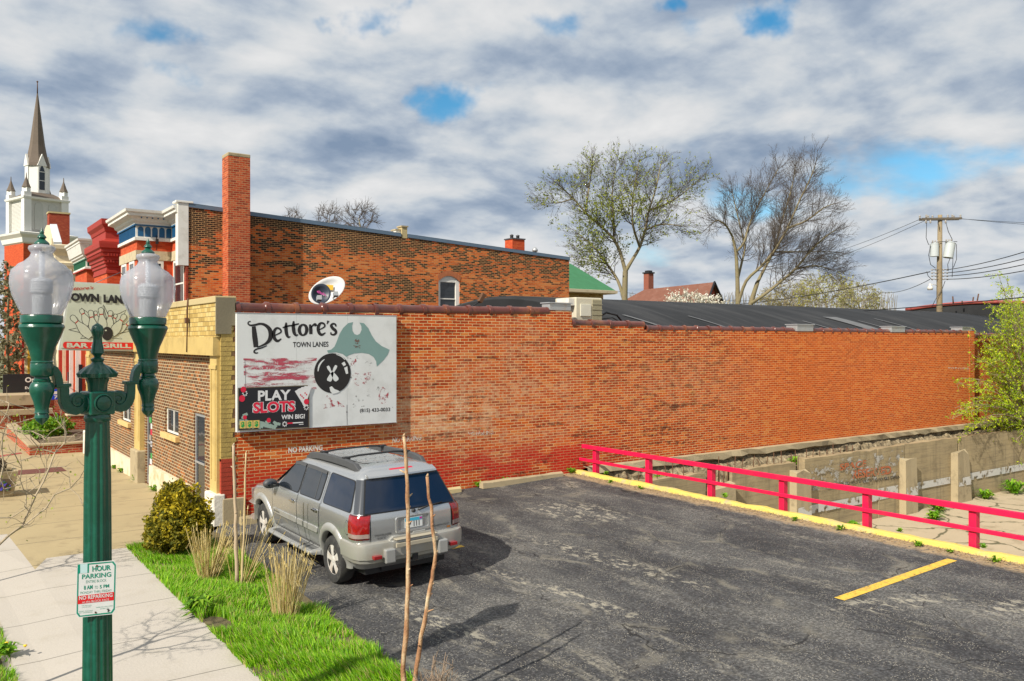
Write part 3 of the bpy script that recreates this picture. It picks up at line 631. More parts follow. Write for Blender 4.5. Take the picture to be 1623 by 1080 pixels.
def alley_window(y0, y1, z0, z1):
    f = MB(); x = FX0 + .05
    for a, b_, c_, d_ in ((y0, y1, z1 - .05, z1), (y0, y1, z0, z0 + .05), (y0, y0 + .05, z0 + .05, z1 - .05), (y1 - .05, y1, z0 + .05, z1 - .05), ((y0 + y1) / 2 - .025, (y0 + y1) / 2 + .025, z0 + .05, z1 - .05)): f.box(x, x + .05, a, b_, c_, d_)
    fo = f.build('window', WHITEP, alley); p = MB(); p.box(x + .015, x + .03, y0 + .05, y1 - .05, z0 + .05, z1 - .05); p.build('pane', GLASS, fo)
    s = MB(); s.box(-.04, FX0 + .08, y0 - .1, y1 + .1, z0 - .13, z0); s.build('sill', paint('stained_sill', (.62, .43, .17), .7, var=.1, dirt=(.55, .25, .06), damt=.6), fo, bevel=.008)
for q in WINS: alley_window(*q)
def alley_door(y0, y1, z0, z1, poster=False):
    f = MB(); x = FX0 + .03
    f.box(x, x + .06, y0, y0 + .07, z0, z1); f.box(x, x + .06, y1 - .07, y1, z0, z1); f.box(x, x + .06, y0 + .07, y1 - .07, z1 - .07, z1); f.box(x, x + .06, y0 + .07, y1 - .07, z0, z0 + .22)
    f.box(x - .03, x + .0, y0 + .07, y1 - .07, (z0 + z1) / 2 - .02, (z0 + z1) / 2 + .02)
    d = f.build('door', ALU, alley); p = MB(); p.box(x + .02, x + .04, y0 + .07, y1 - .07, z0 + .22, z1 - .07); p.build('pane', GLASS, d)
    if poster:
        q = MB(); cols = [(.5, .02, .06), (.6, .6, .6), (.05, .3, .08), (.03, .03, .03), (.5, .5, .55), (.3, .25, .2)]
        for i in range(11):
            yy = y0 + .09 + rng.uniform(0, .25); zz = .25 + i * .155; q.box(x + .012, x + .018, yy, yy + .24, zz, zz + .14, i % 6)
        q.build('window_stickers', [paint('sticker_%s' % n, c_, .5, var=.3, vs=30) for n, c_ in zip(('pink', 'white', 'green', 'black', 'grey', 'tan'), cols)], d)
alley_door(*DOORS[0]); alley_door(*DOORS[1], True); alley_door(13.2, 14.2, -.3, 2.0)
# conduit stain hanging over the parapet, brackets
hk = MB(); hk.tube([(-.13, 1.95, 4.56), (-.145, 1.97, 4.3), (-.14, 1.98, 3.9), (-.15, 1.99, 3.4)], [.02, .018, .016, .012], 6); hk.box(-.18, -.12, 1.93, 2.05, 4.02, 4.14); hk.build('conduit', RUST, alley)
# painted words on the side wall
def wall_words(s, quad, m_, off=.004):
    mb = MB(); pl = Plane((0, 0, 0), (0, -1, 0)); text_on(mb, s, pl, quad, off, 0, .035); return mb.build('painted_words', m_, alley)
def worn(name, col, keep=.5, sc=14.):
    m, t, b = new_mat(name); p = geo(t).outputs['Position']
    setin(t, b, Base_Color=col, Roughness=.8, Alpha=RANGE(t, NOISE(t, p, sc, 5, .6), keep + .08, keep - .04)); return m
WORNW = worn('worn_white_paint', (.72, .66, .58), .60, 9); WORNW2 = worn('very_worn_white_paint', (.62, .52, .43), .50, 11)
wall_words('NO PARKING', [(457, 709.5), (511.5, 705), (511, 714), (457, 718.5)], WORNW)
wall_words('NO PARKING', [(622, 694), (668, 689.5), (668, 697.5), (622, 702.5)], WORNW2)
wall_words('NO PARKING', [(742, 685), (782, 682.5), (782, 688.5), (742, 691.5)], WORNW2)
wall_words('NO PARKING', [(1503, 582), (1537, 583), (1537, 586), (1503, 585)], WORNW2)

# ================================================================== billboard on the side wall
B = Plane((0, -.13, 0), (0, -1, 0), 4.153, 340, 460)
bb = thing('billboard', 'large weathered white painted billboard with pirate hat and black ball on the brick wall', 'billboard', (2.03, 0, 1.84))
BW = paint('billboard_white', (.66, .68, .67), .5, var=.05, vs=2, bmp=.08, bs=3, dirt=(.50, .51, .49), damt=.5)
mb = MB()
c4 = [B.at(*q) for q in ((145, 152), (1195, 170), (1195, 865), (145, 937))]
x0, x1, z0, z1 = .275, 3.80, 1.84, 4.195
mb.box(x0, 1.50, -.13, -.03, z0, z1); mb.box(1.503, 2.63, -.13, -.03, z0, z1); mb.box(2.633, x1, -.13, -.03, z0, z1)
mb.build('panel', BW, bb)
for x in (.5, 1.6, 2.7, 3.6): mb = MB(); mb.box(x, x + .05, -.03, -.001, 1.9, 4.1); mb.build('batten', GALV, bb)
for a, b_, c_, d_ in ((x0 - .012, x1 + .012, z1, z1 + .012), (x0 - .012, x1 + .012, z0 - .014, z0)): mb = MB(); mb.box(a, b_, -.137, -.03, c_, d_); mb.build('edge_strip', ALU, bb)
DET = [[(258, 240, 20), (264, 300, 27), (270, 345, 27), (272, 376, 24)],
       [(238, 206, 5), (224, 210, 6), (221, 221, 7), (235, 232, 9), (265, 230, 11), (300, 222, 11), (332, 230, 15), (360, 255, 21), (371, 292, 25), (362, 328, 21), (338, 352, 13), (305, 368, 8), (280, 376, 6)],
       [(345, 366, 4), (312, 380, 7), (280, 388, 8), (263, 398, 8), (262, 410, 9), (276, 415, 7), (287, 411, 4)],
       [(394, 300, 5), (420, 288, 7), (438, 275, 8), (432, 258, 10), (412, 250, 11), (396, 264, 15), (389, 292, 18), (397, 322, 17), (416, 335, 14), (440, 320, 5)],
       [(472, 214, 8), (470, 250, 18), (475, 290, 17), (486, 310, 11), (500, 306, 5)], [(448, 248, 6), (480, 238, 9), (507, 232, 6)],
       [(521, 204, 8), (519, 240, 18), (524, 280, 17), (536, 298, 11), (550, 293, 5)], [(500, 237, 6), (530, 228, 9), (556, 222, 6)],
       [(582, 226, 9), (564, 240, 15), (558, 264, 18), (566, 288, 15), (584, 297, 9), (601, 284, 15), (607, 260, 18), (600, 237, 15), (582, 226, 9)],
       [(628, 226, 10), (633, 255, 18), (634, 290, 17)], [(634, 250, 6), (648, 232, 9), (662, 226, 14), (668, 238, 15)],
       [(688, 262, 5), (712, 250, 7), (726, 238, 8), (720, 222, 10), (702, 217, 11), (688, 230, 15), (682, 256, 17), (690, 284, 16), (708, 294, 13), (730, 280, 5)],
       [(748, 202, 14), (746, 212, 9), (740, 224, 4)],
       [(799, 240, 8), (795, 226, 9), (780, 222, 10), (768, 234, 14), (778, 252, 16), (795, 266, 16), (799, 282, 13), (786, 294, 10), (768, 291, 8), (766, 278, 7)]]
mb = MB()
def smooth_stroke(st, n=5):
    out = []
    for i in range(len(st) - 1):
        p0, p1, p2, p3 = st[max(i - 1, 0)], st[i], st[i + 1], st[min(i + 2, len(st) - 1)]
        for k in range(n):
            t = k / n; out.append(tuple(.5 * (2 * b + (c - a) * t + (2 * a - 5 * b + 4 * c - d) * t * t + (3 * b - a - 3 * c + d) * t ** 3) for a, b, c, d in zip(p0, p1, p2, p3)))
    return out + [st[-1]]
for st in DET: mb.ribbon(B, [(x, y, w_ * 1.22 + .5) for x, y, w_ in smooth_stroke(st)], .003)
text_on(mb, 'TOWN LANES', B, [(516, 342), (750, 339), (750, 373), (516, 377)], .003, 0, .018)
text_on(mb, '(815) 433-0033', B, [(957, 781), (1156, 773), (1156, 804), (957, 812)], .003, 0, .016)
mb.build('lettering', INK, bb)
def arc(cx, cy, rx, ry, a0=0, a1=360, n=36): return [(cx + rx * math.cos(R(a0 + (a1 - a0) * i / n)), cy + ry * math.sin(R(a0 + (a1 - a0) * i / n))) for i in range(n if abs(a1 - a0) == 360 else n + 1)]
HAT = [(740, 398), (768, 392), (790, 372), (806, 335), (824, 287), (848, 248), (880, 218), (912, 211), (905, 235), (908, 268), (922, 291), (940, 296), (957, 288), (968, 262), (966, 236), (954, 214), (984, 219), (1012, 250), (1034, 296), (1062, 338), (1100, 368), (1152, 393), (1140, 426), (1112, 462), (1068, 504), (1064, 470), (1046, 440), (1014, 420), (968, 413), (920, 417), (882, 430), (868, 440), (842, 420), (800, 410), (748, 414)]
HATM = paint('grey_green_sign_paint', (.19, .31, .29), .55, var=.06, vs=3)
mb = MB(); mb.flat(B, HAT, .003); mb.build('painted_hat', HATM, bb)
mb = MB(); mb.flat(B, arc(938, 338, 16, 18), .005); [mb.ribbon(B, [(914, 366, 5), (938, 372, 5), (962, 383, 5)][::s] if s > 0 else [(914, 383, 5), (938, 374, 5), (962, 364, 5)], .005) for s in (1, -1)]
mb.build('faded_emblem', worn('worn_brown_paint', (.16, .10, .08), .52, 20), bb)
mb = MB(); mb.flat(B, arc(776, 547, 121, 131), .006); ball = mb.build('painted_ball', INK, bb)
mb = MB()
mb.ribbon(B, smooth_stroke([(681, 535, 5), (688, 500, 11), (706, 472, 9), (724, 456, 4)]), .009)
mb.ribbon(B, smooth_stroke([(800, 423, 3), (835, 437, 6), (858, 458, 4)]), .009)
mb.flat(B, [(836, 482), (855, 471), (866, 492), (850, 502)], .009); mb.flat(B, [(853, 512), (874, 502), (880, 550), (866, 553)], .009)
for pin in ([(745, 500, 14), (752, 514, 20), (764, 536, 13), (780, 555, 26), (800, 585, 34), (808, 596, 20)], [(802, 496, 14), (794, 512, 20), (780, 540, 13), (770, 560, 24), (756, 590, 32), (752, 600, 20)]): mb.ribbon(B, smooth_stroke(pin), .009)
mb.flat(B, [(757, 640), (772, 633), (790, 652), (812, 660), (826, 668), (800, 680), (776, 684), (762, 665)], .009)
mb.build('ball_highlight', BW, ball)
def scraped(name, col, keep, sc, stretch=(1, 1, 1)):
    m, t, b = new_mat(name); p = scaled(t, geo(t).outputs['Position'], stretch)
    a = RANGE(t, NOISE(t, p, sc, 7, .68), keep + .06, keep - .06)
    setin(t, b, Base_Color=MIX(t, NOISE(t, p, sc * .5, 4), col, [x * .75 + .1 for x in col]), Roughness=.6, Alpha=a); return m
SCR = scraped('scraped_red_paint', (.44, .022, .06), .485, 3.2, (.45, 1, 2.2)); SCR2 = scraped('scraped_red_marks', (.40, .02, .04), .44, 9.); SCR3 = scraped('scraped_grey_marks', (.22, .22, .2), .36, 10.)
mb = MB(); mb.flat(B, [(190, 450), (430, 448), (676, 442), (660, 500), (655, 560), (668, 620), (672, 655), (196, 660)], .002); mb.build('scraped_red_band', SCR, bb)
mb = MB()
for s, q in (('MEN, WOMEN', (232, 474, 418, 497)), ('SENIOR, JUNIOR', (222, 510, 440, 531)), ('LEAGUES', (270, 545, 384, 566)), ('PIZZA', (535, 480, 600, 500)), ('SANDWICHES', (495, 508, 640, 530)), ('OPEN', (528, 545, 590, 563)), ('BIRTHDAY & GROUP PARTIES', (225, 612, 608, 634))):
    a, b_, c_, d_ = q; text_on(mb, s, B, [(a, b_), (c_, b_ - 3), (c_, d_ - 3), (a, d_)], .004)
mb.build('faded_lettering', worn('worn_sign_white', (.66, .62, .6), .52, 12), bb)
mb = MB(); mb.flat(B, [(905, 560), (930, 545), (960, 550), (1000, 545), (1032, 538), (1025, 580), (1000, 620), (960, 635), (920, 620)], .002); mb.flat(B, [(735, 692), (775, 700), (830, 745), (862, 770), (800, 765), (715, 782)], .002); mb.flat(B, [(1095, 630), (1147, 655), (1140, 755), (1070, 740)], .002); mb.flat(B, [(893, 480), (930, 452), (935, 470), (905, 500)], .002)
mb.build('scraped_figure_red', SCR2, bb)
mb = MB(); mb.flat(B, [(870, 440), (960, 418), (1050, 445), (1066, 500), (1040, 620), (1090, 640), (1040, 760), (880, 780), (860, 700), (900, 620)], .0015); mb.build('scraped_figure_grey', SCR3, bb)
mb = MB(); mb.ribbon(B, [(200, 452, 2), (205, 655, 2)], .003); mb.ribbon(B, [(872, 755, 2.5), (871, 800, 2.5), (873, 890, 2)], .003); mb.flat(B, arc(871, 803, 4, 5), .004); mb.flat(B, arc(1172, 772, 2, 2), .004); mb.build('seam_stain', DARKMETAL, bb)

# banner hung over its lower corner
bn = thing('vinyl_banner', 'black vinyl slots banner with red and white letters over the billboard corner', 'banner', (.95, -.14, 1.86))
K = Plane((0, -.15, 0), (0, -1, 0), 4.153, 340, 460)
BLK = paint('banner_black', (.012, .012, .016), .4, var=.3, vs=6, bmp=.12, bs=5); BRED = paint('banner_red', (.62, .012, .045), .45); BWHT = paint('banner_white', (.66, .66, .66), .45); BGRN = paint('banner_money', (.27, .36, .31), .5, var=.35, vs=40); BGLD = paint('banner_gold', (.62, .46, .12), .45); DGRN = paint('banner_dollar_green', (.0, .30, .06), .45)
mb = MB(); mb.prism([K.at(158, 648), K.at(158, 922), K.at(622, 902), K.at(622, 630)], (0, 1, 0), .015); mb.build('sheet', BLK, bn)
mb = MB()
for a, b_ in (((156, 646), (624, 628)), ((156, 924), (624, 904))): mb.ribbon(K, [(*a, 5), (*b_, 5)], .004)
for a, b_ in (((157, 646), (157, 924)), ((622, 628), (622, 904))): mb.ribbon(K, [(*a, 5), (*b_, 5)], .004)
mb.build('hem', paint('banner_hem', (.16, .13, .08), .6), bn)
mb = MB(); text_on(mb, 'PLAY', K, [(286, 662), (502, 655), (502, 722), (286, 731)], .004, 0, .035)
text_on(mb, 'SLOTS', K, [(254, 739), (530, 727), (530, 800), (254, 812)], .003, 0, .085, 0, .018)
text_on(mb, 'WIN BIG!', K, [(440, 822), (595, 815), (595, 845), (440, 852)], .004, 0, .03)
for i in range(5):
    a = -.55 + i * .22; cx_, cy_ = 572 + i * 9, 700 - i * 6 + 12
    ux, uy = math.cos(a) * 13, math.sin(a) * 13; vx, vy = -math.sin(a) * 62, math.cos(a) * 62
    mb.flat(K, [(cx_ - ux - vx, cy_ - uy - vy), (cx_ + ux - vx, cy_ + uy - vy), (cx_ + ux + vx, cy_ + uy + vy), (cx_ - ux + vx, cy_ - uy + vy)], .003 + i * .0006)
mb.build('white_lettering', BWHT, bn)
mb = MB(); text_on(mb, 'SLOTS', K, [(254, 739), (530, 727), (530, 800), (254, 812)], .006, 0, .035)
for cx_, cy_, r_ in ((190, 655, 18), (181, 714, 20), (605, 735, 17), (200, 838, 13), (357, 857, 14)): mb.flat(K, arc(cx_, cy_, r_, r_ * 1.1, n=16), .0065)
mb.ribbon(K, [(480, 878, 9), (515, 875, 9)], .004)
for i in range(5): mb.flat(K, arc(566 + i * 10, 690 + (i % 3) * 14 - i * 4, 4, 6, n=8), .0072)
mb.build('red_lettering', BRED, bn)
mb = MB()
for cx_, cy_, r_ in ((200, 680, 15), (604, 772, 15), (462, 882, 14)):
    for k in range(8): a = k * math.pi / 4; mb.flat(K, arc(cx_ + r_ * math.cos(a), cy_ + r_ * 1.1 * math.sin(a), 3.6, 4, n=6), .005)
    mb.ribbon(K, [(*p, 3) for p in arc(cx_, cy_, r_ * .7, r_ * .78, n=14)] + [(cx_ + r_ * .7, cy_, 3)], .004)
mb.ribbon(K, [(515, 875, 7), (584, 871, 7)], .004); mb.ribbon(K, [(556, 885, 4), (586, 883, 4)], .004); mb.build('chips', BWHT, bn)
mb = MB()
for i in range(34):
    t = i / 33; cx_ = 172 + 245 * t; top = 818 + 60 * abs(t - .1) if t < .3 else 862 + 40 * abs(t - .62)
    cy_ = rng.uniform(top, 905); a = rng.uniform(-.6, .6); ux, uy, vx, vy = math.cos(a) * 17, math.sin(a) * 17, -math.sin(a) * 9, math.cos(a) * 9
    mb.flat(K, [(cx_ - ux - vx, cy_ - uy - vy), (cx_ + ux - vx, cy_ + uy - vy), (cx_ + ux + vx, cy_ + uy + vy), (cx_ - ux + vx, cy_ - uy + vy)], .003 + i * .00006)
mb.build('painted_money', BGRN, bn)
mb = MB()
for i in range(3): mb.flat(K, [(165 + i * 45, 862 - i * 2), (206 + i * 45, 860 - i * 2), (206 + i * 45, 910 - i * 2), (165 + i * 45, 912 - i * 2)], .008)
mb.build('reels', BGLD, bn)
mb = MB()
for i in range(3): text_on(mb, '$', K, [(174 + i * 45, 868 - i * 2), (198 + i * 45, 866 - i * 2), (198 + i * 45, 905 - i * 2), (174 + i * 45, 907 - i * 2)], .010, 0, .05)
mb.build('dollar_signs', DGRN, bn)

# ================================================================== projecting sign over the pavement
S = Plane((0, 7.62, 0), (0, -1, 0), 8, 90, 435)
ts = thing('projecting_sign', 'cream projecting sign with bowling pins and a red bar and grill strip', 'sign', (-.1, 7.75, 4.2))
SC = paint('sign_cream', (.52, .55, .44), .5, var=.05, vs=3, dirt=(.42, .44, .34), damt=.4); SE = paint('sign_edge', (.50, .52, .47), .5)
SO = [(172, 92), (865, 128), (1002, 978), (22, 962)]
mb = MB(); mb.prism([S.at(*q) for q in SO], (0, 1, 0), .26); mb.build('cabinet', SE, ts)
mb = MB(); IN = [(188, 112), (850, 146), (982, 946), (52, 934)]; mb.prism([S.at(*q) for q in IN], (0, -1, 0), .012, back=False); mb.build('face', SC, ts)
mb = MB(); text_on(mb, 'TOWN', S, [(92, 232), (537, 250), (540, 358), (90, 336)], .03, 0, .065); text_on(mb, 'LANES', S, [(592, 255), (955, 275), (958, 383), (594, 360)], .03, 0, .065)
pins = []
def pin(hx, hy, bx, by, w_, back=1):
    dx, dy = bx - hx, by - hy; L = math.hypot(dx, dy); ux, uy = dx / L, dy / L; nx, ny = -uy, ux
    prof = [(0, .0), (.02, .20), (.10, .32), (.20, .27), (.28, .21), (.36, .26), (.55, .47), (.70, .53), (.85, .46), (1.0, .30)]
    l = [(hx + ux * L * t + nx * w_ * r_, hy + uy * L * t + ny * w_ * r_) for t, r_ in prof]; r_ = [(hx + ux * L * t - nx * w_ * q, hy + uy * L * t - ny * w_ * q) for t, q in prof]
    return l + r_[::-1]
PINS = [(487, 465, 520, 640, 75), (752, 505, 690, 680, 75), (305, 440, 400, 650, 95), (940, 600, 760, 740, 80), (425, 455, 480, 760, 110), (682, 460, 660, 700, 100), (555, 422, 590, 720, 110), (868, 510, 700, 770, 115), (180, 525, 430, 800, 118)]
white = MB(); neck = MB(); out = MB()
for i, q in enumerate(PINS):
    o = pin(*q); o = [(p[0], p[1]) for p in o]
    white.flat(S, o, .013 + i * .0015); cl = o + [o[0]]; out.ribbon(S, [(p[0], p[1], 6.5) for p in cl], .0137 + i * .0015)
    hx, hy, bx, by, w_ = q; L = math.hypot(bx - hx, by - hy); ux, uy = (bx - hx) / L, (by - hy) / L; c_ = (hx + ux * L * .29, hy + uy * L * .29)
    neck.ribbon(S, [(c_[0] + uy * w_ * .2, c_[1] - ux * w_ * .2, 14), (c_[0] - uy * w_ * .2, c_[1] + ux * w_ * .2, 14)], .014 + i * .0015)
for q in ([(150, 704), (250, 682)], [(150, 704), (305, 742), (335, 770), (300, 815), (480, 800)], [(380, 590), (330, 500), (312, 428), (400, 490)], [(640, 590), (610, 480), (590, 385), (560, 440)], [(600, 400), (655, 520)], [(700, 525), (800, 495), (880, 452), (850, 510)], [(940, 718), (850, 690)], [(940, 718), (750, 762), (830, 822), (700, 808)]): out.ribbon(S, [(*p, 7) for p in q], .0135)
white.build('pins', SC, ts); neck.build('pin_bands', REDP, ts)
out.v += mb.v and []
k = len(out.v); out.v += mb.v; out.f += [[i + k for i in f] for f in mb.f]; out.m += mb.m; out.sm += mb.sm
out.flat(S, arc(640, 752, 72, 86), .030); out.build('black_lettering', INK, ts)
mb = MB(); mb.flat(S, arc(622, 712, 13, 9, n=12), .033); mb.build('ball_shine', SC, ts)
mb = MB(); BR = [(112, 855)] + [(955, 868)] + arc(955, 910, 38, 42, -90, 90, 10) + [(112, 940)] + arc(112, 898, 34, 42, 90, 270, 10)
mb.flat(S, BR, .02); mb.build('red_strip', paint('sign_red', (.66, .015, .012), .4), ts)
mb = MB(); text_on(mb, 'BAR & GRILL', S, [(128, 868), (940, 882), (945, 936), (126, 930)], .023, 0, .04); mb.build('strip_lettering', SC, ts)
mb = MB(); text_on(mb, "Dettore's", S, [(95, 158), (468, 150), (470, 186), (92, 212)], .02, 0, .02, .35); mb.build('script_lettering', paint('sign_script_red', (.45, .03, .012), .5), ts)
mb = MB(); mb.tube([(-.02, 7.75, 4.9), (.3, 7.75, 4.9)], .04, 8); mb.tube([(-.1, 7.75, 3.7), (.3, 7.75, 3.7)], .04, 8); mb.tube([(-1.2, 7.75, 5.1), (-.4, 7.9, 5.5), (.5, 8.1, 4.6)], .012, 6); mb.build('bracket', DARKMETAL, ts)

# ================================================================== double-globe street lamp
LC = Vector((-3.66, -9.17, 0)); LU = Vector((.96, .28, 0)).normalized(); LV = Vector((-LU.y, LU.x, 0))
lamp = thing('street_lamp', 'dark green fluted double-globe street lamp standing on the grass verge', 'street lamp', LC)
def lz(y, d=7.0): return EYE + (540 - y) * d / FOC
s7 = 7.0 / FOC
mb = MB(); flute = lambda t, z: 1 - .10 * (0.5 + .5 * math.cos(12 * t)) ** 1.5
mb.lathe(LC, [(.118, .55), (.112, 1.2), (.104, lz(760)), (.092, lz(668))], 112, rf=flute); mb.build('shaft', GREEN, lamp, autosm=60)
mb = MB(); mb.lathe(LC, [(.21, 0), (.21, .12), (.185, .16), (.175, .40), (.15, .46), (.14, .52), (.15, .55), (.125, .58)], 32); mb.build('base', GREEN, lamp, autosm=35); mb = MB(); mb.lathe(LC, [(.095, lz(668)), (.102, lz(666)), (.104, lz(661)), (.097, lz(657)), (.094, lz(655))], 32); mb.build('collar', GREEN, lamp, autosm=35)
hb = .102; mb = MB(); zc = (lz(620) + lz(657)) / 2; zh = (lz(620) - lz(657)) / 2
mb.obox(LC + Vector((0, 0, zc)), LU * hb, LV * hb, (0, 0, zh)); mb.build('hub_block', GREEN, lamp, bevel=.012)
mb = MB()
for n in (LV, -LV, LU, -LU):
    t_ = n.cross(Vector((0, 0, 1))); mb.lathe(LC + Vector((0, 0, zc)) + n * (hb - .002), [(.078, 0), (.076, .010), (.068, .013), (.062, .005), (.058, .004), (.056, .012), (.03, .015), (.002, .016)], 28, ax=(t_, Vector((0, 0, 1)), n))
mb.build('hub_medallion', GREEN, lamp, autosm=35)
mb = MB()
scal = lambda t, z: 1 + (.055 * math.cos(12 * t) if z < lz(584) and z > lz(602) else 0)
mb.lathe(LC, [(.074, lz(620)), (.078, lz(608)), (.088, lz(600)), (.142, lz(598)), (.152, lz(592)), (.132, lz(588)), (.098, lz(582)), (.05, lz(577)), (.042, lz(574)), (.052, lz(571)), (.052, lz(569)), (.026, lz(566)), (.030, lz(564)), (.050, lz(560)), (.046, lz(552)), (.036, lz(542)), (.034, lz(534)), (.047, lz(528)), (.049, lz(523)), (.040, lz(517)), (.012, lz(513)), (.001, lz(512))], 72, rf=scal)
mb.build('cap_finial', GREEN, lamp, autosm=40)
LANT = []
def lantern(sg):
    c = LC + LU * (.437 * sg); k = .005; zb = 3.645; Y0 = 542            # k metres per measured pixel
    Z = lambda y: zb + (Y0 - y) * k
    if sg > 0: Z = lambda y: zb + (Y0 - y) * k
    arm = MB(); q = lambda a, y: LC + LU * (sg * a) + Vector((0, 0, y))
    zz = lambda y: lz(y)
    path = []
    for zx, zy in ((597, 878), (602, 888), (616, 889), (628, 877), (628, 859), (614, 846), (594, 843), (576, 854), (569, 876), (575, 898), (592, 914), (616, 919), (640, 911), (658, 893), (668, 868), (671, 840), (671, 815), (672, 792)): path.append(((zx - 505) * .001653, zz(360 + zy / 3.176)))
    wv = .033
    for i in range(len(path) - 1):
        pass
    P3 = [Vector(q(a, z)) for a, z in path]
    def strip(P3, hw_, ht):
        vs, fs = [], []
        for i, p in enumerate(P3):
            d = (P3[min(i + 1, len(P3) - 1)] - P3[max(i - 1, 0)]).normalized(); n_ = d.cross(LV).normalized()
            h_ = ht[i] if hasattr(ht, '__len__') else ht
            for su, sv in ((1, 1), (1, -1), (-1, -1), (-1, 1)): vs.append(p + LV * (hw_ * su) + n_ * (h_ * sv))
        for i in range(len(P3) - 1):
            for j in range(4): fs.append((i * 4 + j, i * 4 + (j + 1) % 4, i * 4 + 4 + (j + 1) % 4, i * 4 + 4 + j))
        fs += [(0, 1, 2, 3)[::-1], tuple(len(vs) - 4 + j for j in range(4))]
        arm.add(vs, fs, 0)
    strip(P3, wv, [.012, .013, .014, .015, .016, .018, .019, .021, .023, .026, .030, .034, .037, .038, .037, .036, .036, .036])
    hi = [Vector(q((x - 505) * .001653, zz(360 + y / 3.176))) for x, y in ((694, 800), (697, 765), (703, 735), (716, 714), (736, 703), (756, 702))]; strip(hi, wv, .030)
    st = [Vector(q((x - 505) * .001653, zz(360 + y / 3.176))) for x, y in ((640, 790), (712, 790))]; strip(st, wv * 1.12, .014)
    arm.lathe(LC + LU * (sg * .172) + Vector((0, 0, zz(634.5))) - LV * (wv * .7), [(.075, 0), (.075, wv * 1.4)], 24, ax=(LU, Vector((0, 0, 1)), LV))
    arm.build('arm', GREEN, lamp, bevel=.006)
    h = MB(); h.lathe(c, [(.001, Z(675)), (.012, Z(673)), (.040, Z(668)), (.053, Z(663)), (.050, Z(659)), (.046, Z(657)), (.055, Z(655.5)), (.050, Z(653)), (.050, Z(648)), (.062, Z(637)), (.086, Z(624)), (.090, Z(616)), (.078, Z(609)), (.062, Z(606)), (.066, Z(604)), (.056, Z(602)), (.054, Z(599)), (.076, Z(597)), (.082, Z(595)), (.082, Z(579)), (.078, Z(577)), (.082, Z(575)), (.074, Z(573)), (.084, Z(563)), (.098, Z(552)), (.124, Z(540)), (.148, Z(528)), (.154, Z(524)), (.163, Z(520)), (.156, Z(516)), (.138, Z(514)), (.150, Z(513)), (.152, Z(503)), (.147, Z(501)), (.10, Z(500.5))], 40)
    hd = h.build('lantern_holder', GREEN, lamp, autosm=35)
    gl = MB(); gl.lathe(c, [(.142, Z(500)), (.170, Z(488)), (.208, Z(470)), (.226, Z(452)), (.224, Z(440)), (.212, Z(430)), (.178, Z(424)), (.168, Z(421)), (.124, Z(416)), (.088, Z(409)), (.076, Z(403)), (.090, Z(399)), (.098, Z(396)), (.092, Z(392)), (.055, Z(389))], 48)
    gl.build('globe', GLOBE, lamp, autosm=60)
    bu = MB(); bu.lathe(c, [(.070, Z(500)), (.070, Z(470)), (.055, Z(468)), (.072, Z(466))] + [(.082 - .006 * (i % 2), Z(464 - i * 2)) for i in range(10)] + [(.06, Z(443)), (.02, Z(441)), (.02, Z(400)), (.001, Z(399))], 24); bu.build('lamp_unit', paint('lamp_ballast_white', (.62, .64, .66), .35, var=.05), lamp, autosm=35)
    fi = MB(); fi.lathe(c, [(.050, Z(390)), (.056, Z(388)), (.052, Z(386)), (.030, Z(382)), (.022, Z(380)), (.034, Z(378)), (.030, Z(376)), (.014, Z(372)), (.018, Z(370)), (.008, Z(366)), (.001, Z(362))], 20); fi.build('finial', GREEN, lamp, autosm=35)
def globe_mat():
    m, t, b = new_mat('prismatic_globe'); p = geo(t).outputs['Position']; sp = N(t, 'ShaderNodeSeparateXYZ', i_0=p)
    setin(t, b, Base_Color=(.52, .54, .60), Roughness=.25, Transmission_Weight=.3, IOR=1.15, Alpha=.66, Specular_IOR_Level=.9, Coat_Weight=.6, Coat_Roughness=.12)
    wv = N(t, 'ShaderNodeTexWave', bands_direction='Z', i_Vector=p, i_Scale=38.); bump(t, b, wv.outputs[1], .25, .01); return m
GLOBE = globe_mat()
lantern(-1); lantern(1)

# parking sign strapped to the lamp shaft
A66 = R(66); SU = Vector((FX * math.cos(A66) + RX * math.sin(A66), FY * math.cos(A66) + RY * math.sin(A66), 0)); SNV = Vector((SU.y, -SU.x, 0))
if SNV.dot(Vector((FX, FY, 0))) > 0: SNV = -SNV
so = LC + SNV * .125
Q = Plane((so.x, so.y, 0), SNV, 8.308, 110, 870)
ps = thing('parking_sign', 'white and green parking hours sign with red strip strapped to the lamp shaft', 'sign', (so.x, so.y, 1.33))
def rr(q, r_=.07, n=5):
    out_ = []; k = len(q)
    for i in range(k):
        p, a, b_ = q[i], q[i - 1], q[(i + 1) % k]
        for j in range(n + 1):
            t = j / n; s0 = (p[0] + (a[0] - p[0]) * r_ * (1 - t), p[1] + (a[1] - p[1]) * r_ * (1 - t)); out_.append((s0[0] + (b_[0] - p[0]) * r_ * t, s0[1] + (b_[1] - p[1]) * r_ * t))
    return out_
QD = [(98, 197), (622, 152), (606, 858), (83, 912)]
def inset(e): return [(QD[0][0] + e, QD[0][1] + e), (QD[1][0] - e, QD[1][1] + e), (QD[2][0] - e, QD[2][1] - e), (QD[3][0] + e, QD[3][1] - e)]
PW = paint('sign_sheet_white', (.66, .67, .65), .4, var=.03, dirt=(.5, .5, .48), damt=.3); PG = paint('sign_green', (.0, .24, .15), .4); PR = paint('sign_strip_red', (.60, .012, .016), .4)
mb = MB(); mb.prism([Q.at(*p) for p in rr(QD)], -SNV, .004); mb.build('plate', PW, ps)
mb = MB(); o_ = rr(inset(10)); i_ = rr(inset(27)); n = len(o_); mb.add([Q.at(*p, .001) for p in o_ + i_], [(i, (i + 1) % n, n + (i + 1) % n, n + i) for i in range(n)])
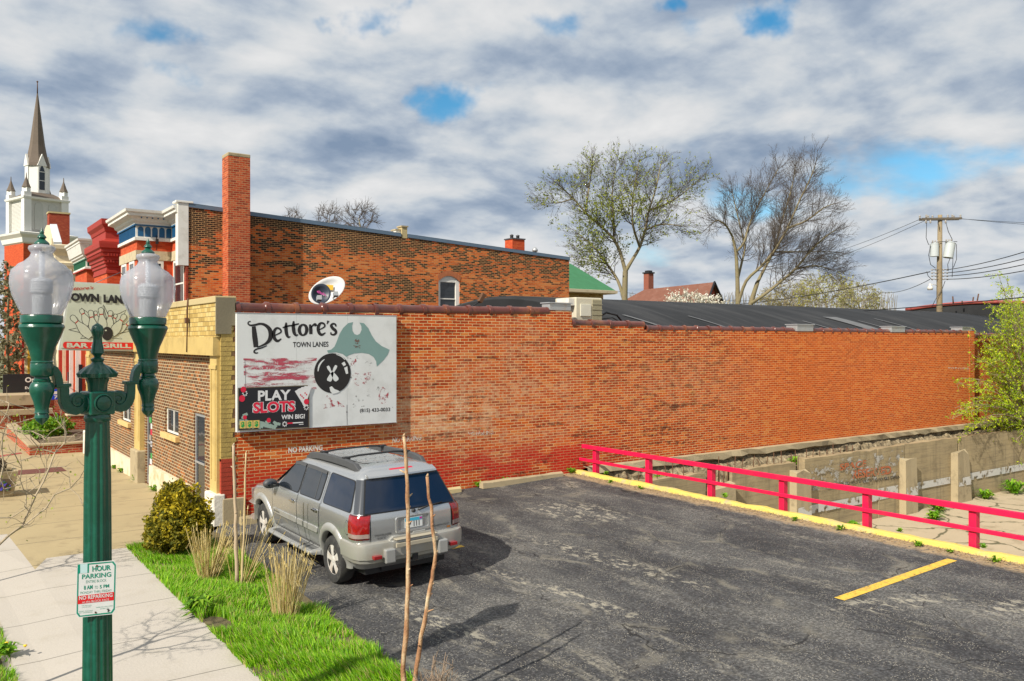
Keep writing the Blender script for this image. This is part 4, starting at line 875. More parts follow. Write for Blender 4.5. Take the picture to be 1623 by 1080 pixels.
for s, q, of in (('HOUR', ((300, 232), (545, 212), (546, 280), (302, 304)), .03), ('PARKING', ((166, 340), (550, 305), (550, 368), (165, 402)), .02), ('ENTIRE BLOCK', ((220, 418), (488, 397), (486, 430), (218, 455)), -.012), ('8 AM', ((190, 488), (305, 475), (305, 530), (190, 542)), .02), ('TO', ((330, 490), (374, 486), (374, 525), (330, 530)), -.01), ('5 PM', ((398, 480), (522, 465), (522, 510), (398, 525)), .02), ('MONDAY THRU FRIDAY', ((143, 567), (556, 530), (556, 563), (143, 600)), -.012),
                 ('TOW AWAY ZONE', ((160, 745), (290, 738), (290, 748), (160, 756)), 0), ('2 HOUR LIMIT', ((165, 765), (285, 758), (285, 768), (165, 776)), 0), ('PARKING LOTS OPEN', ((352, 768), (568, 745), (568, 757), (352, 780)), 0), ('AFTER 5 PM', ((400, 788), (520, 775), (520, 786), (400, 799)), 0), ('EXCEPT HOLIDAYS', ((125, 822), (305, 808), (305, 820), (125, 834)), 0), ('CITY ORDINANCE', ((125, 843), (300, 828), (300, 839), (125, 854)), 0)):
    text_on(mb, s, Q, q, .0015, 0, of)
mb.flat(Q, [(108, 208), (142, 205), (142, 322), (120, 330), (108, 330)], .0012); mb.flat(Q, [(238, 200), (258, 198), (256, 316), (234, 320)], .0012)
mb.build('green_lettering', PG, ps)
mb = MB(); mb.flat(Q, [(143, 205), (238, 198), (236, 318), (143, 326)], .0014); mb.build('blank_patch', paint('pale_sticker', (.48, .66, .66), .35), ps)
mb = MB(); mb.flat(Q, [(112, 625), (590, 568), (588, 678), (106, 732)], .0012); mb.build('red_strip', PR, ps)
mb = MB(); text_on(mb, 'NO REPARKING', Q, [(128, 628), (568, 580), (568, 632), (128, 678)], .0024, 0, .015); text_on(mb, 'on this BLOCK FACE', Q, [(168, 690), (522, 655), (522, 682), (168, 718)], .0024, 0, .0); mb.build('white_lettering', PW, ps)
mb = MB(); [mb.flat(Q, arc(cx_, cy_, 14, 14, n=10), .003) for cx_, cy_ in ((362, 226), (345, 840))]; mb.build('bolt_head', RUST, ps)
mb = MB(); mb.flat(Q, [(488, 800), (510, 790), (535, 808), (520, 818), (515, 836), (500, 828), (508, 812)], .003); mb.build('small_emblem', INK, ps)
mb = MB(); [mb.lathe((LC.x, LC.y, z), [(.114, -.012), (.117, -.012), (.117, .012), (.114, .012)], 40) for z in (1.44, 1.68)]; mb.build('strap', GALV, ps)

# ================================================================== red railing along the kerb
fn = thing('railing', 'low pinkish red two-rail railing along the yellow kerb', 'railing', (9.2, -6, .24))
POSTY = [-.6, -2.5, -4.42, -6.28, -8.1, -10.0, -11.9, -13.8, -15.7, -17.6, -19.5]
for y in POSTY: p = MB(); p.box(9.17, 9.30, y - .062, y + .062, .1, .88); p.build('post', RAILR, fn, bevel=.008)
p = MB(); p.box(9.12, 9.17, -20.3, -.16, .868, .975); p.build('top_rail', RAILR, fn, bevel=.012)
p = MB(); p.box(9.13, 9.17, -20.3, -.05, .54, .615); p.build('lower_rail', RAILR, fn, bevel=.008)

# ================================================================== parking blocks by the wall
def stop(x0, x1, y, yaw, label, m_):
    c_ = Vector(((x0 + x1) / 2, y, lot_z((x0 + x1) / 2))); o = MB(); h = (x1 - x0) / 2; n = 9
    for i in range(n + 1):
        x = -h + 2 * h * i / n; j = rng.normal(0, .006, 3)
        for yy, zz in ((-.10, -.02), (-.085, .11 + j[0]), (-.02, .135 + j[1]), (.06, .13 + j[2]), (.09, -.02)): o.add([(c_.x + x, c_.y + yy + x * yaw, c_.z + zz)], [])
    for i in range(n):
        for q in range(4): o.f.append([i * 5 + q, i * 5 + q + 1, i * 5 + q + 6, i * 5 + q + 5][::-1]); o.m.append(0); o.sm.append(False)
    o.f.append([0, 1, 2, 3, 4]); o.f.append([n * 5 + q for q in range(5)][::-1]); o.m += [0, 0]; o.sm += [False, False]
    tag(o.build('parking_block', m_, None), label, 'parking block', 'concrete parking blocks at the wall foot')
stop(5.95, 8.45, -.22, .045, 'long pale concrete parking block at the brick wall foot near the railing', BLOCKC)
stop(3.6, 5.40, -.20, .0, 'shorter yellowed concrete parking block at the wall beside the silver SUV', paint('yellowed_concrete', (.46, .37, .19), .85, var=.15, bmp=.4))
stop(.32, 1.9, -.20, .0, 'concrete parking block at the wall in front of the silver SUV', BLOCKC)

# ================================================================== stepped concrete retaining wall of the lower yard
rw = thing('retaining_wall', 'old board-marked concrete retaining wall with buttresses below the brick wall', 'wall', (18, -1.2, -2.2))
def rough_box(x0, x1, y0, y1, z0, z1, m_, name, chip=.03):
    o = MB(); n = max(2, int((x1 - x0) / .35)); xs_ = [x0 + (x1 - x0) * i / n for i in range(n + 1)]
    for x in xs_:
        j = rng.normal(0, chip, 2); o.add([(x, y0, z0), (x, y0 + abs(j[0]) * .4, z1 + j[0] * .5), (x, y1, z1 + j[1] * .5), (x, y1, z0)], [])
    for i in range(n):
        for q in range(3): o.f.append([i * 4 + q, i * 4 + q + 1, i * 4 + q + 5, i * 4 + q + 4][::-1]); o.m.append(0); o.sm.append(False)
    o.f.append([0, 1, 2, 3]); o.f.append([n * 4 + q for q in range(4)][::-1]); o.m += [0, 0]; o.sm += [False, False]
    return o.build(name, m_, rw)
WHITEBAND = 1
for x0, x1, z in ((9.1, 12.65, .03), (12.95, 13.75, -.55), (13.75, 16.62, .0), (17.05, 20.9, .065), (20.95, 22.52, .085), (22.56, 26.08, .11), (26.2, 30.0, .10), (30.02, 40, .06)):
    rough_box(x0, x1, -1.2 if x0 != 20.95 else -1.215, -.92, -2.25, z, OLDC, 'wall_panel')
for x0, x1, z in ((12.7, 13.6, -.33), (16.3, 17.05, -.27), (22.2, 22.95, -.42), (25.6, 26.6, -.40), (31.5, 32.3, -.42)):
    rough_box(x0, x1, -1.46, -1.2, -2.25, z, BLOCKC, 'buttress', .09)
Wp = Plane((0, -1.215, 0), (0, -1, 0), 4.0575, 1223, 640)
WSTR = worn('worn_whitewash', (.52, .51, .47), .54, 3.2)
mb = MB()
for x0, x1, z0, z1 in ((17.1, 20.9, -1.62, -1.36), (20.9, 22.1, -1.60, -1.22), (23.05, 25.5, -1.50, -1.26), (26.8, 31.4, -1.52, -1.26), (14, 16.2, -1.75, -1.5)): mb.add([(x0, -1.228, z0), (x1, -1.228, z0), (x1, -1.228, z1), (x0, -1.228, z1)], [(0, 1, 2, 3)])
for x0, x1 in ((22.22, 22.93), (16.35, 17.0), (25.65, 26.55)): mb.add([(x0, -1.465, -1.6), (x1, -1.465, -1.6), (x1, -1.465, -1.3), (x0, -1.465, -1.3)], [(0, 1, 2, 3)])
mb.build('white_stripe', WSTR, rw)
mb = MB(); mb.add([(17.1, -1.222, -.95), (22.45, -1.222, -.95), (22.45, -1.222, -.02), (17.1, -1.222, -.1)], [(0, 1, 2, 3)]); mb.build('whitewash_field', scraped('thin_whitewash', (.40, .39, .35), .44, 2.6, (1, 1, 1.6)), rw)
mb = MB(); text_on(mb, 'SPACE', Wp, [(440, 388), (612, 362), (610, 405), (438, 432)], .012, 0, .02); text_on(mb, 'RESERVED', Wp, [(520, 428), (770, 398), (770, 452), (520, 484)], .012, 0, .03)
mb.build('red_lettering', worn('worn_orange_paint', (.42, .12, .045), .54, 7), rw)
mb = MB(); text_on(mb, 'VIOLATORS TOWED AWAY AT OWNERS EXPENSE', Wp, [(350, 518), (850, 458), (850, 480), (350, 542)], .012, 0, .01); mb.build('black_lettering', worn('worn_black_paint', (.03, .03, .03), .56, 9), rw)
fl = MB(); nx_, ny_ = 120, 5
for i in range(nx_):
    for j in range(ny_): fl.add([(9.1 + i * .25, -.1 - j * .22, -.62 - .02 * j + rng.uniform(-.08, .12))], [])
for i in range(nx_ - 1):
    for j in range(ny_ - 1): fl.f.append([i * ny_ + j, i * ny_ + j + 1, (i + 1) * ny_ + j + 1, (i + 1) * ny_ + j]); fl.m.append(0); fl.sm.append(False)
structure(fl.build('terrain', RUBBLE))
rbm = MB()
for x in list(np.arange(9.6, 12.6, .34)) + list(np.arange(13.3, 19.8, .36)):
    x += rng.uniform(-.08, .08); h = rng.uniform(.18, .42); y = -1.05 + rng.uniform(-.04, .04); rbm.tube([(x, y, -.3), (x + rng.uniform(-.02, .02), y, h * .5), (x + rng.uniform(-.05, .05), y + rng.uniform(-.03, .03), h)], .012, 5)
for x in np.arange(12.8, 13.7, .17): rbm.tube([(x, -1.1, -.6), (x + .02, -1.1, .15 + rng.uniform(-.1, .1))], .014, 5)
rbm.build('rusty_rebar', RUST, rw)

# ================================================================== things on the hall roof
ac = thing('air_conditioner', 'beige boxy air conditioner unit standing on the brick wall step', 'air conditioner', (9.85, .75, 4.1))
ACM = paint('beige_enamel', (.56, .52, .40), .5, var=.06, dirt=(.42, .36, .25), damt=.3)
mb = MB(); mb.box(9.36, 10.28, .35, 1.25, 4.13, 4.80); mb.build('casing', ACM, ac, bevel=.03)
mb = MB(); mb.box(9.50, 9.86, .318, .346, 4.30, 4.62); mb.build('service_panel', paint('pale_enamel', (.62, .60, .50), .5), ac, bevel=.006)
mb = MB()
for x in np.arange(9.92, 10.26, .035): mb.box(x, x + .012, .330, .352, 4.2, 4.76)
for z in (4.34, 4.48, 4.62): mb.box(9.90, 10.27, .322, .331, z, z + .012)
mb.build('grille', paint('grille_enamel', (.36, .33, .22), .5), ac)
mb = MB(); mb.box(9.15, 9.40, .40, .9, 4.58, 4.77); mb.build('duct_collar', paint('white_duct', (.66, .64, .58), .5, dirt=(.4, .2, .08), damt=.3), ac)
mb = MB(); mb.tube([(10.28, .6, 4.25), (10.6, .55, 4.42), (10.95, .5, 4.36), (11.2, .5, 4.12)], .03, 8); mb.tube([(10.28, .5, 4.22), (10.7, .4, 4.28), (11.05, .45, 4.15)], .018, 6); mb.build('hose', BLACKM, ac)
def metal_box(x0, x1, y0, y1, z0, z1, label):
    t = thing('scupper_box', label, 'metal box', ((x0 + x1) / 2, y0, z0), 'galvanised boxes on the wall top'); mb = MB(); mb.box(x0, x1, y0, y1, z0, z1); mb.build('casing', GALV, t, bevel=.01)
    mb = MB(); mb.box(x0 - .03, x1 + .03, y0 - .03, y1 + .03, z1, z1 + .025); mb.build('lid', ALU, t)
metal_box(8.22, 8.92, .02, .35, 4.42, 4.60, 'galvanised box on the raised wall end beside the air conditioner'); metal_box(18.28, 19.15, -.02, .4, 3.95, 4.16, 'galvanised box in a gap of the tile coping nearest the air conditioner')
metal_box(23.75, 24.65, -.02, .4, 3.95, 4.15, 'galvanised box between two tile copings near the pale roof patch'); metal_box(28.9, 29.7, .05, .5, 3.98, 4.17, 'galvanised box on the coping end next to the yellow-green shrub')
DISHP = Plane((0, 1.5, 0), (0, -1, 0), 18, 480, 430)
def dish(name, cx_, cy_, rx, ry, rot, m_, label, y, arm=True):
    c_ = OY(480 + cx_ / 18, 430 + cy_ / 18, y); k = (y - CY) / ray(480 + cx_ / 18, 430 + cy_ / 18).y / FOC / 18
    t = thing(name, label, 'satellite dish', (c_.x, c_.y, 3.85), 'satellite dishes on the front roof')
    n_ = Vector((-.25, -1, .25)).normalized(); u = n_.cross(Vector((0, 0, 1))).normalized() * -1; v_ = u.cross(n_).normalized()
    if v_.z < 0: v_ = -v_
    ua = u * math.cos(rot) + v_ * math.sin(rot); va = -u * math.sin(rot) + v_ * math.cos(rot)
    mb = MB(); prof = [(.02, .10), (.4, .085), (.75, .045), (1., 0), (1.02, .005), (1.0, .02), (.7, .07), (.02, .125)]
    vs, fs = [], []; K_ = 36
    for r_, d_ in prof:
        for j in range(K_): a = 2 * math.pi * j / K_; vs.append(c_ + ua * (rx * k * 1.1 * r_ * math.cos(a)) + va * (ry * k * 1.1 * r_ * math.sin(a)) - n_ * d_)
    for i in range(len(prof) - 1):
        for j in range(K_): fs.append((i * K_ + j, i * K_ + (j + 1) % K_, (i + 1) * K_ + (j + 1) % K_, (i + 1) * K_ + j))
    fs.append(list(range(K_))); mb.add(vs, fs, 0, True); mb.build('reflector', m_, t)
    mb = MB(); mb.tube([(c_.x, c_.y + .12, c_.z), (c_.x + .05, c_.y + .2, c_.z - .3), (c_.x + .05, c_.y + .2, 3.82)], .025, 8); mb.box(c_.x - .15, c_.x + .25, c_.y + .05, c_.y + .4, 3.82, 3.84)
    lo = c_ - va * (ry * k * .9); e = c_ + n_ * .38 - va * .25
    mb.tube([lo, lo * .4 + e * .6 - Vector((0, 0, .03)), e], .016, 6); mb.build('mast', DARKMETAL, t)
    mb = MB(); mb.obox(e, u * .05, n_ * .08, v_ * .05); mb.build('receiver', paint('receiver_grey', (.32, .34, .35), .5), t)
    return t, c_, u, v_, n_, k
t, c_, u, v_, n_, k = dish('satellite_dish', 690, 545, 520, 300, R(33), paint('dish_white', (.72, .72, .70), .45), 'large white satellite dish with a yellow patch behind the tile coping', 1.9)
mb = MB(); o = c_ + n_ * -.04; mb.add([o + u * a + v_ * b_ for a, b_ in ((-.02, .02), (.15, .02), (.16, .14), (.02, .15), (-.10, .10))], [(0, 1, 2, 3, 4)]); mb.build('yellow_patch', paint('dish_yellow', (.70, .42, .04), .5), t)
t, c_, u, v_, n_, k = dish('satellite_dish', 520, 640, 245, 270, R(-25), paint('dish_navy', (.025, .035, .055), .45), 'small dark navy satellite dish in front of the large white dish', 1.45)
mb = MB(); o = c_ - n_ * .02; text_3d(mb, 'dish', o + u * -.09 + v_ * .03, u * .20 + v_ * -.09, v_ * .07, 0, .02); mb.build('dish_lettering', paint('dish_pink', (.50, .06, .28), .5), t)
lf = thing('floodlight', 'small brown floodlight on a bent bracket at the wall top', 'floodlight', (6.05, .1, 4.4)); mb = MB(); mb.obox((6.28, .2, 4.68), (.06, 0, .10), (0, .05, 0), (.04, 0, -.025)); mb.build('lamp_head', RUST, lf); mb = MB(); mb.tube([(5.85, .15, 4.4), (6.05, .18, 4.5), (6.24, .2, 4.60)], .014, 6); mb.build('bracket', BLACKM, lf)

# ================================================================== the parked SUV (built round the origin, nose to +Y, then moved)
def build_suv():
    t = thing('parked_suv', 'silver SUV with black roof rails parked nose to the brick wall', 'car', (0, 0, 0))
    m_, nt_, b = new_mat('silver_car_paint'); p = geo(nt_).outputs['Position']; spz = N(nt_, 'ShaderNodeSeparateXYZ', i_0=p)
    base = MIX(nt_, NOISE(nt_, p, 2.5, 4), (.43, .44, .445), (.50, .51, .51))
    dust = MATH(nt_, 'MULTIPLY', RANGE(nt_, spz.outputs[2], .95, .35), RANGE(nt_, NOISE(nt_, p, 3, 6, .65), .35, .65))
    base = MIX(nt_, MATH(nt_, 'MULTIPLY', dust, .4), base, (.32, .30, .26))
    setin(nt_, b, Base_Color=base, Metallic=.7, Roughness=MIX(nt_, dust, (.26, .26, .26), (.5, .5, .5)), Coat_Weight=.5, Coat_Roughness=.08); PAINT = m_
    CLAD = paint('silver_plastic', (.42, .42, .40), .40, metal=.5, var=.08, vs=5, dirt=(.27, .25, .19), damt=.5)
    BUMP = paint('bumper_silver', (.42, .41, .37), .38, metal=.5, var=.08, vs=4, dirt=(.36, .32, .23), damt=.5)
    RUB = paint('black_trim', (.018, .018, .019), .5, var=.2, vs=20); GREYT = paint('grey_trim', (.055, .057, .06), .55, var=.15, vs=9)
    SG = glass('car_glass', (.012, .016, .022), .02, .8); SG2 = glass('tinted_rear_glass', (.006, .012, .028), .015, .7)
    RED_ = paint('tail_light_red', (.26, .003, .006), .12, coat=.8, var=.6, vs=22); CLR = paint('clear_lens', (.30, .22, .20), .12, coat=.8, var=.2, vs=40)
    CHR = paint('chrome', (.62, .62, .62), .15, metal=1.); TYRE = paint('tyre_rubber', (.028, .028, .028), .8, var=.3, vs=15, bmp=.3, bs=60, dirt=(.09, .085, .07), damt=.5)
    RIM = paint('alloy', (.68, .65, .60), .35, metal=.25, dirt=(.42, .27, .14), damt=.5, vs=8); BRK = paint('brake_rust', (.33, .18, .08), .7, var=.3)
    def lerp(z, tab):
        for (a, va), (c, vc) in zip(tab, tab[1:]):
            if z <= c: return va + (vc - va) * max(0, (z - a)) / (c - a)
        return tab[-1][1]
    HW = [(.36, .80), (.48, .875), (.62, .905), (.80, .925), (.95, .93), (1.08, .925), (1.17, .905), (1.215, .880), (1.70, .700), (1.765, .655), (1.82, .58), (1.855, .46), (1.87, .25)]
    YR = [(.36, -2.35), (.48, -2.48), (.80, -2.50), (1.0, -2.505), (1.16, -2.495), (1.215, -2.47), (1.70, -2.215), (1.765, -2.165), (1.82, -2.09), (1.855, -1.97), (1.87, -1.7)]
    YF = [(.36, 2.35), (.48, 2.50), (.70, 2.56), (.88, 2.54), (.98, 2.46), (1.06, 2.30), (1.10, 2.0), (1.17, 1.42), (1.215, 1.22), (1.70, .44), (1.765, .30), (1.82, .12), (1.855, -.15), (1.87, -.6)]
    hw = lambda z: lerp(z, HW); yr = lambda z: lerp(z, YR); yf = lambda z: lerp(z, YF)
    bow_r = lambda z: .055 if z < 1.25 else .05
    def rear(x, z): return yr(z) - bow_r(z) * (1 - (x / hw(z)) ** 2)
    def outline(z):
        W, r0, f0 = hw(z), yr(z), yf(z); pts = []
        cr = min(.16, W * .5); cf = min(.35 if z < 1.2 else .22, W * .6); br, bf = bow_r(z), (.16 if z < 1.2 else .12)
        def corner(cx_, cy_, rx, ry, a0, a1, n): return [(cx_ + rx * math.cos(R(a0 + (a1 - a0) * i / n)), cy_ + ry * math.sin(R(a0 + (a1 - a0) * i / n))) for i in range(n + 1)]
        xr = W - cr; yrc = r0 + cr * 1.0
        pts += [(-xr * (1 - 2 * i / 10), r0 - br * (1 - (xr / W * (1 - 2 * i / 10)) ** 2) + br * (1 - (xr / W) ** 2)) for i in range(11)]
        pts += corner(xr, yrc, cr, cr, -90, 0, 6)[1:]
        for i in range(1, 14): q = i / 14; pts.append((W, yrc + (f0 - cf - yrc) * q))
        pts += corner(W - cf, f0 - cf, cf, cf, 0, 90, 6)
        pts += [((W - cf) * (1 - 2 * i / 10), f0 + bf * (1 - (1 - 2 * i / 10) ** 2)) for i in range(1, 10)]
        pts += corner(-W + cf, f0 - cf, cf, cf, 90, 180, 6)
        for i in range(1, 14): q = 1 - i / 14; pts.append((-W, yrc + (f0 - cf - yrc) * q))
        pts += corner(-xr, yrc, cr, cr, 180, 270, 6)[:-1]
        return pts
    ZS = [.36, .42, .48, .55, .62, .70, .80, .88, .95, 1.0, 1.06, 1.10, 1.135, 1.17, 1.195, 1.215, 1.30, 1.40, 1.50, 1.60, 1.70, 1.735, 1.765, 1.795, 1.82, 1.84, 1.855, 1.865, 1.87]
    mb = MB(); k = len(outline(.5))
    for z in ZS: mb.add([(x, y, z) for x, y in outline(z)], [])
    for i in range(len(ZS) - 1):
        for j in range(k): mb.f.append([i * k + j, i * k + (j + 1) % k, (i + 1) * k + (j + 1) % k, (i + 1) * k + j]); mb.m.append(0); mb.sm.append(True)
    mb.f.append(list(range(k))[::-1]); mb.f.append([(len(ZS) - 1) * k + j for j in range(k)]); mb.m += [0, 0]; mb.sm += [False, True]
    body = mb.build('body', [PAINT, RUB], t)
    AXR, AXF, TR = -1.55, 1.727, .375
    cut = MB()
    for ay in (AXR, AXF):
        for s in (-1, 1): cut.lathe((s * .55, ay, .40), [(.445, 0), (.445, .6)] if s > 0 else [(.445, -.6), (.445, 0)], 40, 1, False, ax=(Vector((0, 1, 0)), Vector((0, 0, 1)), Vector((1, 0, 0))))
    co = cut.build('arch_cutter', [PAINT, RUB])
    bpy.context.view_layer.update()
    md = body.modifiers.new('arches', 'BOOLEAN'); md.operation = 'DIFFERENCE'; md.object = co; md.solver = 'EXACT'
    me = bpy.data.meshes.new_from_object(body.evaluated_get(bpy.context.evaluated_depsgraph_get())); body.modifiers.clear(); body.data = me
    bpy.data.objects.remove(co); me.set_sharp_from_angle(angle=R(32))
    def rpoly(q, r_=.06, n=5):
        o = []; K_ = len(q)
        for i in range(K_):
            p, a, c = Vector(q[i]), Vector(q[i - 1]), Vector(q[(i + 1) % K_]); A = p + (a - p).normalized() * min(r_, (a - p).length * .45); C_ = p + (c - p).normalized() * min(r_, (c - p).length * .45)
            for j in range(n + 1): s = j / n; o.append(tuple((1 - s) ** 2 * A + 2 * s * (1 - s) * p + s * s * C_))
        return o
    def side(mb_, q, off, sgn, mi=0): mb_.add([(sgn * (hw(z) + off), y, z) for y, z in q], [list(range(len(q))) if sgn > 0 else list(range(len(q)))[::-1]], mi)
    def side_grid(mb_, y0, y1, z0, z1, off, sgn, n=14, m__=6):
        vs = [(sgn * (hw(z0 + (z1 - z0) * j / m__) + off), y0 + (y1 - y0) * i / n, z0 + (z1 - z0) * j / m__) for j in range(m__ + 1) for i in range(n + 1)]
        mb_.add(vs, [(j * (n + 1) + i, j * (n + 1) + i + 1, (j + 1) * (n + 1) + i + 1, (j + 1) * (n + 1) + i) for j in range(m__) for i in range(n)], 0, True)
    def side_line(mb_, pts, wd, off, sgn):
        L, Q_ = [], []
        for i, p in enumerate(pts):
            a, c = pts[max(i - 1, 0)], pts[min(i + 1, len(pts) - 1)]; dx, dz = c[0] - a[0], c[1] - a[1]; l = math.hypot(dx, dz) or 1
            L.append((p[0] - dz / l * wd / 2, p[1] + dx / l * wd / 2)); Q_.append((p[0] + dz / l * wd / 2, p[1] - dx / l * wd / 2))
        vs = [(sgn * (hw(z) + off), y, z) for y, z in L + Q_]; n = len(L); mb_.add(vs, [(i, i + 1, n + i + 1, n + i) for i in range(n - 1)])
    def dens(pts, n=8): return [tuple(Vector(a).lerp(Vector(c), i / n)) for a, c in zip(pts, pts[1:]) for i in range(n)] + [pts[-1]]
    PWR = [(-1.15, 1.225), (-2.20, 1.23), (-2.07, 1.665), (-1.15, 1.685)]; PRD = [(-.13, 1.225), (-.98, 1.232), (-.99, 1.655), (-.14, 1.675)]; PFD = [(.93, 1.222), (-.05, 1.225), (-.06, 1.675), (.38, 1.665)]
    for s in (-1, 1):
        for nm, q, gm in (('rear_side_window', PWR, SG2), ('rear_door_window', PRD, SG), ('front_door_window', PFD, SG)):
            w_ = MB(); side(w_, rpoly(q, .07), .009, s); wo = w_.build(nm, gm, t)
            f_ = MB(); o = rpoly(q, .07); cen = Vector((sum(p[0] for p in q) / 4, sum(p[1] for p in q) / 4)); big = [tuple(Vector(p) + (Vector(p) - cen).normalized() * .028) for p in o]; side(f_, big, .005, s); f_.build('window_seal', RUB, wo)
            if nm == 'rear_door_window': b_ = MB(); side_line(b_, [(-.80, 1.235), (-.77, 1.655)], .025, .012, s); b_.build('divider_bar', GREYT, wo)
        v_ = MB()
        for q in ([(.42, 1.672), (.2, 1.69), (-.07, 1.688)], [(-.13, 1.688), (-.5, 1.688), (-1.0, 1.672)]):
            side_line(v_, dens(q), .055, .022, s)
        v_.build('wind_deflector', GREYT, t)
        # doors: skins a hair proud of the body, with dark gaps round them
        d1 = MB(); side_grid(d1, -.075, 1.12, .50, 1.19, .006, s); fd = d1.build('front_door', PAINT, t)
        d2 = MB(); side_grid(d2, -1.05, -.095, .50, 1.19, .006, s); rd = d2.build('rear_door', PAINT, t)
        gp = MB()
        side_line(gp, dens([(1.125, .46), (1.125, 1.2)]), .011, .007, s); side_line(gp, dens([(-.085, .46), (-.085, 1.2), (-.095, 1.7)]), .013, .0085, s); side_line(gp, dens([(-1.055, .80), (-1.07, .95), (-1.075, 1.2), (-1.075, 1.69)]), .011, .0085, s); side_line(gp, dens([(1.12, .47), (-1.04, .47)], 20), .012, .007, s)
        gp.build('door_gap', RUB, t)
        for dr, y in ((fd, .10), (rd, -.92)):
            h = MB(); x = s * (hw(1.06) + .006); h.prism([(x, yy, zz) for yy, zz in rpoly([(y - .10, 1.035), (y + .10, 1.035), (y + .10, 1.095), (y - .10, 1.095)], .025)], (s, 0, 0), .008); h.obox((x + s * .028, y, 1.07), (.012, 0, 0), (0, .085, 0), (0, 0, .014)); h.build('handle', CHR if s < 0 else PAINT, dr, bevel=.004)
        for dr, y0, y1 in ((fd, -.065, 1.08), (rd, -1.0, -.105)):
            ml = MB(); x0 = s * (hw(.76) + .006); P_ = rpoly([(y0, .70), (y1, .70), (y1, .80), (y0, .80)], .03); ml.prism([(x0, yy, zz) for yy, zz in P_], (s, 0, 0), .020); ml.build('side_moulding', CLAD, dr, bevel=.008)
        if s < 0:
            bd_ = MB(); xx = s * (hw(.76) + .030); text_3d(bd_, 'TRAILBLAZER', (xx, 1.02, .738), (0, -.30, 0), (0, 0, .028), 0, .02); bd_.build('door_lettering', GREYT, fd)
        # flares, running board, mirror, fuel door
        for ay, a0, a1 in ((AXR, -8, 188), (AXF, -8, 188)):
            fl_ = MB(); rows = []
            for i in range(29):
                a = R(a0 + (a1 - a0) * i / 28)
                for r_, off in ((.435, -.06), (.435, .030), (.455, .040), (.50, .036), (.545, .022), (.565, .0), (.57, -.02)):
                    y, z = ay + r_ * math.cos(a), .40 + r_ * math.sin(a); fl_.add([(s * (hw(max(.42, min(z, 1.0))) + off), y, max(z, .34))], [])
            for i in range(28):
                for j in range(6): f = [i * 7 + j, i * 7 + j + 1, (i + 1) * 7 + j + 1, (i + 1) * 7 + j]; fl_.f.append(f if s < 0 else f[::-1]); fl_.m.append(0); fl_.sm.append(True)
            fl_.build('wheel_flare', CLAD, t)
        rb_ = MB(); pr = [(.80, .335), (1.03, .335), (1.06, .37), (1.05, .40), (.80, .415)]
        ends = [(-1.0, .86), (-.93, .97), (-.86, 1), (1.05, 1), (1.13, .97), (1.2, .86)]
        for y, sc_ in ends: rb_.add([(s * (.80 + (x - .80) * (sc_ - .8) / .2 if x > .8 else .80), y, z) for x, z in pr], [])
        for i in range(len(ends) - 1):
            for j in range(5): rb_.f.append([i * 5 + j, i * 5 + (j + 1) % 5, (i + 1) * 5 + (j + 1) % 5, (i + 1) * 5 + j]); rb_.m.append(0); rb_.sm.append(False)
        rb_.f += [[0, 1, 2, 3, 4], [len(ends) * 5 - 5 + j for j in range(5)]]; rb_.m += [0, 0]; rb_.sm += [False, False]
        ro = rb_.build('running_board', GREYT if False else paint('running_board_grey', (.24, .245, .24), .6, var=.1, vs=6, bmp=.3, bs=70), t, bevel=.008)
        tr_ = MB()
        for i in range(22): y = -.84 + i * .085; tr_.box(min(s * .85, s * .985), max(s * .85, s * 1.02), y, y + .03, .398, .416)
        tr_.build('tread', GREYT, ro)
        mi_ = MB(); mc = Vector((s * 1.035, .93, 1.26)); mi_.lathe(mc, [(.001, -.075), (.07, -.07), (.098, -.04), (.105, .0), (.095, .05), (.06, .085), (.001, .1)], 20, ax=(Vector((1.25, 0, 0)), Vector((0, 0, .85)), Vector((0, 1, 0)))); mi_.obox((s * .90, .93, 1.22), (.06, 0, 0), (0, .03, 0), (0, 0, .03)); mo = mi_.build('wing_mirror', GREYT if s < 0 else RUB, t, autosm=50)
        mg = MB(); mg.lathe(mc + Vector((0, -.0765, 0)), [(.001, 0), (.062, 0), (.062, .001)], 20, ax=(Vector((1.25, 0, 0)), Vector((0, 0, .85)), Vector((0, 1, 0)))); mg.build('mirror_glass', SG, mo)
        if s < 0:
            fd_ = MB(); x = s * (hw(1.0) + .003); fd_.prism([(x, -2.17 + .085 * math.cos(a), 1.0 + .10 * math.sin(a)) for a in [2 * math.pi * i / 24 for i in range(24)]], (s, 0, 0), .006); fd_.build('fuel_door', PAINT, t, bevel=.003)
            fr_ = MB(); q = [(-2.17 + .092 * math.cos(a), 1.0 + .107 * math.sin(a)) for a in [2 * math.pi * i / 24 for i in range(25)]]; side_line(fr_, q, .008, .004, s); fr_.build('fuel_door_gap', RUB, t)
        # wheels
        for ay in (AXR, AXF):
            c = Vector((s * .80, ay, TR)); ax = (Vector((0, 1, 0)), Vector((0, 0, 1)), Vector((s, 0, 0)))
            wh = thing('wheel', '', '', c); del wh['label']; del wh['category']; wh.parent = t
            ty = MB(); ty.lathe(c, [(.235, -.118), (.30, -.125), (.352, -.118), (.372, -.085), (.376, -.03), (.376, .03), (.372, .085), (.352, .118), (.30, .127), (.245, .118), (.232, .10)], 44, ax=ax); ty.build('tyre', TYRE, wh, autosm=35)
            ri = MB(); ri.lathe(c, [(.235, .10), (.228, .106), (.222, .09), (.21, .02), (.05, .0)], 40, ax=ax)
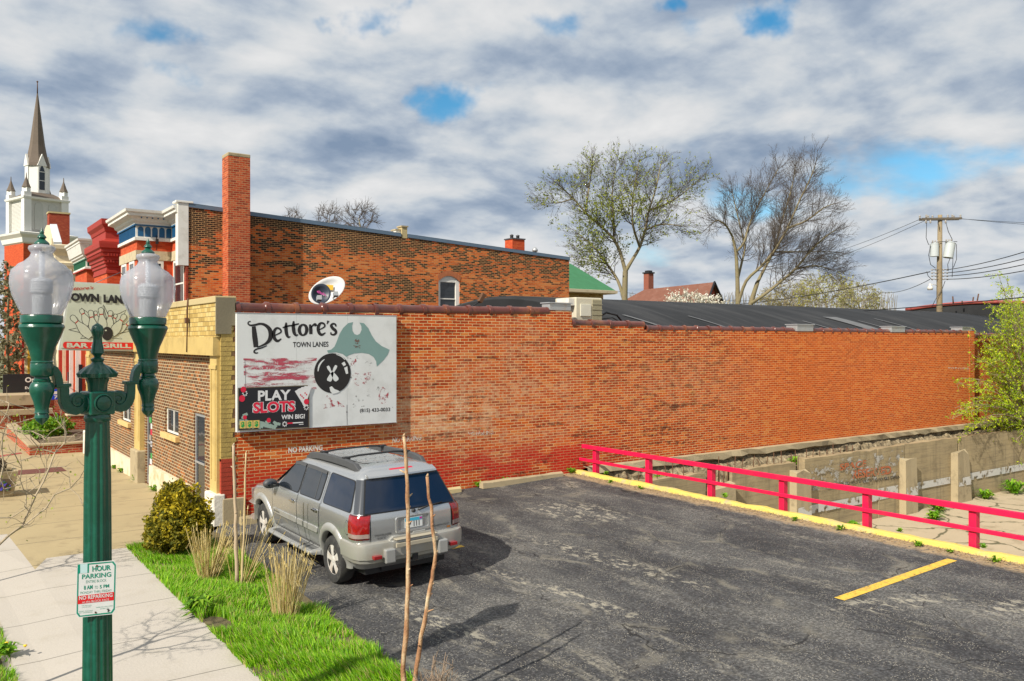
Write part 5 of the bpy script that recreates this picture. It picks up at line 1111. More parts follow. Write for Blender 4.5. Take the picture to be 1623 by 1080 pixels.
            for i in range(5):
                a = 2 * math.pi * i / 5 + .2; u, v_ = ax[0] * math.cos(a) + ax[1] * math.sin(a), -ax[0] * math.sin(a) + ax[1] * math.cos(a)
                ri.add([c + u * r_ + v_ * w_ + ax[2] * d for r_, w_, d in ((.045, .042, .100), (.13, .044, .108), (.226, .062, .104), (.226, -.062, .104), (.13, -.044, .108), (.045, -.042, .100), (.045, .046, .03), (.13, .050, .04), (.226, .070, .05), (.226, -.070, .05), (.13, -.050, .04), (.045, -.046, .03))], [(0, 1, 4, 5), (1, 2, 3, 4), (0, 6, 7, 1), (1, 7, 8, 2), (3, 9, 10, 4), (4, 10, 11, 5)])
            ri.lathe(c, [(.055, .085), (.055, .104), (.035, .108), (.001, .108)], 20, ax=ax); ri.build('rim', RIM, wh, autosm=35)
            br = MB(); br.lathe(c, [(.19, -.02), (.19, .012), (.02, .012)], 28, ax=ax); br.build('brake_disc', BRK, wh)
        # tail lamps wrap the corner
        tl = MB(); prof = [(.88, .0), (.90, .02), (1.0, .0), (1.1, 0), (1.18, 0), (1.20, 0)]
        def tail(z0, z1, mi, off, n=6):
            rows = []
            for j in range(n + 1):
                z = z0 + (z1 - z0) * j / n; W, r0 = hw(z), yr(z); cr = .16; row = []
                for q in range(13):
                    f = q / 12
                    if f < .22: x = W - .155 - .02 * (1 - f / .22) * 1.0; x = W - .20 + (f / .22) * .04; y = rear(x, z) + .0; nx, ny = 0, -1
                    elif f < .8: a = R(-90 + (f - .22) / .58 * 90); x = W - cr + cr * math.cos(a); y = r0 + cr + cr * math.sin(a); nx, ny = math.cos(a), math.sin(a)
                    else: x = W; y = r0 + cr + (f - .8) / .2 * .10; nx, ny = 1, 0
                    row.append((s * (x + nx * off), y + ny * off, z))
                rows.append(row)
            b0 = []; [b0.extend(r_) for r_ in rows]
            fs = [(j * 13 + i, j * 13 + i + 1, (j + 1) * 13 + i + 1, (j + 1) * 13 + i) for j in range(n) for i in range(12)]
            tl.add(b0, fs if s > 0 else [f[::-1] for f in fs], mi, True)
        tail(.875, .94, 1, .016); tail(.94, 1.20, 0, .018); tail(.85, 1.215, 2, .009)
        tl.build('tail_light', [RED_, CLR, paint('lamp_housing', (.10, .006, .008), .2, coat=.5)], t)
        # roof rail
        rr_ = MB(); P_ = [(s * .56, .18, 1.80), (s * .575, .02, 1.865), (s * .585, -.4, 1.905), (s * .59, -1.0, 1.915), (s * .585, -1.55, 1.905), (s * .575, -1.82, 1.875), (s * .565, -1.95, 1.80)]
        for i in range(len(P_)):
            h = .045 if 0 < i < len(P_) - 1 else .02; x, y, z = P_[i]; rr_.add([(x - s * .035, y, z - .075), (x + s * .062, y, z - .085), (x + s * .045, y, z + h * .4), (x, y, z + h * .62), (x - s * .03, y, z + h * .4)], [])
        for i in range(len(P_) - 1):
            for j in range(5): rr_.f.append([i * 5 + j, i * 5 + (j + 1) % 5, (i + 1) * 5 + (j + 1) % 5, (i + 1) * 5 + j]); rr_.m.append(0); rr_.sm.append(False)
        rr_.f += [[0, 1, 2, 3, 4], [len(P_) * 5 - 5 + j for j in range(5)]]; rr_.m += [0, 0]; rr_.sm += [False, False]
        rr_.build('roof_rail', GREYT, t, bevel=.01)
    for y in (-.45, -1.35):
        cb = MB(); cb.tube([(-.56, y, 1.935), (-.3, y, 1.955), (.3, y, 1.955), (.56, y, 1.935)], .018, 8); [cb.obox((s * .55, y, 1.93), (.06, 0, 0), (0, .05, 0), (0, 0, .022)) for s in (-1, 1)]; cb.build('crossbar', RUB, t, bevel=.008)
    st = MB(); st.box(-.40, .40, -1.7, .1, 1.868, 1.874); [st.box(x, x + .03, -1.75, .1, 1.872, 1.884) for x in (-.36, -.19, -.015, .16, .33)]; st.build('roof_ribs', PAINT, t, bevel=.004)
    # tailgate
    def rear_poly(mb_, q, off, mi=0, grid=12):
        zs = sorted({p[1] for p in q}); z0, z1 = zs[0], zs[-1]; bl, br_, tr2, tl2 = q; rows = []
        for j in range(grid + 1):
            a = j / grid; row = []
            for i in range(grid + 1):
                c = i / grid; x = (bl[0] * (1 - c) + br_[0] * c) * (1 - a) + (tl2[0] * (1 - c) + tr2[0] * c) * a; z = (bl[1] * (1 - c) + br_[1] * c) * (1 - a) + (tl2[1] * (1 - c) + tr2[1] * c) * a
                row.append((x, rear(x, z) - off, z))
            rows += row
        g_ = grid + 1; mb_.add(rows, [(j * g_ + i, j * g_ + i + 1, (j + 1) * g_ + i + 1, (j + 1) * g_ + i) for j in range(grid) for i in range(grid)], mi, True)
    tg = MB(); rear_poly(tg, [(-.70, .80), (.70, .80), (.70, 1.215), (-.70, 1.215)], .008); tgo = tg.build('tailgate', PAINT, t)
    rg = MB(); rear_poly(rg, [(-.775, 1.235), (.775, 1.235), (.625, 1.695), (-.625, 1.695)], .014); rg.build('rear_window', SG2, t)
    rs = MB(); rear_poly(rs, [(-.80, 1.218), (.80, 1.218), (.645, 1.712), (-.645, 1.712)], .007); rs.build('rear_window_seal', RUB, t)
    for s in (-1, 1):
        dp = MB(); vs = []
        for j in range(9):
            z = 1.225 + .47 * j / 8; W, r0 = hw(z), yr(z); cr = .16
            for a in (-72, -50, -25, -5): a = R(a); vs.append((s * (W - cr + cr * math.cos(a) + .006 * math.cos(a)), r0 + cr + cr * math.sin(a) + .006 * math.sin(a) - .0, z))
        fs = [(j * 4 + i, j * 4 + i + 1, (j + 1) * 4 + i + 1, (j + 1) * 4 + i) for j in range(8) for i in range(3)]; dp.add(vs, fs if s > 0 else [f[::-1] for f in fs], 0, True)
        dp.build('pillar_trim', paint('dark_pillar_gloss', (.05, .055, .065), .12, coat=.5), t)
    sp_ = MB()
    def lip(z0, z1, o0, o1):
        for i in range(24):
            x0, x1 = -.60 + 1.2 * i / 24, -.60 + 1.2 * (i + 1) / 24; sp_.add([(x0, rear(x0, z0) - o0, z0), (x1, rear(x1, z0) - o0, z0), (x1, rear(x1, z1) - o1, z1), (x0, rear(x0, z1) - o1, z1)], [(0, 1, 2, 3)], 0, True)
    lip(1.70, 1.725, .02, .075); lip(1.725, 1.75, .075, .08); lip(1.75, 1.80, .08, .02); sp_.build('roof_lip', PAINT, t)
    bl_ = MB(); bl_.add([(x, rear(x, 1.79) - .045 + .004, z) for x, z in [(-.17, 1.768), (.23, 1.768), (.23, 1.785), (-.17, 1.785)]] + [(x, rear(x, 1.79) + .05, z + .03) for x, z in [(-.17, 1.768), (.23, 1.768), (.23, 1.785), (-.17, 1.785)]], [(0, 1, 2, 3), (3, 2, 6, 7), (0, 3, 7, 4), (1, 5, 6, 2)]); bl_.build('brake_light', paint('brake_light_red', (.50, .004, .03), .2), t)
    rc = MB(); q = rpoly([(-.31, .885), (.31, .885), (.31, 1.135), (-.31, 1.135)], .05)
    qi = rpoly([(-.265, .925), (.265, .925), (.265, 1.115), (-.265, 1.115)], .03); n = len(q)
    rc.add([(x, rear(x, z) - .012, z) for x, z in q] + [(x, rear(x, z) - .034, z) for x, z in [(a * .97, 1.01 + (c - 1.01) * .95) for a, c in q]] + [(x, rear(x, z) - .030, z) for x, z in qi] + [(x, rear(x, z) - .012, z) for x, z in qi], [(r_ * n + i, r_ * n + (i + 1) % n, (r_ + 1) * n + (i + 1) % n, (r_ + 1) * n + i) for r_ in range(3) for i in range(n)] + [[3 * n + i for i in range(n)]], 0, False); rc.build('plate_recess', PAINT, tgo)
    yb = rear(0, 1.0)
    pt = MB(); pt.box(-.155, .155, yb - .024, yb - .018, .945, 1.10); pto = pt.build('number_plate', paint('plate_white', (.62, .64, .64), .4), t)
    pb = MB(); pb.box(-.15, .15, yb - .0255, yb - .0242, 1.045, 1.095); pb.build('plate_band', paint('plate_blue', (.05, .36, .52), .4), pto)
    pl2 = MB(); text_3d(pl2, 'EP', (-.135, yb - .0262, .958), (.085, 0, 0), (0, 0, .075), 0, .02); text_3d(pl2, '111', (.0, yb - .0262, .958), (.10, 0, 0), (0, 0, .085), 0, .02); pl2.build('plate_lettering', INK, pto)
    ps_ = MB(); ps_.box(.105, .145, yb - .0272, yb - .0258, 1.06, 1.09); ps_.build('plate_sticker', paint('plate_pink', (.5, .02, .25), .4), pto)
    hn = MB(); hn.box(-.02, .20, yb - .036, yb - .006, .855, .885); hn.build('handle', CLAD, tgo, bevel=.01)
    lt = MB(); f = lambda x, z: rear(x, z) - .011
    def rl(s_, x0, x1, z0, z1, of=.02): text_3d(lt, s_, (x0, min(f(x0, z0), f(x1, z0)) - .001, z0), (x1 - x0, f(x1, z0) - f(x0, z0) if False else 0, 0), (0, 0, z1 - z0), 0, of)
    rl('TRAILBLAZER', -.655, -.365, .885, .915); rl('EXT', -.60, -.46, .835, .862, 0); rl('CHEVROLET', .37, .66, .885, .915); lt.build('badge_lettering', GREYT, tgo)
    em = MB(); em.add([(x, f(x, .85) - .004, z) for x, z in [(.62, .835), (.68, .835), (.685, .85), (.68, .865), (.62, .865), (.615, .85)]], [(0, 1, 2, 3, 4, 5)]); em.build('emblem', paint('emblem_gold', (.42, .16, .03), .4), tgo)
    wi = MB(); wi.lathe((.02, rear(.02, 1.2) - .03, 1.195), [(.03, -.02), (.03, .01), (.01, .02)], 14, ax=(Vector((1, 0, 0)), Vector((0, 0, 1)), Vector((0, -1, 0)))); wi.tube([(.10, rear(.1, 1.2) - .035, 1.20), (.30, rear(.3, 1.23) - .04, 1.235), (.56, rear(.56, 1.25) - .03, 1.25)], [.018, .012, .008], 6); wi.build('wiper', RUB, t)
    # bumper with step, pads, reflectors, hitch
    bpm = MB(); pr = [(-.03, .47), (.06, .475), (.095, .50), (.105, .545), (.125, .56), (.135, .74), (.125, .79), (.10, .805), (.0, .812)]
    path = []
    for x, y in [(-.865, -1.98), (-.868, -2.2), (-.862, -2.38), (-.83, -2.47), (-.76, -2.52), (-.62, -2.548), (-.35, -2.56), (0, -2.565), (.35, -2.56), (.62, -2.548), (.76, -2.52), (.83, -2.47), (.862, -2.38), (.868, -2.2), (.865, -1.98)]: path.append((x, y + .015))
    bpm.sweep(path, [(o - .04 if i not in (0,) else o - .04, z) for i, (o, z) in enumerate(pr)], 0, True, True); bo = bpm.build('rear_bumper', BUMP, t, autosm=40)
    sp2 = MB(); sp2.box(-.36, .36, -2.705, -2.5, .812, .826); sp2.box(-.36, .36, -2.70, -2.665, .70, .765); sp2.build('step_pad', paint('bumper_step', (.36, .32, .24), .7, var=.15), bo, bevel=.008)
    ch = MB(); ch.prism([(x, -2.60, z) for x, z in [(-.44, .80), (-.36, .86), (.36, .86), (.44, .80)]], (0, 1, 0), .12); ch.build('bumper_centre', BUMP, bo, bevel=.01)
    for x in (-.46, .46): pdm = MB(); pdm.box(x - .085, x + .085, -2.705, -2.55, .485, .70); pdm.build('bumper_pad', CLAD, bo, bevel=.02)
    for x in (-.66, .66): rfm = MB(); rfm.box(x - .065, x + .065, -2.685, -2.60, .57, .625); rfm.build('reflector', RED_, bo, bevel=.006)
    ht = MB(); ht.box(-.05, .05, -2.62, -2.3, .44, .545); ht.box(-.45, .45, -2.45, -2.36, .42, .48); hto = ht.build('tow_hitch', BLACKM, t, bevel=.008)
    hi_ = MB(); hi_.box(-.028, .028, -2.622, -2.6205, .465, .52); hi_.build('hitch_opening', INK, hto)
    fm = MB(); fm.box(-.7, .7, -2.3, 2.2, .26, .40); fm.box(-.45, .0, -2.35, -1.95, .30, .46); fm.build('underbody', BLACKM, t)
    # front end
    fb = MB(); fb.sweep([(.93, 2.0), (.92, 2.35), (.78, 2.60), (.4, 2.72), (0, 2.75), (-.4, 2.72), (-.78, 2.60), (-.92, 2.35), (-.93, 2.0)][::-1], [(-.06, .40), (.03, .42), (.05, .55), (.04, .68), (-.06, .70)][::-1], 0, True, True); fb.build('front_bumper', BUMP, t, autosm=40)
    for s in (-1, 1): hl = MB(); hl.obox((s * .70, 2.56, .84), (.17, s * -.06, 0), (.01, .04, 0), (0, 0, .10)); hl.build('headlight', CLR, t, bevel=.02)
    gr = MB(); gr.box(-.5, .5, 2.66, 2.72, .74, .93); gr.box(-.55, .55, 2.70, 2.73, .83, .86); gr.build('grille', BLACKM, t)
    ws = MB(); ws.add([(-.84, 1.22 + .005, 1.222), (.84, 1.225, 1.222), (.67, .47, 1.69), (-.67, .47, 1.69), (0, 1.345, 1.222), (0, .585, 1.69)], [(0, 4, 5, 3), (4, 1, 2, 5)], 0, True); ws.build('windscreen', SG, t)
    it = MB(); it.box(-.7, .7, .9, 1.1, 1.0, 1.15); [it.box(x, x + .45, y, y + .15, .7, 1.45) for x in (-.6, .15) for y in (-.1, -1.0)]; it.build('seats', GREYT, t)
    t.scale = (.945, .945, .945)
    t.location = (1.07, -3.55, lot_z(1.07)); t.rotation_euler = (0, -math.atan(.026), 0)
    return t
build_suv()

# ================================================================== two-storey brick neighbour with the tall chimney
nb = thing('two_storey_building', 'two-storey brick building with tall red chimney and white and blue bay cornice', 'building', (3.64, 17, -2.3))
X0, Y0, X1, Y1 = 3.64, 17.0, 22.66, 25.6
def top2(x): return 8.86 - (x - X0) * .0535
mb = MB(); WX0, WX1, WZ0, WZ1 = 14.86, 16.02, 4.9, 6.72
for a, b_ in ((X0, WX0), (WX1, X1)): mb.add([(a, Y0, -2.3), (b_, Y0, -2.3), (b_, Y0, top2(b_)), (a, Y0, top2(a))], [(0, 1, 2, 3)])
mb.add([(WX0, Y0, WZ1), (WX1, Y0, WZ1), (WX1, Y0, top2(WX1)), (WX0, Y0, top2(WX0))], [(0, 1, 2, 3)]); mb.add([(WX0, Y0, -2.3), (WX1, Y0, -2.3), (WX1, Y0, WZ0), (WX0, Y0, WZ0)], [(0, 1, 2, 3)])
mb.add([(WX0, Y0, WZ0), (WX1, Y0, WZ0), (WX1, Y0, WZ1), (WX0, Y0, WZ1), (WX0, Y0 + .22, WZ0), (WX1, Y0 + .22, WZ0), (WX1, Y0 + .22, WZ1), (WX0, Y0 + .22, WZ1)], [(0, 1, 5, 4), (1, 2, 6, 5), (2, 3, 7, 6), (3, 0, 4, 7)])
mb.add([(X1, Y0, -2.3), (X1, Y1, -2.3), (X1, Y1, top2(X1)), (X1, Y0, top2(X1))], [(0, 1, 2, 3)]); mb.add([(X0, Y1, -2.3), (X1, Y1, -2.3), (X1, Y1, top2(X1)), (X0, Y1, top2(X0))], [(3, 2, 1, 0)])
mb.build('side_wall', NEIGHB, nb)
rf2 = MB(); rf2.add([(X0, Y0 + .3, top2(X0) - .25), (X1, Y0 + .3, top2(X1) - .25), (X1, Y1, top2(X1) - .25), (X0, Y1, top2(X0) - .25)], [(0, 1, 2, 3)]); rf2.build('roof', ROOFM, nb)
fl2 = MB()
for a, b_ in ((X0 + .05, 12.9), (13.25, X1 + .03)):
    fl2.add([(a, Y0 - .04, top2(a) - .03), (b_, Y0 - .04, top2(b_) - .03), (b_, Y0 - .04, top2(b_) + .13), (a, Y0 - .04, top2(a) + .13), (a, Y0 + .35, top2(a) + .16), (b_, Y0 + .35, top2(b_) + .16), (a, Y0 + .02, top2(a) - .03), (b_, Y0 + .02, top2(b_) - .03)], [(0, 1, 2, 3), (6, 7, 1, 0), (0, 3, 4, 6), (1, 7, 5, 2)], 0); fl2.add([(a, Y0 - .045, top2(a) + .125), (b_, Y0 - .045, top2(b_) + .125), (b_, Y0 + .4, top2(b_) + .165), (a, Y0 + .4, top2(a) + .165)], [(0, 1, 2, 3)], 1)
fl2.build('parapet_flashing', [FLASH, paint('pale_coping', (.55, .54, .48), .6)], nb)
ch = MB(); ch.box(4.98, 5.84, 16.25, 17.05, -2.3, 10.85); cho = ch.build('chimney', CHIMB, nb)
cc = MB(); cc.box(4.97, 5.85, 16.24, 17.06, 10.85, 11.0); cc.build('chimney_cap', BLOCKC, cho, bevel=.03)
def roof_chimney(x0, x1, y0, y1, z0, z1, m_, pots):
    c = MB(); c.box(x0, x1, y0, y1, z0, z1); o = c.build('chimney', m_, nb); p = MB(); p.box(x0 - .04, x1 + .04, y0 - .04, y1 + .04, z1, z1 + .06); [p.lathe(((x0 + x1) / 2 + dx, (y0 + y1) / 2, z1 + .06), [(.09, 0), (.09, .16), (.12, .18), (.02, .24)], 10) for dx in pots]; p.build('chimney_cap', BLOCKC if not pots else DARKMETAL, o)
roof_chimney(12.95, 13.22, 16.99, 17.4, 8.28, 8.78, CAPC, ()); roof_chimney(12.70, 12.94, 17.1, 17.5, 8.3, 8.62, WHITEP, ())
roof_chimney(20.9, 21.7, 19.6, 20.3, 7.4, 9.05, ORB, (-.2, .2))
vp = MB(); vp.lathe((23.0 - .9, 19.2, 7.4), [(.09, 0), (.09, 1.0), (.15, 1.02), (.15, 1.12), (.05, 1.25)], 12); vp.build('vent_pipe', GALV, nb)
# arched window in the side wall
wf = MB(); x0, x1, z0, z1 = WX0, WX1, WZ0, WZ1
wf.box(x0, x0 + .13, Y0 + .06, Y0 + .16, z0, z1 - .12); wf.box(x1 - .2, x1, Y0 + .04, Y0 + .16, z0, z1 - .12)
arcp = [(x0 + (x1 - x0) * i / 12, z1 - .12 - .26 * (2 * i / 12 - 1) ** 2 + .06) for i in range(13)]
wf.prism([(x0, Y0 + .16, z1 - .34)] + [(x1, Y0 + .16, z1 - .34)] + [(x, Y0 + .16, z + .05) for x, z in arcp[::-1]], (0, -1, 0), .11); wf.box(x0 + .13, x1 - .2, Y0 + .08, Y0 + .13, 5.58, 5.63)
wo = wf.build('window', WHITEP, nb); pn = MB(); pn.box(x0 + .1, x1 - .15, Y0 + .12, Y0 + .2, z0, z1 - .1); pn.build('pane', GLASS, wo)
hd = MB()
for i in range(15):
    a = R(180 - (i + .5) * 180 / 15); u = 1 - 2 * (i + .5) / 15; cx_ = (x0 + x1) / 2 - u * (x1 - x0) / 2 * 1.05; zt = z1 - .12 - .26 * u * u + .20; hd.obox((cx_, Y0 - .004, zt), (.042, 0, -.02 * -u), (0, .012, 0), (.10 * -u * .35, 0, .12))
hd.build('brick_arch', paint('arch_brick', (.40, .13, .05), .85, var=.3, vs=9), wo)
# corner block of the cornice
cbk = MB(); cbk.box(3.28, 3.68, 16.97, 17.35, 6.55, 8.97); cbk.box(3.2, 3.85, 16.93, 17.5, 8.97, 9.05); cbk.build('cornice_return', WHITEP, nb, bevel=.01)
# street front with projecting bay
def bay_front(root, xm, xb, ya, y0, y1, yb, zt, brickm, brick2, trim, arch, slat, zs, narch=5, windows=True, profile=None, zbot=-2.3, nslat=14):
    """main wall at xm from ya to yb, three-sided bay projecting to xb between y0 and y1; zs = (frieze top, frieze bottom, band top, band bottom)"""
    path = [(xm, yb), (xm, y1), (xb, y1), (xb, y0), (xm, y0), (xm, ya)]
    zft, zfb, zbt, zbb = zs
    w_ = MB(); w_.sweep(path, [(0, zbot), (0, zfb)], 0, False); w_.build('front_wall', brickm, root)
    s_ = MB(); s_.sweep(path, [(0, zbb), (.05, zbb), (.05, zbt), (0, zbt)], 0, True); s_.build('stone_band', STONE, root)
    f_ = MB(); f_.sweep(path, [(0, zfb), (.10, zfb), (.10, zfb + .12), (.04, zfb + .14), (.04, zft), (.0, zft)], 0, True); f_.build('frieze', trim, root)
    c_ = MB(); pr = profile or [(0, zft), (.10, zft), (.12, zft + .08), (.20, zft + .14), (.22, zft + .22), (.28, zft + .26), (.40, zt - .26), (.43, zt - .24), (.43, zt - .14), (.50, zt - .10), (.52, zt), (0, zt + .06)]
    c_.sweep(path, pr, 0, True); c_.build('cornice', trim, root)
    # arched openings on the near face, slatted coves on the others
    a_ = MB(); hh = zft - zfb - .16; wv = (xm - xb) / narch
    for i in range(narch):
        cx_ = xb + (i + .5) * wv; r_ = wv * .40; pts = [(cx_ - r_, zfb + .16), (cx_ + r_, zfb + .16)] + [(cx_ + r_ * math.cos(R(a)), zft - .06 - r_ + r_ * math.sin(R(a))) for a in range(0, 181, 20)]
        a_.prism([(x, y0 - .04, z) for x, z in pts], (0, -1, 0), .012)
    a_.build('frieze_arches', arch, root)
    l_ = MB(); n = int((y1 - y0) / .16)
    l_.box(xb - .06, xb - .03, y0 + .05, y1 - .05, zfb + .15, zft - .03); l_.box(xm - .06, xm - .03, ya, y0 - .25, zfb + .15, zft - .03)
    l_.build('frieze_panel', slat, root)
    k_ = MB()
    for y in np.arange(y0 + .1, y1, .17): k_.box(xb - .085, xb - .055, y, y + .045, zfb + .16, zft - .02)
    for y in np.arange(ya + .1, y0 - .3, .17): k_.box(xm - .085, xm - .055, y, y + .045, zfb + .16, zft - .02)
    for i in range(6): x = xb + .1 + (xm - xb - .1) * i / 6; k_.lathe((x, y0 - .36, zt - .30), [(.03, 0), (.03, .03)], 8, ax=(Vector((1, 0, 0)), Vector((0, 0, 1)), Vector((0, -1, 0))))
    k_.build('frieze_slats', slat, root)
    bl = MB(); bl.sweep(path, [(.085, zft - .045), (.125, zft - .045), (.125, zft + .01), (.085, zft + .01)], 0, True); bl.build('frieze_moulding', slat, root)
    if windows:
        for fc, a, b_ in (('y', xb + .34, xm - .34), ('x', y0 + .35, y0 + 1.35), ('x', y1 - 1.35, y1 - .35), ('m', ya + .35, y0 - .35)):
            if b_ - a < .3: continue
            for zz0, zz1 in ((zbb - 1.95, zbb - .02),) + (((zbb - 5.4, zbb - 3.4),) if zbb > 5 else ()):
                o = MB(); g_ = MB()
                def bx(m2, u0, u1, d0, d1, z0_, z1_):
                    if fc == 'y': m2.box(u0, u1, y0 - d1, y0 - d0, z0_, z1_)
                    else: xx = xb if fc == 'x' else xm; m2.box(xx - d1, xx - d0, u0, u1, z0_, z1_)
                t_ = .10
                bx(o, a, a + t_, -.05, .04, zz0, zz1); bx(o, b_ - t_, b_, -.05, .04, zz0, zz1); bx(o, a + t_, b_ - t_, -.05, .04, zz1 - t_, zz1); bx(o, a - .05, b_ + .05, -.05, .08, zz0 - .09, zz0); bx(o, a + t_, b_ - t_, -.05, .03, (zz0 + zz1) / 2 - .03, (zz0 + zz1) / 2 + .03)
                wo_ = o.build('window', trim, root); bx(g_, a + t_, b_ - t_, .0, .012, zz0, zz1 - t_); g_.build('pane', GLASS, wo_)
bay_front(nb, 3.64, 2.29, 17.02, 19.4, 22.7, 25.6, 8.86, ORB, DRB, WHITEP, BLUEP, BLUEP, (8.30, 7.68, 7.28, 6.90))
hk2 = MB(); hk2.tube([(3.0, 19.3, 7.9), (3.0, 19.15, 7.7), (3.0, 19.2, 7.3)], .02, 6); hk2.box(2.95, 3.05, 19.1, 19.2, 7.55, 7.75); hk2.build('wall_bracket', BLACKM, nb)
ql2 = MB(); ql2.box(3.58, 3.66, 16.97, 17.0, -2.3, 6.5); ql2.box(3.58, 3.635, 17.0, 17.25, -2.3, 6.5); ql2.build('corner_brick', DRB, nb)

# ================================================================== the row of shop houses beyond
rh = thing('red_bay_building', 'red painted brick building with a heavy corbelled red cornice tower', 'building', (3.6, 26, -2.3))
mb = MB(); mb.box(3.75, 20, 25.65, 32.3, -2.3, 8.0); mb.build('main_block', DRB, rh)
rprof = [(0, 6.95), (.05, 6.98), (.05, 7.1), (.02, 7.12), (.02, 7.25), (.08, 7.3), (.08, 7.42), (.14, 7.46), (.14, 7.58), (.20, 7.62), (.20, 7.76), (.26, 7.8), (.26, 7.95), (.32, 8.0), (.32, 8.12), (.40, 8.2), (.42, 8.4), (.42, 8.5), (.30, 8.54), (.12, 8.62), (.08, 8.68), (.08, 9.0), (.12, 9.04), (.16, 9.2), (.28, 9.36), (.30, 9.62), (0, 9.66)]
path = [(3.9, 32.2), (2.72, 32.2), (2.72, 28.5), (3.9, 28.5), (3.9, 25.7)]
mb = MB(); mb.sweep(path, [(0, -2.3), (0, 6.95)], 0, False); mb.build('front_wall', ORB, rh)
REDBR = paint('red_painted_cornice', (.34, .028, .015), .6, var=.12, vs=6, dirt=(.25, .02, .012), damt=.3)
mb = MB(); mb.sweep(path, rprof, 0, True); mb.build('cornice', REDBR, rh)
mb = MB()
for x in np.arange(2.7, 3.8, .13): mb.box(x, x + .06, 28.5 - .33, 28.5 - .22, 7.80, 7.93); mb.box(x, x + .06, 28.5 - .22, 28.5 - .10, 7.50, 7.60)
for y in np.arange(28.3, 32.2, .16): mb.box(2.72 - .33, 2.72 - .22, y, y + .07, 7.80, 7.93)
mb.build('cornice_dentils', REDBR, rh)
mb = MB(); mb.sweep(path, [(0, 5.75), (.06, 5.75), (.06, 6.2), (0, 6.2)], 0, True); mb.build('stone_band', STONE, rh)
mb = MB(); mb.box(2.9, 3.8, 28.05, 28.12, 9.2, 9.5); mb.build('white_patch', WHITEP, rh)
for x0, x1 in ((2.85, 3.15), (3.35, 3.75)):
    o = MB(); [o.box(*q) for q in ((x0, x0 + .07, 28.44, 28.53, 3.6, 5.7), (x1 - .07, x1, 28.44, 28.53, 3.6, 5.7), (x0 + .07, x1 - .07, 28.44, 28.53, 5.62, 5.7))]; wo = o.build('window', WHITEP, rh); g_ = MB(); g_.box(x0 + .07, x1 - .07, 28.47, 28.5, 3.6, 5.62); g_.build('pane', GLASS, wo)
gh = thing('green_trim_building', 'brick bay building with white cornice and green frieze down the street', 'building', (3.6, 33, -2.3))
mb = MB(); mb.box(3.75, 20, 32.35, 41, -2.3, 7.8); mb.build('main_block', DRB, gh)
bay_front(gh, 3.74, 2.62, 32.4, 33.95, 38.0, 41, 9.15, ORB, DRB, WHITEP, paint('dark_green_arch', (.01, .06, .04), .5), GREENP, (8.1, 7.55, 6.75, 6.2), narch=4)
ib = MB(); ib.sweep([(2.62, 38), (2.62, 33.95), (3.74, 33.95)], [(.1, 7.50), (.14, 7.50), (.14, 7.56), (.1, 7.56)], 0, True); ib.build('pink_line', REDP, gh)
yh = thing('cream_gable_building', 'cream stucco building with ornate gable and brick chimney before the church', 'building', (3.0, 42, -2.3))
mb = MB(); mb.box(3.0, 15, 48.6, 58, -2.3, 8.7); mb.build('main_block', CREAMP, yh)
mb = MB(); mb.sweep([(3.0, 58), (3.0, 48.6), (9, 48.6)], [(0, 7.6), (.06, 7.62), (.08, 7.9), (.16, 7.95), (.16, 8.2), (.28, 8.4), (.30, 8.6), (.42, 8.8), (.45, 9.0), (.30, 9.05), (.20, 9.1), (.20, 9.5), (.34, 9.7), (.48, 9.95), (.50, 10.2), (0, 10.3)], 0, True); mb.build('cornice', CREAMP, yh)
mb = MB()
for x in np.arange(2.8, 6.0, .22): mb.box(x, x + .11, 48.16, 48.34, 8.42, 8.6)
for y in np.arange(48.4, 56, .24): mb.box(2.56, 2.74, y, y + .12, 8.42, 8.6)
mb.build('dentils', CREAMP, yh)
fg = D(76, 372, 70); mb = MB(); mb.prism([(fg.x - .1, fg.y + dy, EYE + (540 - y) * 70 / FOC) for dy, y in ((-3.2, 402), (-3.2, 384), (-2.4, 372), (-1.2, 361), (0, 357), (1.2, 361), (2.4, 372), (3.2, 384), (3.2, 402))], (1, 0, 0), .35); mb.build('gable', CREAMP, yh)
ra, rb_, rc_, rd_ = D(79, 357, 69), D(90, 357, 70), D(98, 385, 66), D(85, 385, 65.5)
mb = MB(); mb.prism([ra, rb_, rc_, rd_], (0, 0, 1), .08); mb.add([rd_, rc_, rc_ - Vector((0, 0, 2.5)), rd_ - Vector((0, 0, 2.5))], [(0, 1, 2, 3)]); mb.build('white_roof', paint('white_sheet_roof', (.76, .77, .78), .5, var=.04), yh)
c1 = D(93, 355, 74); z1 = EYE + (540 - 340) * 74 / FOC; cb2 = MB(); cb2.box(c1.x - .8, c1.x + .8, c1.y - .5, c1.y + .8, 6, z1); co2 = cb2.build('chimney', DRB, yh); cb3 = MB(); cb3.box(c1.x - .86, c1.x + .86, c1.y - .56, c1.y + .86, z1, z1 + .14); cb3.build('chimney_cap', CAPC, co2)
# ground-floor colour of the far shops
sh = thing('shop_front', 'yellow and red painted timber shop front columns far down the street', 'shop front', (1.2, 50, -1.2))
for i, (px, m_) in enumerate(((37, REDP), (41, CREAMP), (46, paint('bright_yellow', (.68, .42, .03), .5)), (51, REDP), (56, CREAMP), (96, REDP), (102, CREAMP), (107, REDP))):
    c = D(px, 590, 58 if px < 70 else 52); o = MB(); o.box(c.x - .09, c.x + .09, c.y - .09, c.y + .09, -1.2, 4.2); o.build('column', m_, sh)
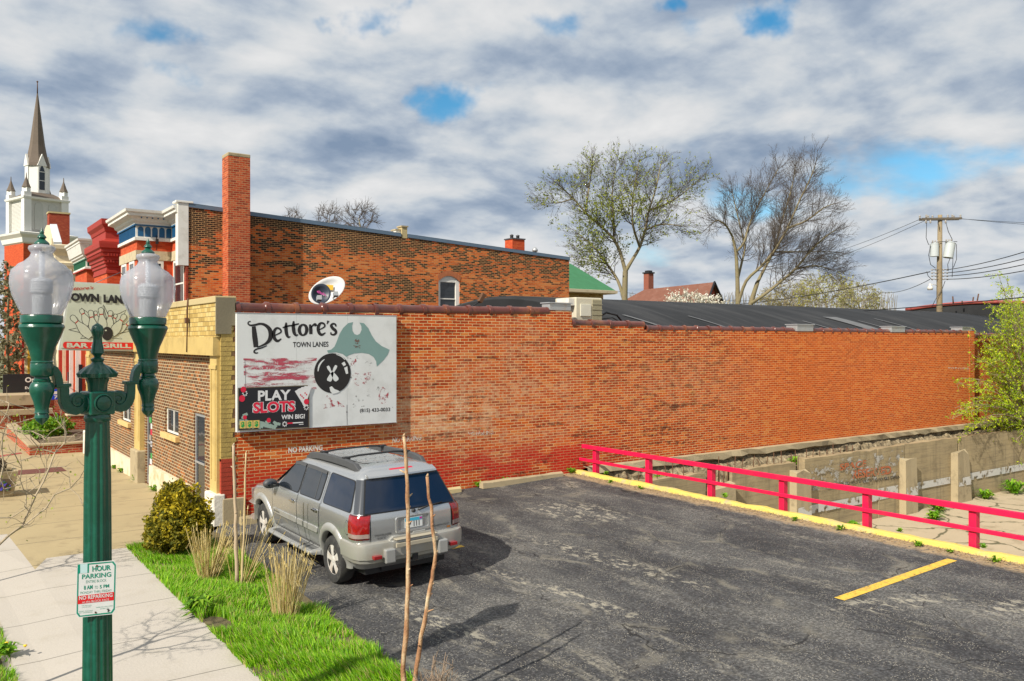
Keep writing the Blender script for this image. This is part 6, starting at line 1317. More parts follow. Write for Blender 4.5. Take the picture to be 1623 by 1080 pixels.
# porch door of the two-storey building
pd = thing('porch', 'white door with orange-red columns at the porch behind the lamp', 'porch', (2.9, 24.6, -.5))
for px, w_, m_ in ((113, .14, WHITEP), (120, .16, paint('orange_column', (.52, .07, .02), .5)), (132, .16, paint('orange_post', (.52, .07, .02), .5)), (126, .30, WHITEP)):
    c = D(px, 600, 37); o = MB(); o.box(c.x - w_ / 2, c.x + w_ / 2, c.y, c.y + .1, -.6, 4.6); o.build('column' if w_ < .2 else 'door', m_, pd)
c = D(127.5, 600, 36.9); o = MB(); o.box(c.x - .07, c.x + .07, c.y, c.y + .05, .2, 2.6); o.build('pane', GLASS, pd)

# ================================================================== garden walls and stoop at the pavement
gw = thing('garden_wall', 'low red brick garden wall with pale stone cap along the tan pavement', 'wall', (-.8, 16.6, -.3))
zg = walk_z(16.5)
mb = MB(); mb.box(-1.75, -.02, 16.35, 16.65, zg - .4, zg + .30); mb.box(-1.75, -1.45, 16.65, 25.5, zg - .6, zg + .30); mb.build('brickwork', WALLB, gw)
mb = MB(); mb.box(-1.80, .02, 16.30, 16.70, zg + .30, zg + .37); mb.box(-1.80, -1.40, 16.70, 25.5, zg + .30, zg + .37); mb.build('coping', BLOCKC, gw, bevel=.01)
mb = MB(); mb.box(-.9, .0, 18.9, 19.1, zg, zg + .32); mb.build('inner_kerb', PITC, gw)
structure(slab('garden_soil', SOIL, [(-1.45, 16.65), (3.6, 16.65), (3.6, 25.5), (-1.45, 25.5)], lambda x, y: zg + .16, .5))
bp = thing('brick_pier', 'short red brick pier with stone cap at the garden path', 'pier', (-.25, 17.9, zg))
c = D(122, 690, 36); px_, py_ = c.x, c.y
mb = MB(); mb.box(px_ - .33, px_ + .33, py_, py_ + .6, zg - .1, .42); mb.build('brickwork', WALLB, bp); mb = MB(); mb.box(px_ - .38, px_ + .38, py_ - .05, py_ + .65, .42, .5); mb.build('cap', STONE, bp, bevel=.015)
ur = thing('stone_urn', 'pale stone urn standing on the short brick pier', 'urn', (px_, py_ + .3, .5)); mb = MB(); mb.lathe((px_, py_ + .3, .5), [(.16, 0), (.16, .05), (.07, .10), (.07, .16), (.2, .28), (.27, .42), (.30, .48), (.26, .5)], 20); mb.build('bowl', STONE, ur, autosm=35)
bs2 = thing('brick_stoop', 'red brick stoop wall with stone slab behind the hanging lamp pendant', 'wall', (1.3, 24, zg))
c0 = D(82, 650, 41); mb = MB(); mb.box(c0.x - .1, c0.x + 1.9, c0.y, c0.y + 2.5, zg - .5, 1.45); mb.box(c0.x - 2.4, c0.x - .7, c0.y + .2, c0.y + 2.5, zg - .4, .6); mb.build('brickwork', WALLB, bs2); mb = MB(); mb.box(c0.x - .2, c0.x + 2.0, c0.y - .08, c0.y + 2.6, 1.45, 1.55); mb.box(c0.x - 2.6, c0.x - .2, c0.y - .1, c0.y + 2.5, .55, 1.05); mb.box(c0.x - 2.6, c0.x + .0, c0.y - .5, c0.y - .1, .12, .38); mb.build('stone_slab', BLOCKC, bs2, bevel=.015)
ir = thing('iron_handrail', 'thin black iron handrail posts beside the garden steps', 'railing', (0, 20, zg))
mb = MB()
for px, y0, y1, d in ((108, 590, 690, 36), (92, 655, 688, 34), (38, 660, 700, 34)): a, b_ = D(px, y1, d), D(px, y0, d); mb.tube([a, b_], .028 if px > 100 else .018, 6)
mb.tube([D(108, 606, 36), D(86, 606, 38)], .02, 6); mb.tube([D(92, 655, 34), D(80, 668, 36)], .015, 6); mb.build('posts', BLACKM, ir)
bsn = thing('black_sign_board', 'black notice board with pale lettering half hidden by the lamp arm', 'sign', (-1.2, 24, 0))
c0 = D(36, 620, 42); U_ = Vector((1, 0, 0)); mb = MB(); mb.box(c0.x - .85, c0.x + 1.0, c0.y, c0.y + .08, c0.z - .75, c0.z + .85); mb.build('board', BLACKM, bsn)
mb = MB(); text_3d(mb, 'Open', (c0.x + .1, c0.y - .006, c0.z + .35), (.8, 0, 0), (0, 0, .33), 0, .03); text_3d(mb, 'Everyday', (c0.x + .1, c0.y - .006, c0.z + .05), (.8, 0, 0), (0, 0, .17), 0, .02); text_3d(mb, 'for lunch', (c0.x + .1, c0.y - .006, c0.z - .2), (.8, 0, 0), (0, 0, .15), 0, .02); mb.build('lettering', WHITEP, bsn)
bls = thing('house_number_sign', 'small blue sign with white numbers over the brick stoop', 'sign', (1, 24, 1.6))
c0 = D(93, 625, 40.5); mb = MB(); mb.box(c0.x - .32, c0.x + .42, c0.y, c0.y + .04, c0.z - .25, c0.z + .25); mb.build('plate', paint('sign_blue', (.005, .06, .55), .4), bls); mb = MB(); mb.box(c0.x - .30, c0.x + .40, c0.y - .005, c0.y, c0.z + .0, c0.z + .14); text_3d(mb, '710', (c0.x - .2, c0.y - .006, c0.z - .21), (.5, 0, 0), (0, 0, .16), 0, .03); mb.build('lettering', WHITEP, bls)
def mat_pad(poly, label, m_): o = MB(); o.prism([(x, y, walk_z(y) + .004) for x, y in poly], (0, 0, 1), .006); return structure(o.build('pavement_inlay', m_))
BRK_IN = brick('inlaid_paver', [(.1, (.10, .028, .02)), (.6, (.14, .04, .027)), (.95, (.18, .05, .03))], (.10, .05, .035), bw=.2, bh=.1)
mat_pad([(-3.2, 11.0), (-1.3, 11.0), (-1.3, 12.1), (-3.2, 12.1)], '', paint('dark_red_paver', (.13, .04, .028), .85, var=.2, vs=8, bmp=.4))
mat_pad([(-3.9, 15.3), (-1.9, 17.2), (-1.9, 17.6), (-3.9, 15.9)], '', paint('red_paver', (.30, .05, .04), .85, var=.2, vs=8, bmp=.4))
tb = thing('stone_planter', 'square pebbled planter tub with purple flowers at the left edge of the pavement', 'planter', (-3.55, 6.9, walk_z(6.9)))
zp = walk_z(6.9); cx_, cy_ = -3.36, 7.1
mb = MB(); mb.add([(cx_ + sx * r_, cy_ + sy * r_, z) for z, r_ in ((zp, .36), (zp + .62, .46), (zp + .62, .38), (zp + .5, .37)) for sx, sy in ((-1, -1), (1, -1), (1, 1), (-1, 1))], [(r_ * 4 + i, r_ * 4 + (i + 1) % 4, r_ * 4 + 4 + (i + 1) % 4, r_ * 4 + 4 + i) for r_ in range(3) for i in range(4)] + [(12, 13, 14, 15)]); mb.build('tub', BLOCKC, tb)
mb = MB(); mb.add([(cx_ - .3, cy_ - .43, zp + .15), (cx_ + .3, cy_ - .43, zp + .15), (cx_ + .33, cy_ - .45, zp + .45), (cx_ - .33, cy_ - .45, zp + .45)], [(0, 1, 2, 3)]); mb.build('front_panel', paint('brown_panel', (.10, .07, .045), .8, var=.3, vs=12), tb)
mb = MB(); mg_ = MB()
for i in range(26):
    a = rng.uniform(0, 6.28); fx, fz = cx_ + rng.uniform(-.05, .30), zp + rng.uniform(.18, .40); s_ = rng.uniform(.02, .04); (mb if i % 3 else mg_).add([(fx + s_ * math.cos(a + k * 1.57), cy_ - .455 - rng.uniform(0, .03), fz + s_ * math.sin(a + k * 1.57)) for k in range(4)], [(0, 1, 2, 3)])
mb.build('flower_cluster', paint('purple_flower', (.07, .05, .42), .6, var=.3, vs=30), tb); mg_.build('flower_leaves', paint('planter_leaf_green', (.05, .16, .02), .6), tb)
bg_ = thing('rubbish_bag', 'black bin bag slumped on the pebbled planter tub', 'bag', (cx_, cy_, zp + .6)); mb = MB(); mb.lathe((cx_ - .1, cy_, zp + .58), [(.22, 0), (.32, .08), (.33, .2), (.25, .32), (.1, .4), (.01, .42)], 14, rf=lambda t, z: 1 + .12 * math.sin(3 * t + z * 9) + .06 * math.sin(7 * t)); mb.build('sack', paint('black_plastic', (.015, .016, .02), .25, bmp=.3, bs=14), bg_)

# ================================================================== church
chx = thing('church', 'white church steeple with grey spire on a brick tower at the far left', 'church', (5.6, 88, -2.3))
dC = 90.; kC = dC / FOC
def cpx(px, py, d=dC): return D(px, py, d)
cc_ = D(61, 540, dC); cx_, cy_ = cc_.x, cc_.y + 1.0
HWD = 2.75; Zc = lambda y: EYE + (540 - y) * kC
SHING = paint('brown_shingle', (.13, .10, .075), .8, var=.2, vs=3)
CHW = paint('church_white', (.74, .73, .68), .6, var=.05, vs=.6)
def rot(px_, py_, a=R(17)):
    px_, py_ = px_ * .86, py_ * .86; return (cx_ + px_ * math.cos(a) - py_ * math.sin(a), cy_ + px_ * math.sin(a) + py_ * math.cos(a))
def rbox(mb, x0, x1, y0, y1, z0, z1, mi=0):
    P_ = [rot(x, y) for x, y in ((x0, y0), (x1, y0), (x1, y1), (x0, y1))]; mb.add([(x, y, z) for z in (z0, z1) for x, y in P_], [(3, 2, 1, 0), (4, 5, 6, 7)] + [(i, (i + 1) % 4, 4 + (i + 1) % 4, 4 + i) for i in range(4)], mi)
mb = MB(); rbox(mb, -2.75, 2.75, -2.75, 2.75, -2.3, Zc(386)); mb.build('tower', ORB, chx)
mb = MB(); mb.sweep([rot(*p) for p in ((-2.75, -2.75), (2.75, -2.75), (2.75, 2.75), (-2.75, 2.75))], [(0, Zc(390)), (.15, Zc(388)), (.25, Zc(381)), (.55, Zc(376)), (.6, Zc(373)), (0, Zc(371))], 0, True, False, True); mb.build('cornice', CHW, chx)
mb = MB(); rbox(mb, -2.25, 2.25, -2.25, 2.25, Zc(373), Zc(318))
for sx in (-1, 1):
    for sy in (-1, 1): rbox(mb, sx * 2.2 - .42, sx * 2.2 + .42, sy * 2.2 - .42, sy * 2.2 + .42, Zc(373), Zc(309))
mb.build('belfry', CHW, chx)
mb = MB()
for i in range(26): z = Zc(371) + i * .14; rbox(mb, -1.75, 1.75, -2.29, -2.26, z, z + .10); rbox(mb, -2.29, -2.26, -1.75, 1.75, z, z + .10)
mb.build('clapboard', paint('clapboard_dull_white', (.62, .61, .56), .6), chx)  # boards in a duller white than the belfry behind them
mb = MB(); AR = lambda cx2, w_, z0, z1: [(cx2 - w_, z0), (cx2 + w_, z0)] + [(cx2 + w_ * math.cos(R(a)), z1 + w_ * math.sin(R(a))) for a in range(0, 181, 20)]
for q in (-.8, .8): mb.prism([(*rot(x, -2.30), z) for x, z in AR(q, .48, Zc(367), Zc(330))], Vector((math.sin(R(17)), -math.cos(R(17)), 0)), .05)
mb.build('louvre', paint('louvre_grey', (.50, .50, .45), .6), chx)
mb = MB(); mb.sweep([rot(*p) for p in ((-2.25, -2.25), (2.25, -2.25), (2.25, 2.25), (-2.25, 2.25))], [(0, Zc(320)), (.4, Zc(319)), (.45, Zc(316)), (0, Zc(315))], 0, True, False, True); mb.build('belfry_cornice', CHW, chx)
mb = MB(); P_ = [rot(sx * 2.5, sy * 2.5) for sx, sy in ((-1, -1), (1, -1), (1, 1), (-1, 1))]; Q_ = [rot(sx * 1.3, sy * 1.3) for sx, sy in ((-1, -1), (1, -1), (1, 1), (-1, 1))]; mb.add([(*p, Zc(316)) for p in P_] + [(*p, Zc(306)) for p in Q_], [(i, (i + 1) % 4, 4 + (i + 1) % 4, 4 + i) for i in range(4)]); mb.build('belfry_roof', SHING, chx)
oc = [(1.26 * math.cos(R(22.5 + 45 * i)), 1.26 * math.sin(R(22.5 + 45 * i))) for i in range(8)]
mb = MB(); O_ = [rot(*p) for p in oc]; mb.add([(*p, Zc(311)) for p in O_] + [(*p, Zc(262)) for p in O_], [(i, (i + 1) % 8, 8 + (i + 1) % 8, 8 + i) for i in range(8)]); mb.build('lantern', CHW, chx)
mb = MB(); mb.lathe((cx_, cy_, 0), [(1.22, Zc(263)), (1.18, Zc(258)), (.95, Zc(245)), (.74, Zc(228)), (.39, Zc(185)), (.03, Zc(141))], 8, 0, False); mb.build('spire', SHING, chx)
mb = MB()
for sx, sy in ((0, -1), (-1, 0), (1, 0)):
    t_ = Vector((math.cos(R(17)), math.sin(R(17)), 0)); n_ = Vector((math.sin(R(17)), -math.cos(R(17)), 0))
    if sx: t_, n_ = n_, t_ * sx
    o = Vector((cx_, cy_, 0)) + n_ * .98; mb.prism([o + t_ * a + Vector((0, 0, Zc(y))) for a, y in ((-.5, 263), (.5, 263), (.0, 244))], n_, .22); mb.prism([o + t_ * a + Vector((0, 0, Zc(y))) for a, y in ((-.38, 306), (.38, 306), (.38, 263), (-.38, 263))], n_, .14)
mb.build('gablet', CHW, chx)
mb = MB(); t_ = Vector((math.cos(R(17)), math.sin(R(17)), 0)); n_ = Vector((math.sin(R(17)), -math.cos(R(17)), 0)); o = Vector((cx_, cy_, 0)) + n_ * 1.13; mb.prism([o + t_ * a + Vector((0, 0, Zc(y))) for a, y in ((-.27, 301), (.27, 301), (.27, 272), (.16, 266), (0, 262), (-.16, 266), (-.27, 272))], n_, .02); lw = mb.build('lancet_window', GLASS, chx)
mb = MB(); [mb.prism([o + n_ * .02 + t_ * a + Vector((0, 0, Zc(y))) for a, y in ((-.27, yy), (.27, yy), (.27, yy - 1), (-.27, yy - 1))], n_, .03) for yy in (287, 273)]; mb.build('glazing_bar', CHW, lw)
mb = MB(); mb.tube([(cx_, cy_, Zc(145)), (cx_, cy_, Zc(125))], [.07, .04], 6); mb.lathe((cx_, cy_, Zc(128)), [(.01, 0), (.12, .12), (.01, .25)], 8); mb.build('finial', RUST, chx)
for sx in (-1, 1):
    for sy in (-1, 1):
        p = rot(sx * 2.2, sy * 2.2); q = MB(); q.lathe((*p, 0), [(.40, Zc(309)), (.40, Zc(301))], 4, 0, False); q.build('pinnacle_base', CHW, chx); q = MB(); q.lathe((*p, 0), [(.44, Zc(302)), (.30, Zc(297)), (.06, Zc(286)), (.03, Zc(279))], 8, 0, False); q.build('pinnacle', SHING, chx)

# ================================================================== houses behind the hall
gh2 = thing('green_roof_house', 'brick house with green shingled hip roof behind the two-storey building', 'house', (30, 30, -2.3))
GSH = paint('green_shingle', (.035, .155, .065), .85, var=.18, vs=3, bmp=.3, bs=8, dirt=(.05, .20, .10), damt=.4)
pk = D(902, 419, 60); ev = D(976, 461, 57); zl = ev.z
xa, xb_, ya, yb_ = 22.9, ev.x, ev.y, 33.4
mb = MB(); mb.add([(xa - 3, ya, zl), (xb_, ya, zl), (xb_, yb_, zl), (xa - 3, yb_, zl), (xa + .6, (ya + yb_) / 2, pk.z + .35), (pk.x - .1, (ya + yb_) / 2, pk.z + .02)], [(0, 1, 5, 4), (1, 2, 5), (2, 3, 4, 5), (3, 0, 4)]); mb.build('roof', GSH, gh2)
mb = MB(); mb.sweep([(xb_, yb_), (xb_, ya), (xa - 3, ya)][::-1], [(-.02, zl - .22), (.08, zl - .20), (.10, zl - .02), (-.02, zl)][::-1], 0, True); mb.box(xa - 3, xb_ - .02, ya + .02, yb_, zl - .24, zl - .2); mb.build('eaves', CREAMP, gh2)
mb = MB(); mb.box(xa - 2.5, xb_ - .6, ya + .6, yb_ - .6, -2.3, zl - .24); mb.build('wall', YELB, gh2)
bh = thing('brown_roof_house', 'far house with brown shingle roof and brick chimney beside the bare tree', 'house', (60, 47, -2.3))
BSH = paint('brown_roof_shingle', (.16, .062, .038), .85, var=.2, vs=2, dirt=(.22, .11, .08), damt=.4)
e0, e1 = D(975, 485, 92), D(1112, 485, 86); rz = D(1095, 446, 88); lft = D(1022, 462, 92)
ux = (e1 - e0); ux.z = 0; L = ux.length; ux.normalize(); uy = Vector((-ux.y, ux.x, 0)); zr = rz.z; ze = D(1000, 486, 90).z - 1.5
def hp(a, b_, z): p = e0 + ux * a + uy * b_; return (p.x, p.y, z)
mb = MB(); mb.add([hp(-4, 0, ze), hp(L, 0, ze), hp(L, 8, ze), hp(-4, 8, ze), tuple(D(1022, 459, 94)), hp(L - .4, 4, zr)], [(0, 1, 5, 4), (2, 3, 4, 5), (3, 0, 4)]); mb.build('roof', BSH, bh)
mb = MB(); mb.add([hp(L - .5, .3, -2.3), hp(L - .5, 7.7, -2.3), hp(L - .5, 7.7, ze), hp(L - .6, 4, zr - .3), hp(L - .5, .3, ze), hp(-3, .4, -2.3), hp(-3, .4, ze), hp(-3, 7.7, -2.3), hp(-3, 7.7, ze)], [(0, 1, 2, 3, 4), (5, 0, 4, 6), (7, 5, 6, 8), (1, 7, 8, 2)]); mb.build('wall', DRB, bh)
mb = MB(); [mb.tube([hp(L, a, ze), hp(L - .3, 4, zr + .05)], .12, 4) for a in (0, 8)]; mb.build('bargeboard', BLACKM, bh)
cp_ = D(1028, 455, 97); ct = D(1028, 434, 97); mb = MB(); mb.box(cp_.x - .4, cp_.x + .4, cp_.y - .4, cp_.y + .4, ze, ct.z); co_ = mb.build('chimney', paint('brown_chimney', (.24, .075, .045), .85, var=.2, vs=6), bh); mb = MB(); mb.box(cp_.x - .5, cp_.x + .5, cp_.y - .5, cp_.y + .5, ct.z, ct.z + .15); mb.box(cp_.x - .3, cp_.x + .3, cp_.y - .3, cp_.y + .3, ct.z + .15, ct.z + .35); mb.build('chimney_cap', BLACKM, co_)
fr_ = thing('far_arched_hall', 'second black arched roof with red tile edge beyond the hall at right', 'building', (60, 10, -2.3))
mb = MB(); a0, a1 = D(1436, 492, 62), D(1600, 492, 56); ux = (a1 - a0).normalized(); L = (a1 - a0).length + 3; apex = D(1525, 483, 60).z
vs = []; nA = 20
for d in (0, 9):
    for i in range(nA + 1):
        t = i / nA; p = a0 + ux * (L * t) + Vector((-ux.y, ux.x, 0)) * d; vs.append((p.x, p.y, apex - (apex - a0.z) * (2 * t - 1) ** 2 * 1.05))
mb.add(vs, [(i, i + 1, nA + 2 + i, nA + 1 + i) for i in range(nA)]); mb.build('roof', ROOFM, fr_)
mb = MB(); mb.add([(*v[:2], v[2] - .02) for v in vs[:nA + 1]] + [(vs[nA][0], vs[nA][1], -2.3), (vs[0][0], vs[0][1], -2.3)], [list(range(nA + 3))]); mb.build('end_wall', ROOFM, fr_)
mb = MB(); mb.tube([Vector(v) + Vector((0, 0, .05)) for v in vs[:nA + 1]], .13, 6); mb.build('coping', paint('red_far_tile', (.30, .06, .05), .5, var=.3), fr_)
mb = MB(); [mb.tube([D(px, 482, 58), D(px + dx, y, 58)], .05, 4) for px, dx, y in ((1511, -1, 470), (1541, 2, 471), (1548, 3, 466), (1525, 0, 477))]; mb.build('roof_pipe', RUST, fr_)

# ================================================================== trees and plants
BARK = paint('bark', (.20, .165, .095), .9, var=.25, vs=5, bmp=.6, bs=20, dirt=(.24, .22, .07), damt=.5)
TWIG = paint('twig_bark', (.085, .066, .052), .9, var=.25, vs=2)
TWIGL = paint('pale_twig_bark', (.36, .29, .19), .85, var=.2, vs=20)
def leaf_mat(name, c1, c2, c3=None, rough=.6):
    m, t, b = new_mat(name); p = geo(t).outputs['Position']; rnd = geo(t).outputs['Random Per Island']
    c = RAMP(t, rnd, [(0, c1), (.6, c2), (1, c3 or c2)]); setin(t, b, Base_Color=c, Roughness=rough, Specular_IOR_Level=.3, Subsurface_Weight=0.)
    tr = N(t, 'ShaderNodeBsdfTranslucent', i_0=c); ms = N(t, 'ShaderNodeMixShader', i_0=.3, i_1=b.outputs[0], i_2=tr.outputs[0])
    out = [n for n in t.nodes if n.type == 'OUTPUT_MATERIAL'][0]; t.links.new(ms.outputs[0], out.inputs[0]); return m
LEAFG = leaf_mat('young_green_leaf', (.16, .20, .03), (.28, .33, .04), (.38, .40, .06)); LEAFY = leaf_mat('yellow_green_leaf', (.16, .29, .008), (.37, .51, .010), (.58, .62, .02))
def attractors(lobes, n):
    out = []
    tot = sum(l[3] * l[4] * l[5] for l in lobes)
    for cx_, cy_, cz_, rx, ry, rz in lobes:
        k = int(n * rx * ry * rz / tot) + 1; v = rng.normal(size=(k, 3)); v /= np.linalg.norm(v, axis=1)[:, None]; v *= rng.uniform(.15, 1, (k, 1)) ** (1 / 2.6); out.append(v * (rx, ry, rz) + (cx_, cy_, cz_))
    return np.concatenate(out)
def colonise(att, trunks, step, infl, kill, iters=160, jit=.18, up=.05):
    """space colonisation: branches grow towards free points of the crown"""
    pos = []; par = []
    for tr in trunks:
        for i, p in enumerate(tr):
            if i == 0 and len(tr[0]) > 3: par.append(int(tr[0][3]))
            else: par.append(len(pos) - 1 if i else -1)
            pos.append(np.array(p[:3], float))
    P = np.array(pos); alive = np.ones(len(att), bool)
    d = np.linalg.norm(att[:, None] - P[None], axis=2); near = d.argmin(1); nd = d.min(1)
    for it in range(iters):
        act = alive & (nd < infl)
        if not act.any(): break
        idx = near[act]; vec = att[act] - P[idx]; vec /= np.linalg.norm(vec, axis=1)[:, None] + 1e-9
        u, inv = np.unique(idx, return_inverse=True); acc = np.zeros((len(u), 3)); np.add.at(acc, inv, vec)
        acc = acc / (np.linalg.norm(acc, axis=1)[:, None] + 1e-9) + rng.normal(0, jit, acc.shape) + (0, 0, up); acc /= np.linalg.norm(acc, axis=1)[:, None]
        new = P[u] + acc * step; b0 = len(P); P = np.concatenate([P, new]); par += list(u)
        al = np.where(alive)[0]; dd = np.linalg.norm(att[al][:, None] - new[None], axis=2); dm = dd.min(1); am = dd.argmin(1)
        better = dm < nd[al]; nd[al[better]] = dm[better]; near[al[better]] = b0 + am[better]
        alive[al[dm < kill]] = False
    return P, np.array(par)
def tree(name, label, cat, base, trunks, lobes, n, step=.45, infl=6., kill=.7, r0=.014, expo=2.25, twigs=3, tw_len=.55, tw_r=.010, leaves=None, leaf_n=0, leaf_s=.09, bark=BARK, twm=TWIG, rmax=None, group=None, thick=.035, leaf_zone=None, up=.05, jit=.18):
    att = attractors(lobes, n); P, par = colonise(att, trunks, step, infl, kill, up=up, jit=jit)
    N_ = len(P); w_ = np.zeros(N_); kids = [[] for _ in range(N_)]
    for i in range(N_):
        if par[i] >= 0: kids[par[i]].append(i)
    order = np.arange(N_)[::-1]
    # children may precede nothing: indices always grow away from the root
    for i in order:
        if not kids[i]: w_[i] = r0 ** expo
        else: w_[i] = sum(w_[k] for k in kids[i]) + (r0 * .2) ** expo
    rad = w_ ** (1 / expo)
    if rmax: rad = np.minimum(rad, rmax)
    t = thing(name, label, cat, base, group); A, Bm = MB(), MB()
    for i in range(N_):
        p = par[i]
        if p < 0: continue
        r1 = rad[p] if len(kids[p]) == 1 else min(rad[p], rad[i] * 1.25)
        big = rad[i] > thick; (A if big else Bm).tube([P[p], P[i]], [r1, rad[i]], 7 if big else 3, 0, False)
    tips = [i for i in range(N_) if rad[i] < r0 * 2.2 and par[i] >= 0]
    for i in tips:
        d0 = P[i] - P[par[i]]; d0 = d0 / (np.linalg.norm(d0) + 1e-9)
        for _ in range(twigs):
            d = d0 * 1.0 + rng.normal(0, .45, 3) + (0, 0, .12); d /= np.linalg.norm(d); L = tw_len * rng.uniform(.5, 1.3); m_ = P[i] + d * L * .5 + rng.normal(0, .05 * L, 3); e = P[i] + d * L + rng.normal(0, .1 * L, 3)
            Bm.tube([P[i], m_, e], [tw_r, tw_r * .8, tw_r * .4], 3, 0, False)
            if leaves and (leaf_zone is None or leaf_zone(P[i])):
                for _ in range(leaf_n):
                    c = P[i] + (e - P[i]) * rng.uniform(.2, 1.1) + rng.normal(0, .06, 3); a = rng.normal(size=3); a /= np.linalg.norm(a); b_ = np.cross(a, rng.normal(size=3)); b_ /= np.linalg.norm(b_); s = leaf_s * rng.uniform(.6, 1.4)
                    Bm.add([c - a * s * .5, c + b_ * s * .35, c + a * s * .5, c - b_ * s * .35], [(0, 1, 2, 3)], 1)
    A.build('trunk', bark, t); Bm.build('crown', [twm, leaves] if leaves else twm, t)
    return t
def pth(pts, d, n=4):
    """limb through photo points at a depth, subdivided"""
    W = [D(p[0], p[1], d + (p[2] if len(p) > 2 else 0)) for p in pts]; o = []
    for a, b_ in zip(W, W[1:]): o += [tuple(a.lerp(b_, i / n)) for i in range(n)]
    return o + [tuple(W[-1])]
def lobe(px, py, rx, ry, d, dd=0, depth=None):
    c = D(px, py, d + dd); k = d / FOC; return (c.x, c.y, c.z, rx * k, (depth or (rx + ry) / 2) * k, ry * k)
def foot(px, d, z=-2.3): p = D(px, 540, d); return (p.x, p.y, z)
# the two tall trees: their limbs follow the ones in view, the fine growth fills the crown between them
def limbs(spec, d, n=3):
    """spec: (parent limb, parent point, [(zoomed x, y, depth offset)]); returns polylines for colonise()"""
    out, start, tot = [], [], 0
    for par_l, par_p, pts in spec:
        q = pth([(840 + p[0] / 2.898, 220 + p[1] / 2.898, p[2] if len(p) > 2 else 0) for p in pts], d, n)
        if par_l is not None: q[0] = (*q[0], start[par_l] + par_p * n)
        start.append(tot); tot += len(q); out.append(q)
    return out
Zl = lambda x, y, rx, ry, d, dd=0: lobe(840 + x / 2.898, 220 + y / 2.898, rx / 2.898, ry / 2.898, d, dd)
d1 = 70
tr = limbs([(None, 0, [(435, 1450), (434, 900), (434, 745), (438, 610)]),
  (0, 3, [(438, 610), (415, 520), (385, 460, -.6), (340, 415, -1), (255, 340, -2), (200, 275, -2), (135, 215, -2.5)]),
  (0, 3, [(438, 610), (462, 570), (505, 500, .5), (530, 420, .8), (545, 330, 1), (580, 230, 1), (600, 120, 1.5)]),
  (2, 4, [(545, 330, 1), (630, 300, 2), (700, 255, 2.5), (775, 190, 3)]), (1, 2, [(385, 460, -.6), (384, 360, 0), (375, 260, .5), (395, 120, 1)]),
  (1, 4, [(255, 340, -2), (270, 230, -1), (285, 130, -1)]), (2, 3, [(530, 420, .8), (600, 390, -1), (690, 400, -1.5)]), (2, 2, [(505, 500, .5), (470, 400, -1.5), (470, 280, -2), (500, 110, -2)]),
  (0, 2, [(434, 745), (405, 650, .5), (350, 570, 1), (290, 490, 1.5), (225, 440, 2)]), (8, 2, [(350, 570, 1), (290, 560, 1.5), (230, 550, 2)]), (1, 5, [(200, 275, -2), (120, 300, -2.5), (95, 280, -2.5)])], d1)
def ramify(name, label, base, tr, n_ctrl, radii, centre, leaves=None, lz=None, first=2, spread=.75, gap=.21, len0=3.3, leaf_n=3):
    """limbs (polylines) that branch three times over, each branch fanning outwards and up"""
    t = thing(name, label, 'tree', base); A, Bm = MB(), MB(); cen = Vector(centre)
    def branch(p, d, L, r, lev):
        n = max(3, int(L / .32)); pts = [p]; rads = [r]; d = d.normalized(); side = 1
        for i in range(n):
            out = (pts[-1] - cen).normalized(); d = (d + out * .05 + Vector((0, 0, .045)) + Vector(rng.normal(0, .11, 3))).normalized(); pts.append(pts[-1] + d * (L / n)); rads.append(max(.006, r * (1 - .85 * (i + 1) / n)))
        (A if r > .045 else Bm).tube(pts, rads, 5 if r > .045 else 3, 0, False)
        if lev >= 3:
            if leaves and lz(pts[-1]):
                for _ in range(leaf_n):
                    c = np.array(pts[rng.integers(1, len(pts))]) + rng.normal(0, .07, 3); a_ = rng.normal(size=3); a_ /= np.linalg.norm(a_); b_ = np.cross(a_, rng.normal(size=3)); b_ /= np.linalg.norm(b_); s_ = .15 * rng.uniform(.6, 1.4); Bm.add([c - a_ * s_ * .5, c + b_ * s_ * .35, c + a_ * s_ * .5, c - b_ * s_ * .35], [(0, 1, 2, 3)], 1)
            return
        step = (.62, .36, .24)[lev]; k = max(1, int(L / step))
        for i in range(1, k + 1):
            u = min(.98, (i - rng.uniform(0, .8)) / k * .85 + .15); j = min(len(pts) - 2, int(u * (len(pts) - 1))); dd = (pts[j + 1] - pts[j]).normalized(); ax = dd.cross(Vector(rng.normal(0, 1, 3))).normalized(); cd = dd * math.cos(spread * .85) + ax * math.sin(spread * rng.uniform(.6, 1.1)); branch(pts[j].copy(), cd, L * rng.uniform(.36, .56) * (1.1 - .35 * u), max(.009, rads[j] * .5), lev + 1)
    for li, (q, (ra, rb)) in enumerate(zip(tr, radii)):
        P_ = [Vector(p[:3]) for p in q]; n = len(P_); sm = [P_[0]] + [(P_[i - 1] + P_[i] * 2 + P_[i + 1]) / 4 for i in range(1, n - 1)] + [P_[-1]]; rads = [ra + (rb - ra) * i / (n - 1) for i in range(n)]; A.tube(sm, rads, 8, 0, False)
        if li < first: continue
        L_ = sum((b_ - a_).length for a_, b_ in zip(sm, sm[1:])); acc = 0; nxt = L_ * .22
        for i in range(n - 1):
            acc += (sm[i + 1] - sm[i]).length
            while acc > nxt:
                nxt += gap * rng.uniform(.6, 1.4); dd = (sm[i + 1] - sm[i]).normalized(); ax = dd.cross(Vector(rng.normal(0, 1, 3))).normalized(); u = acc / L_; branch(sm[i + 1].copy(), dd * .70 + ax * rng.uniform(.45, 1.0), len0 * rng.uniform(.55, 1.) * (1.05 - .45 * u), max(.017, rads[i] * .33), 1)
        branch(sm[-1], (sm[-1] - sm[-2]), len0 * .38, rb, 1)
    A.build('trunk', BARK, t); Bm.build('crown', [TWIG, leaves] if leaves else TWIG, t); return t
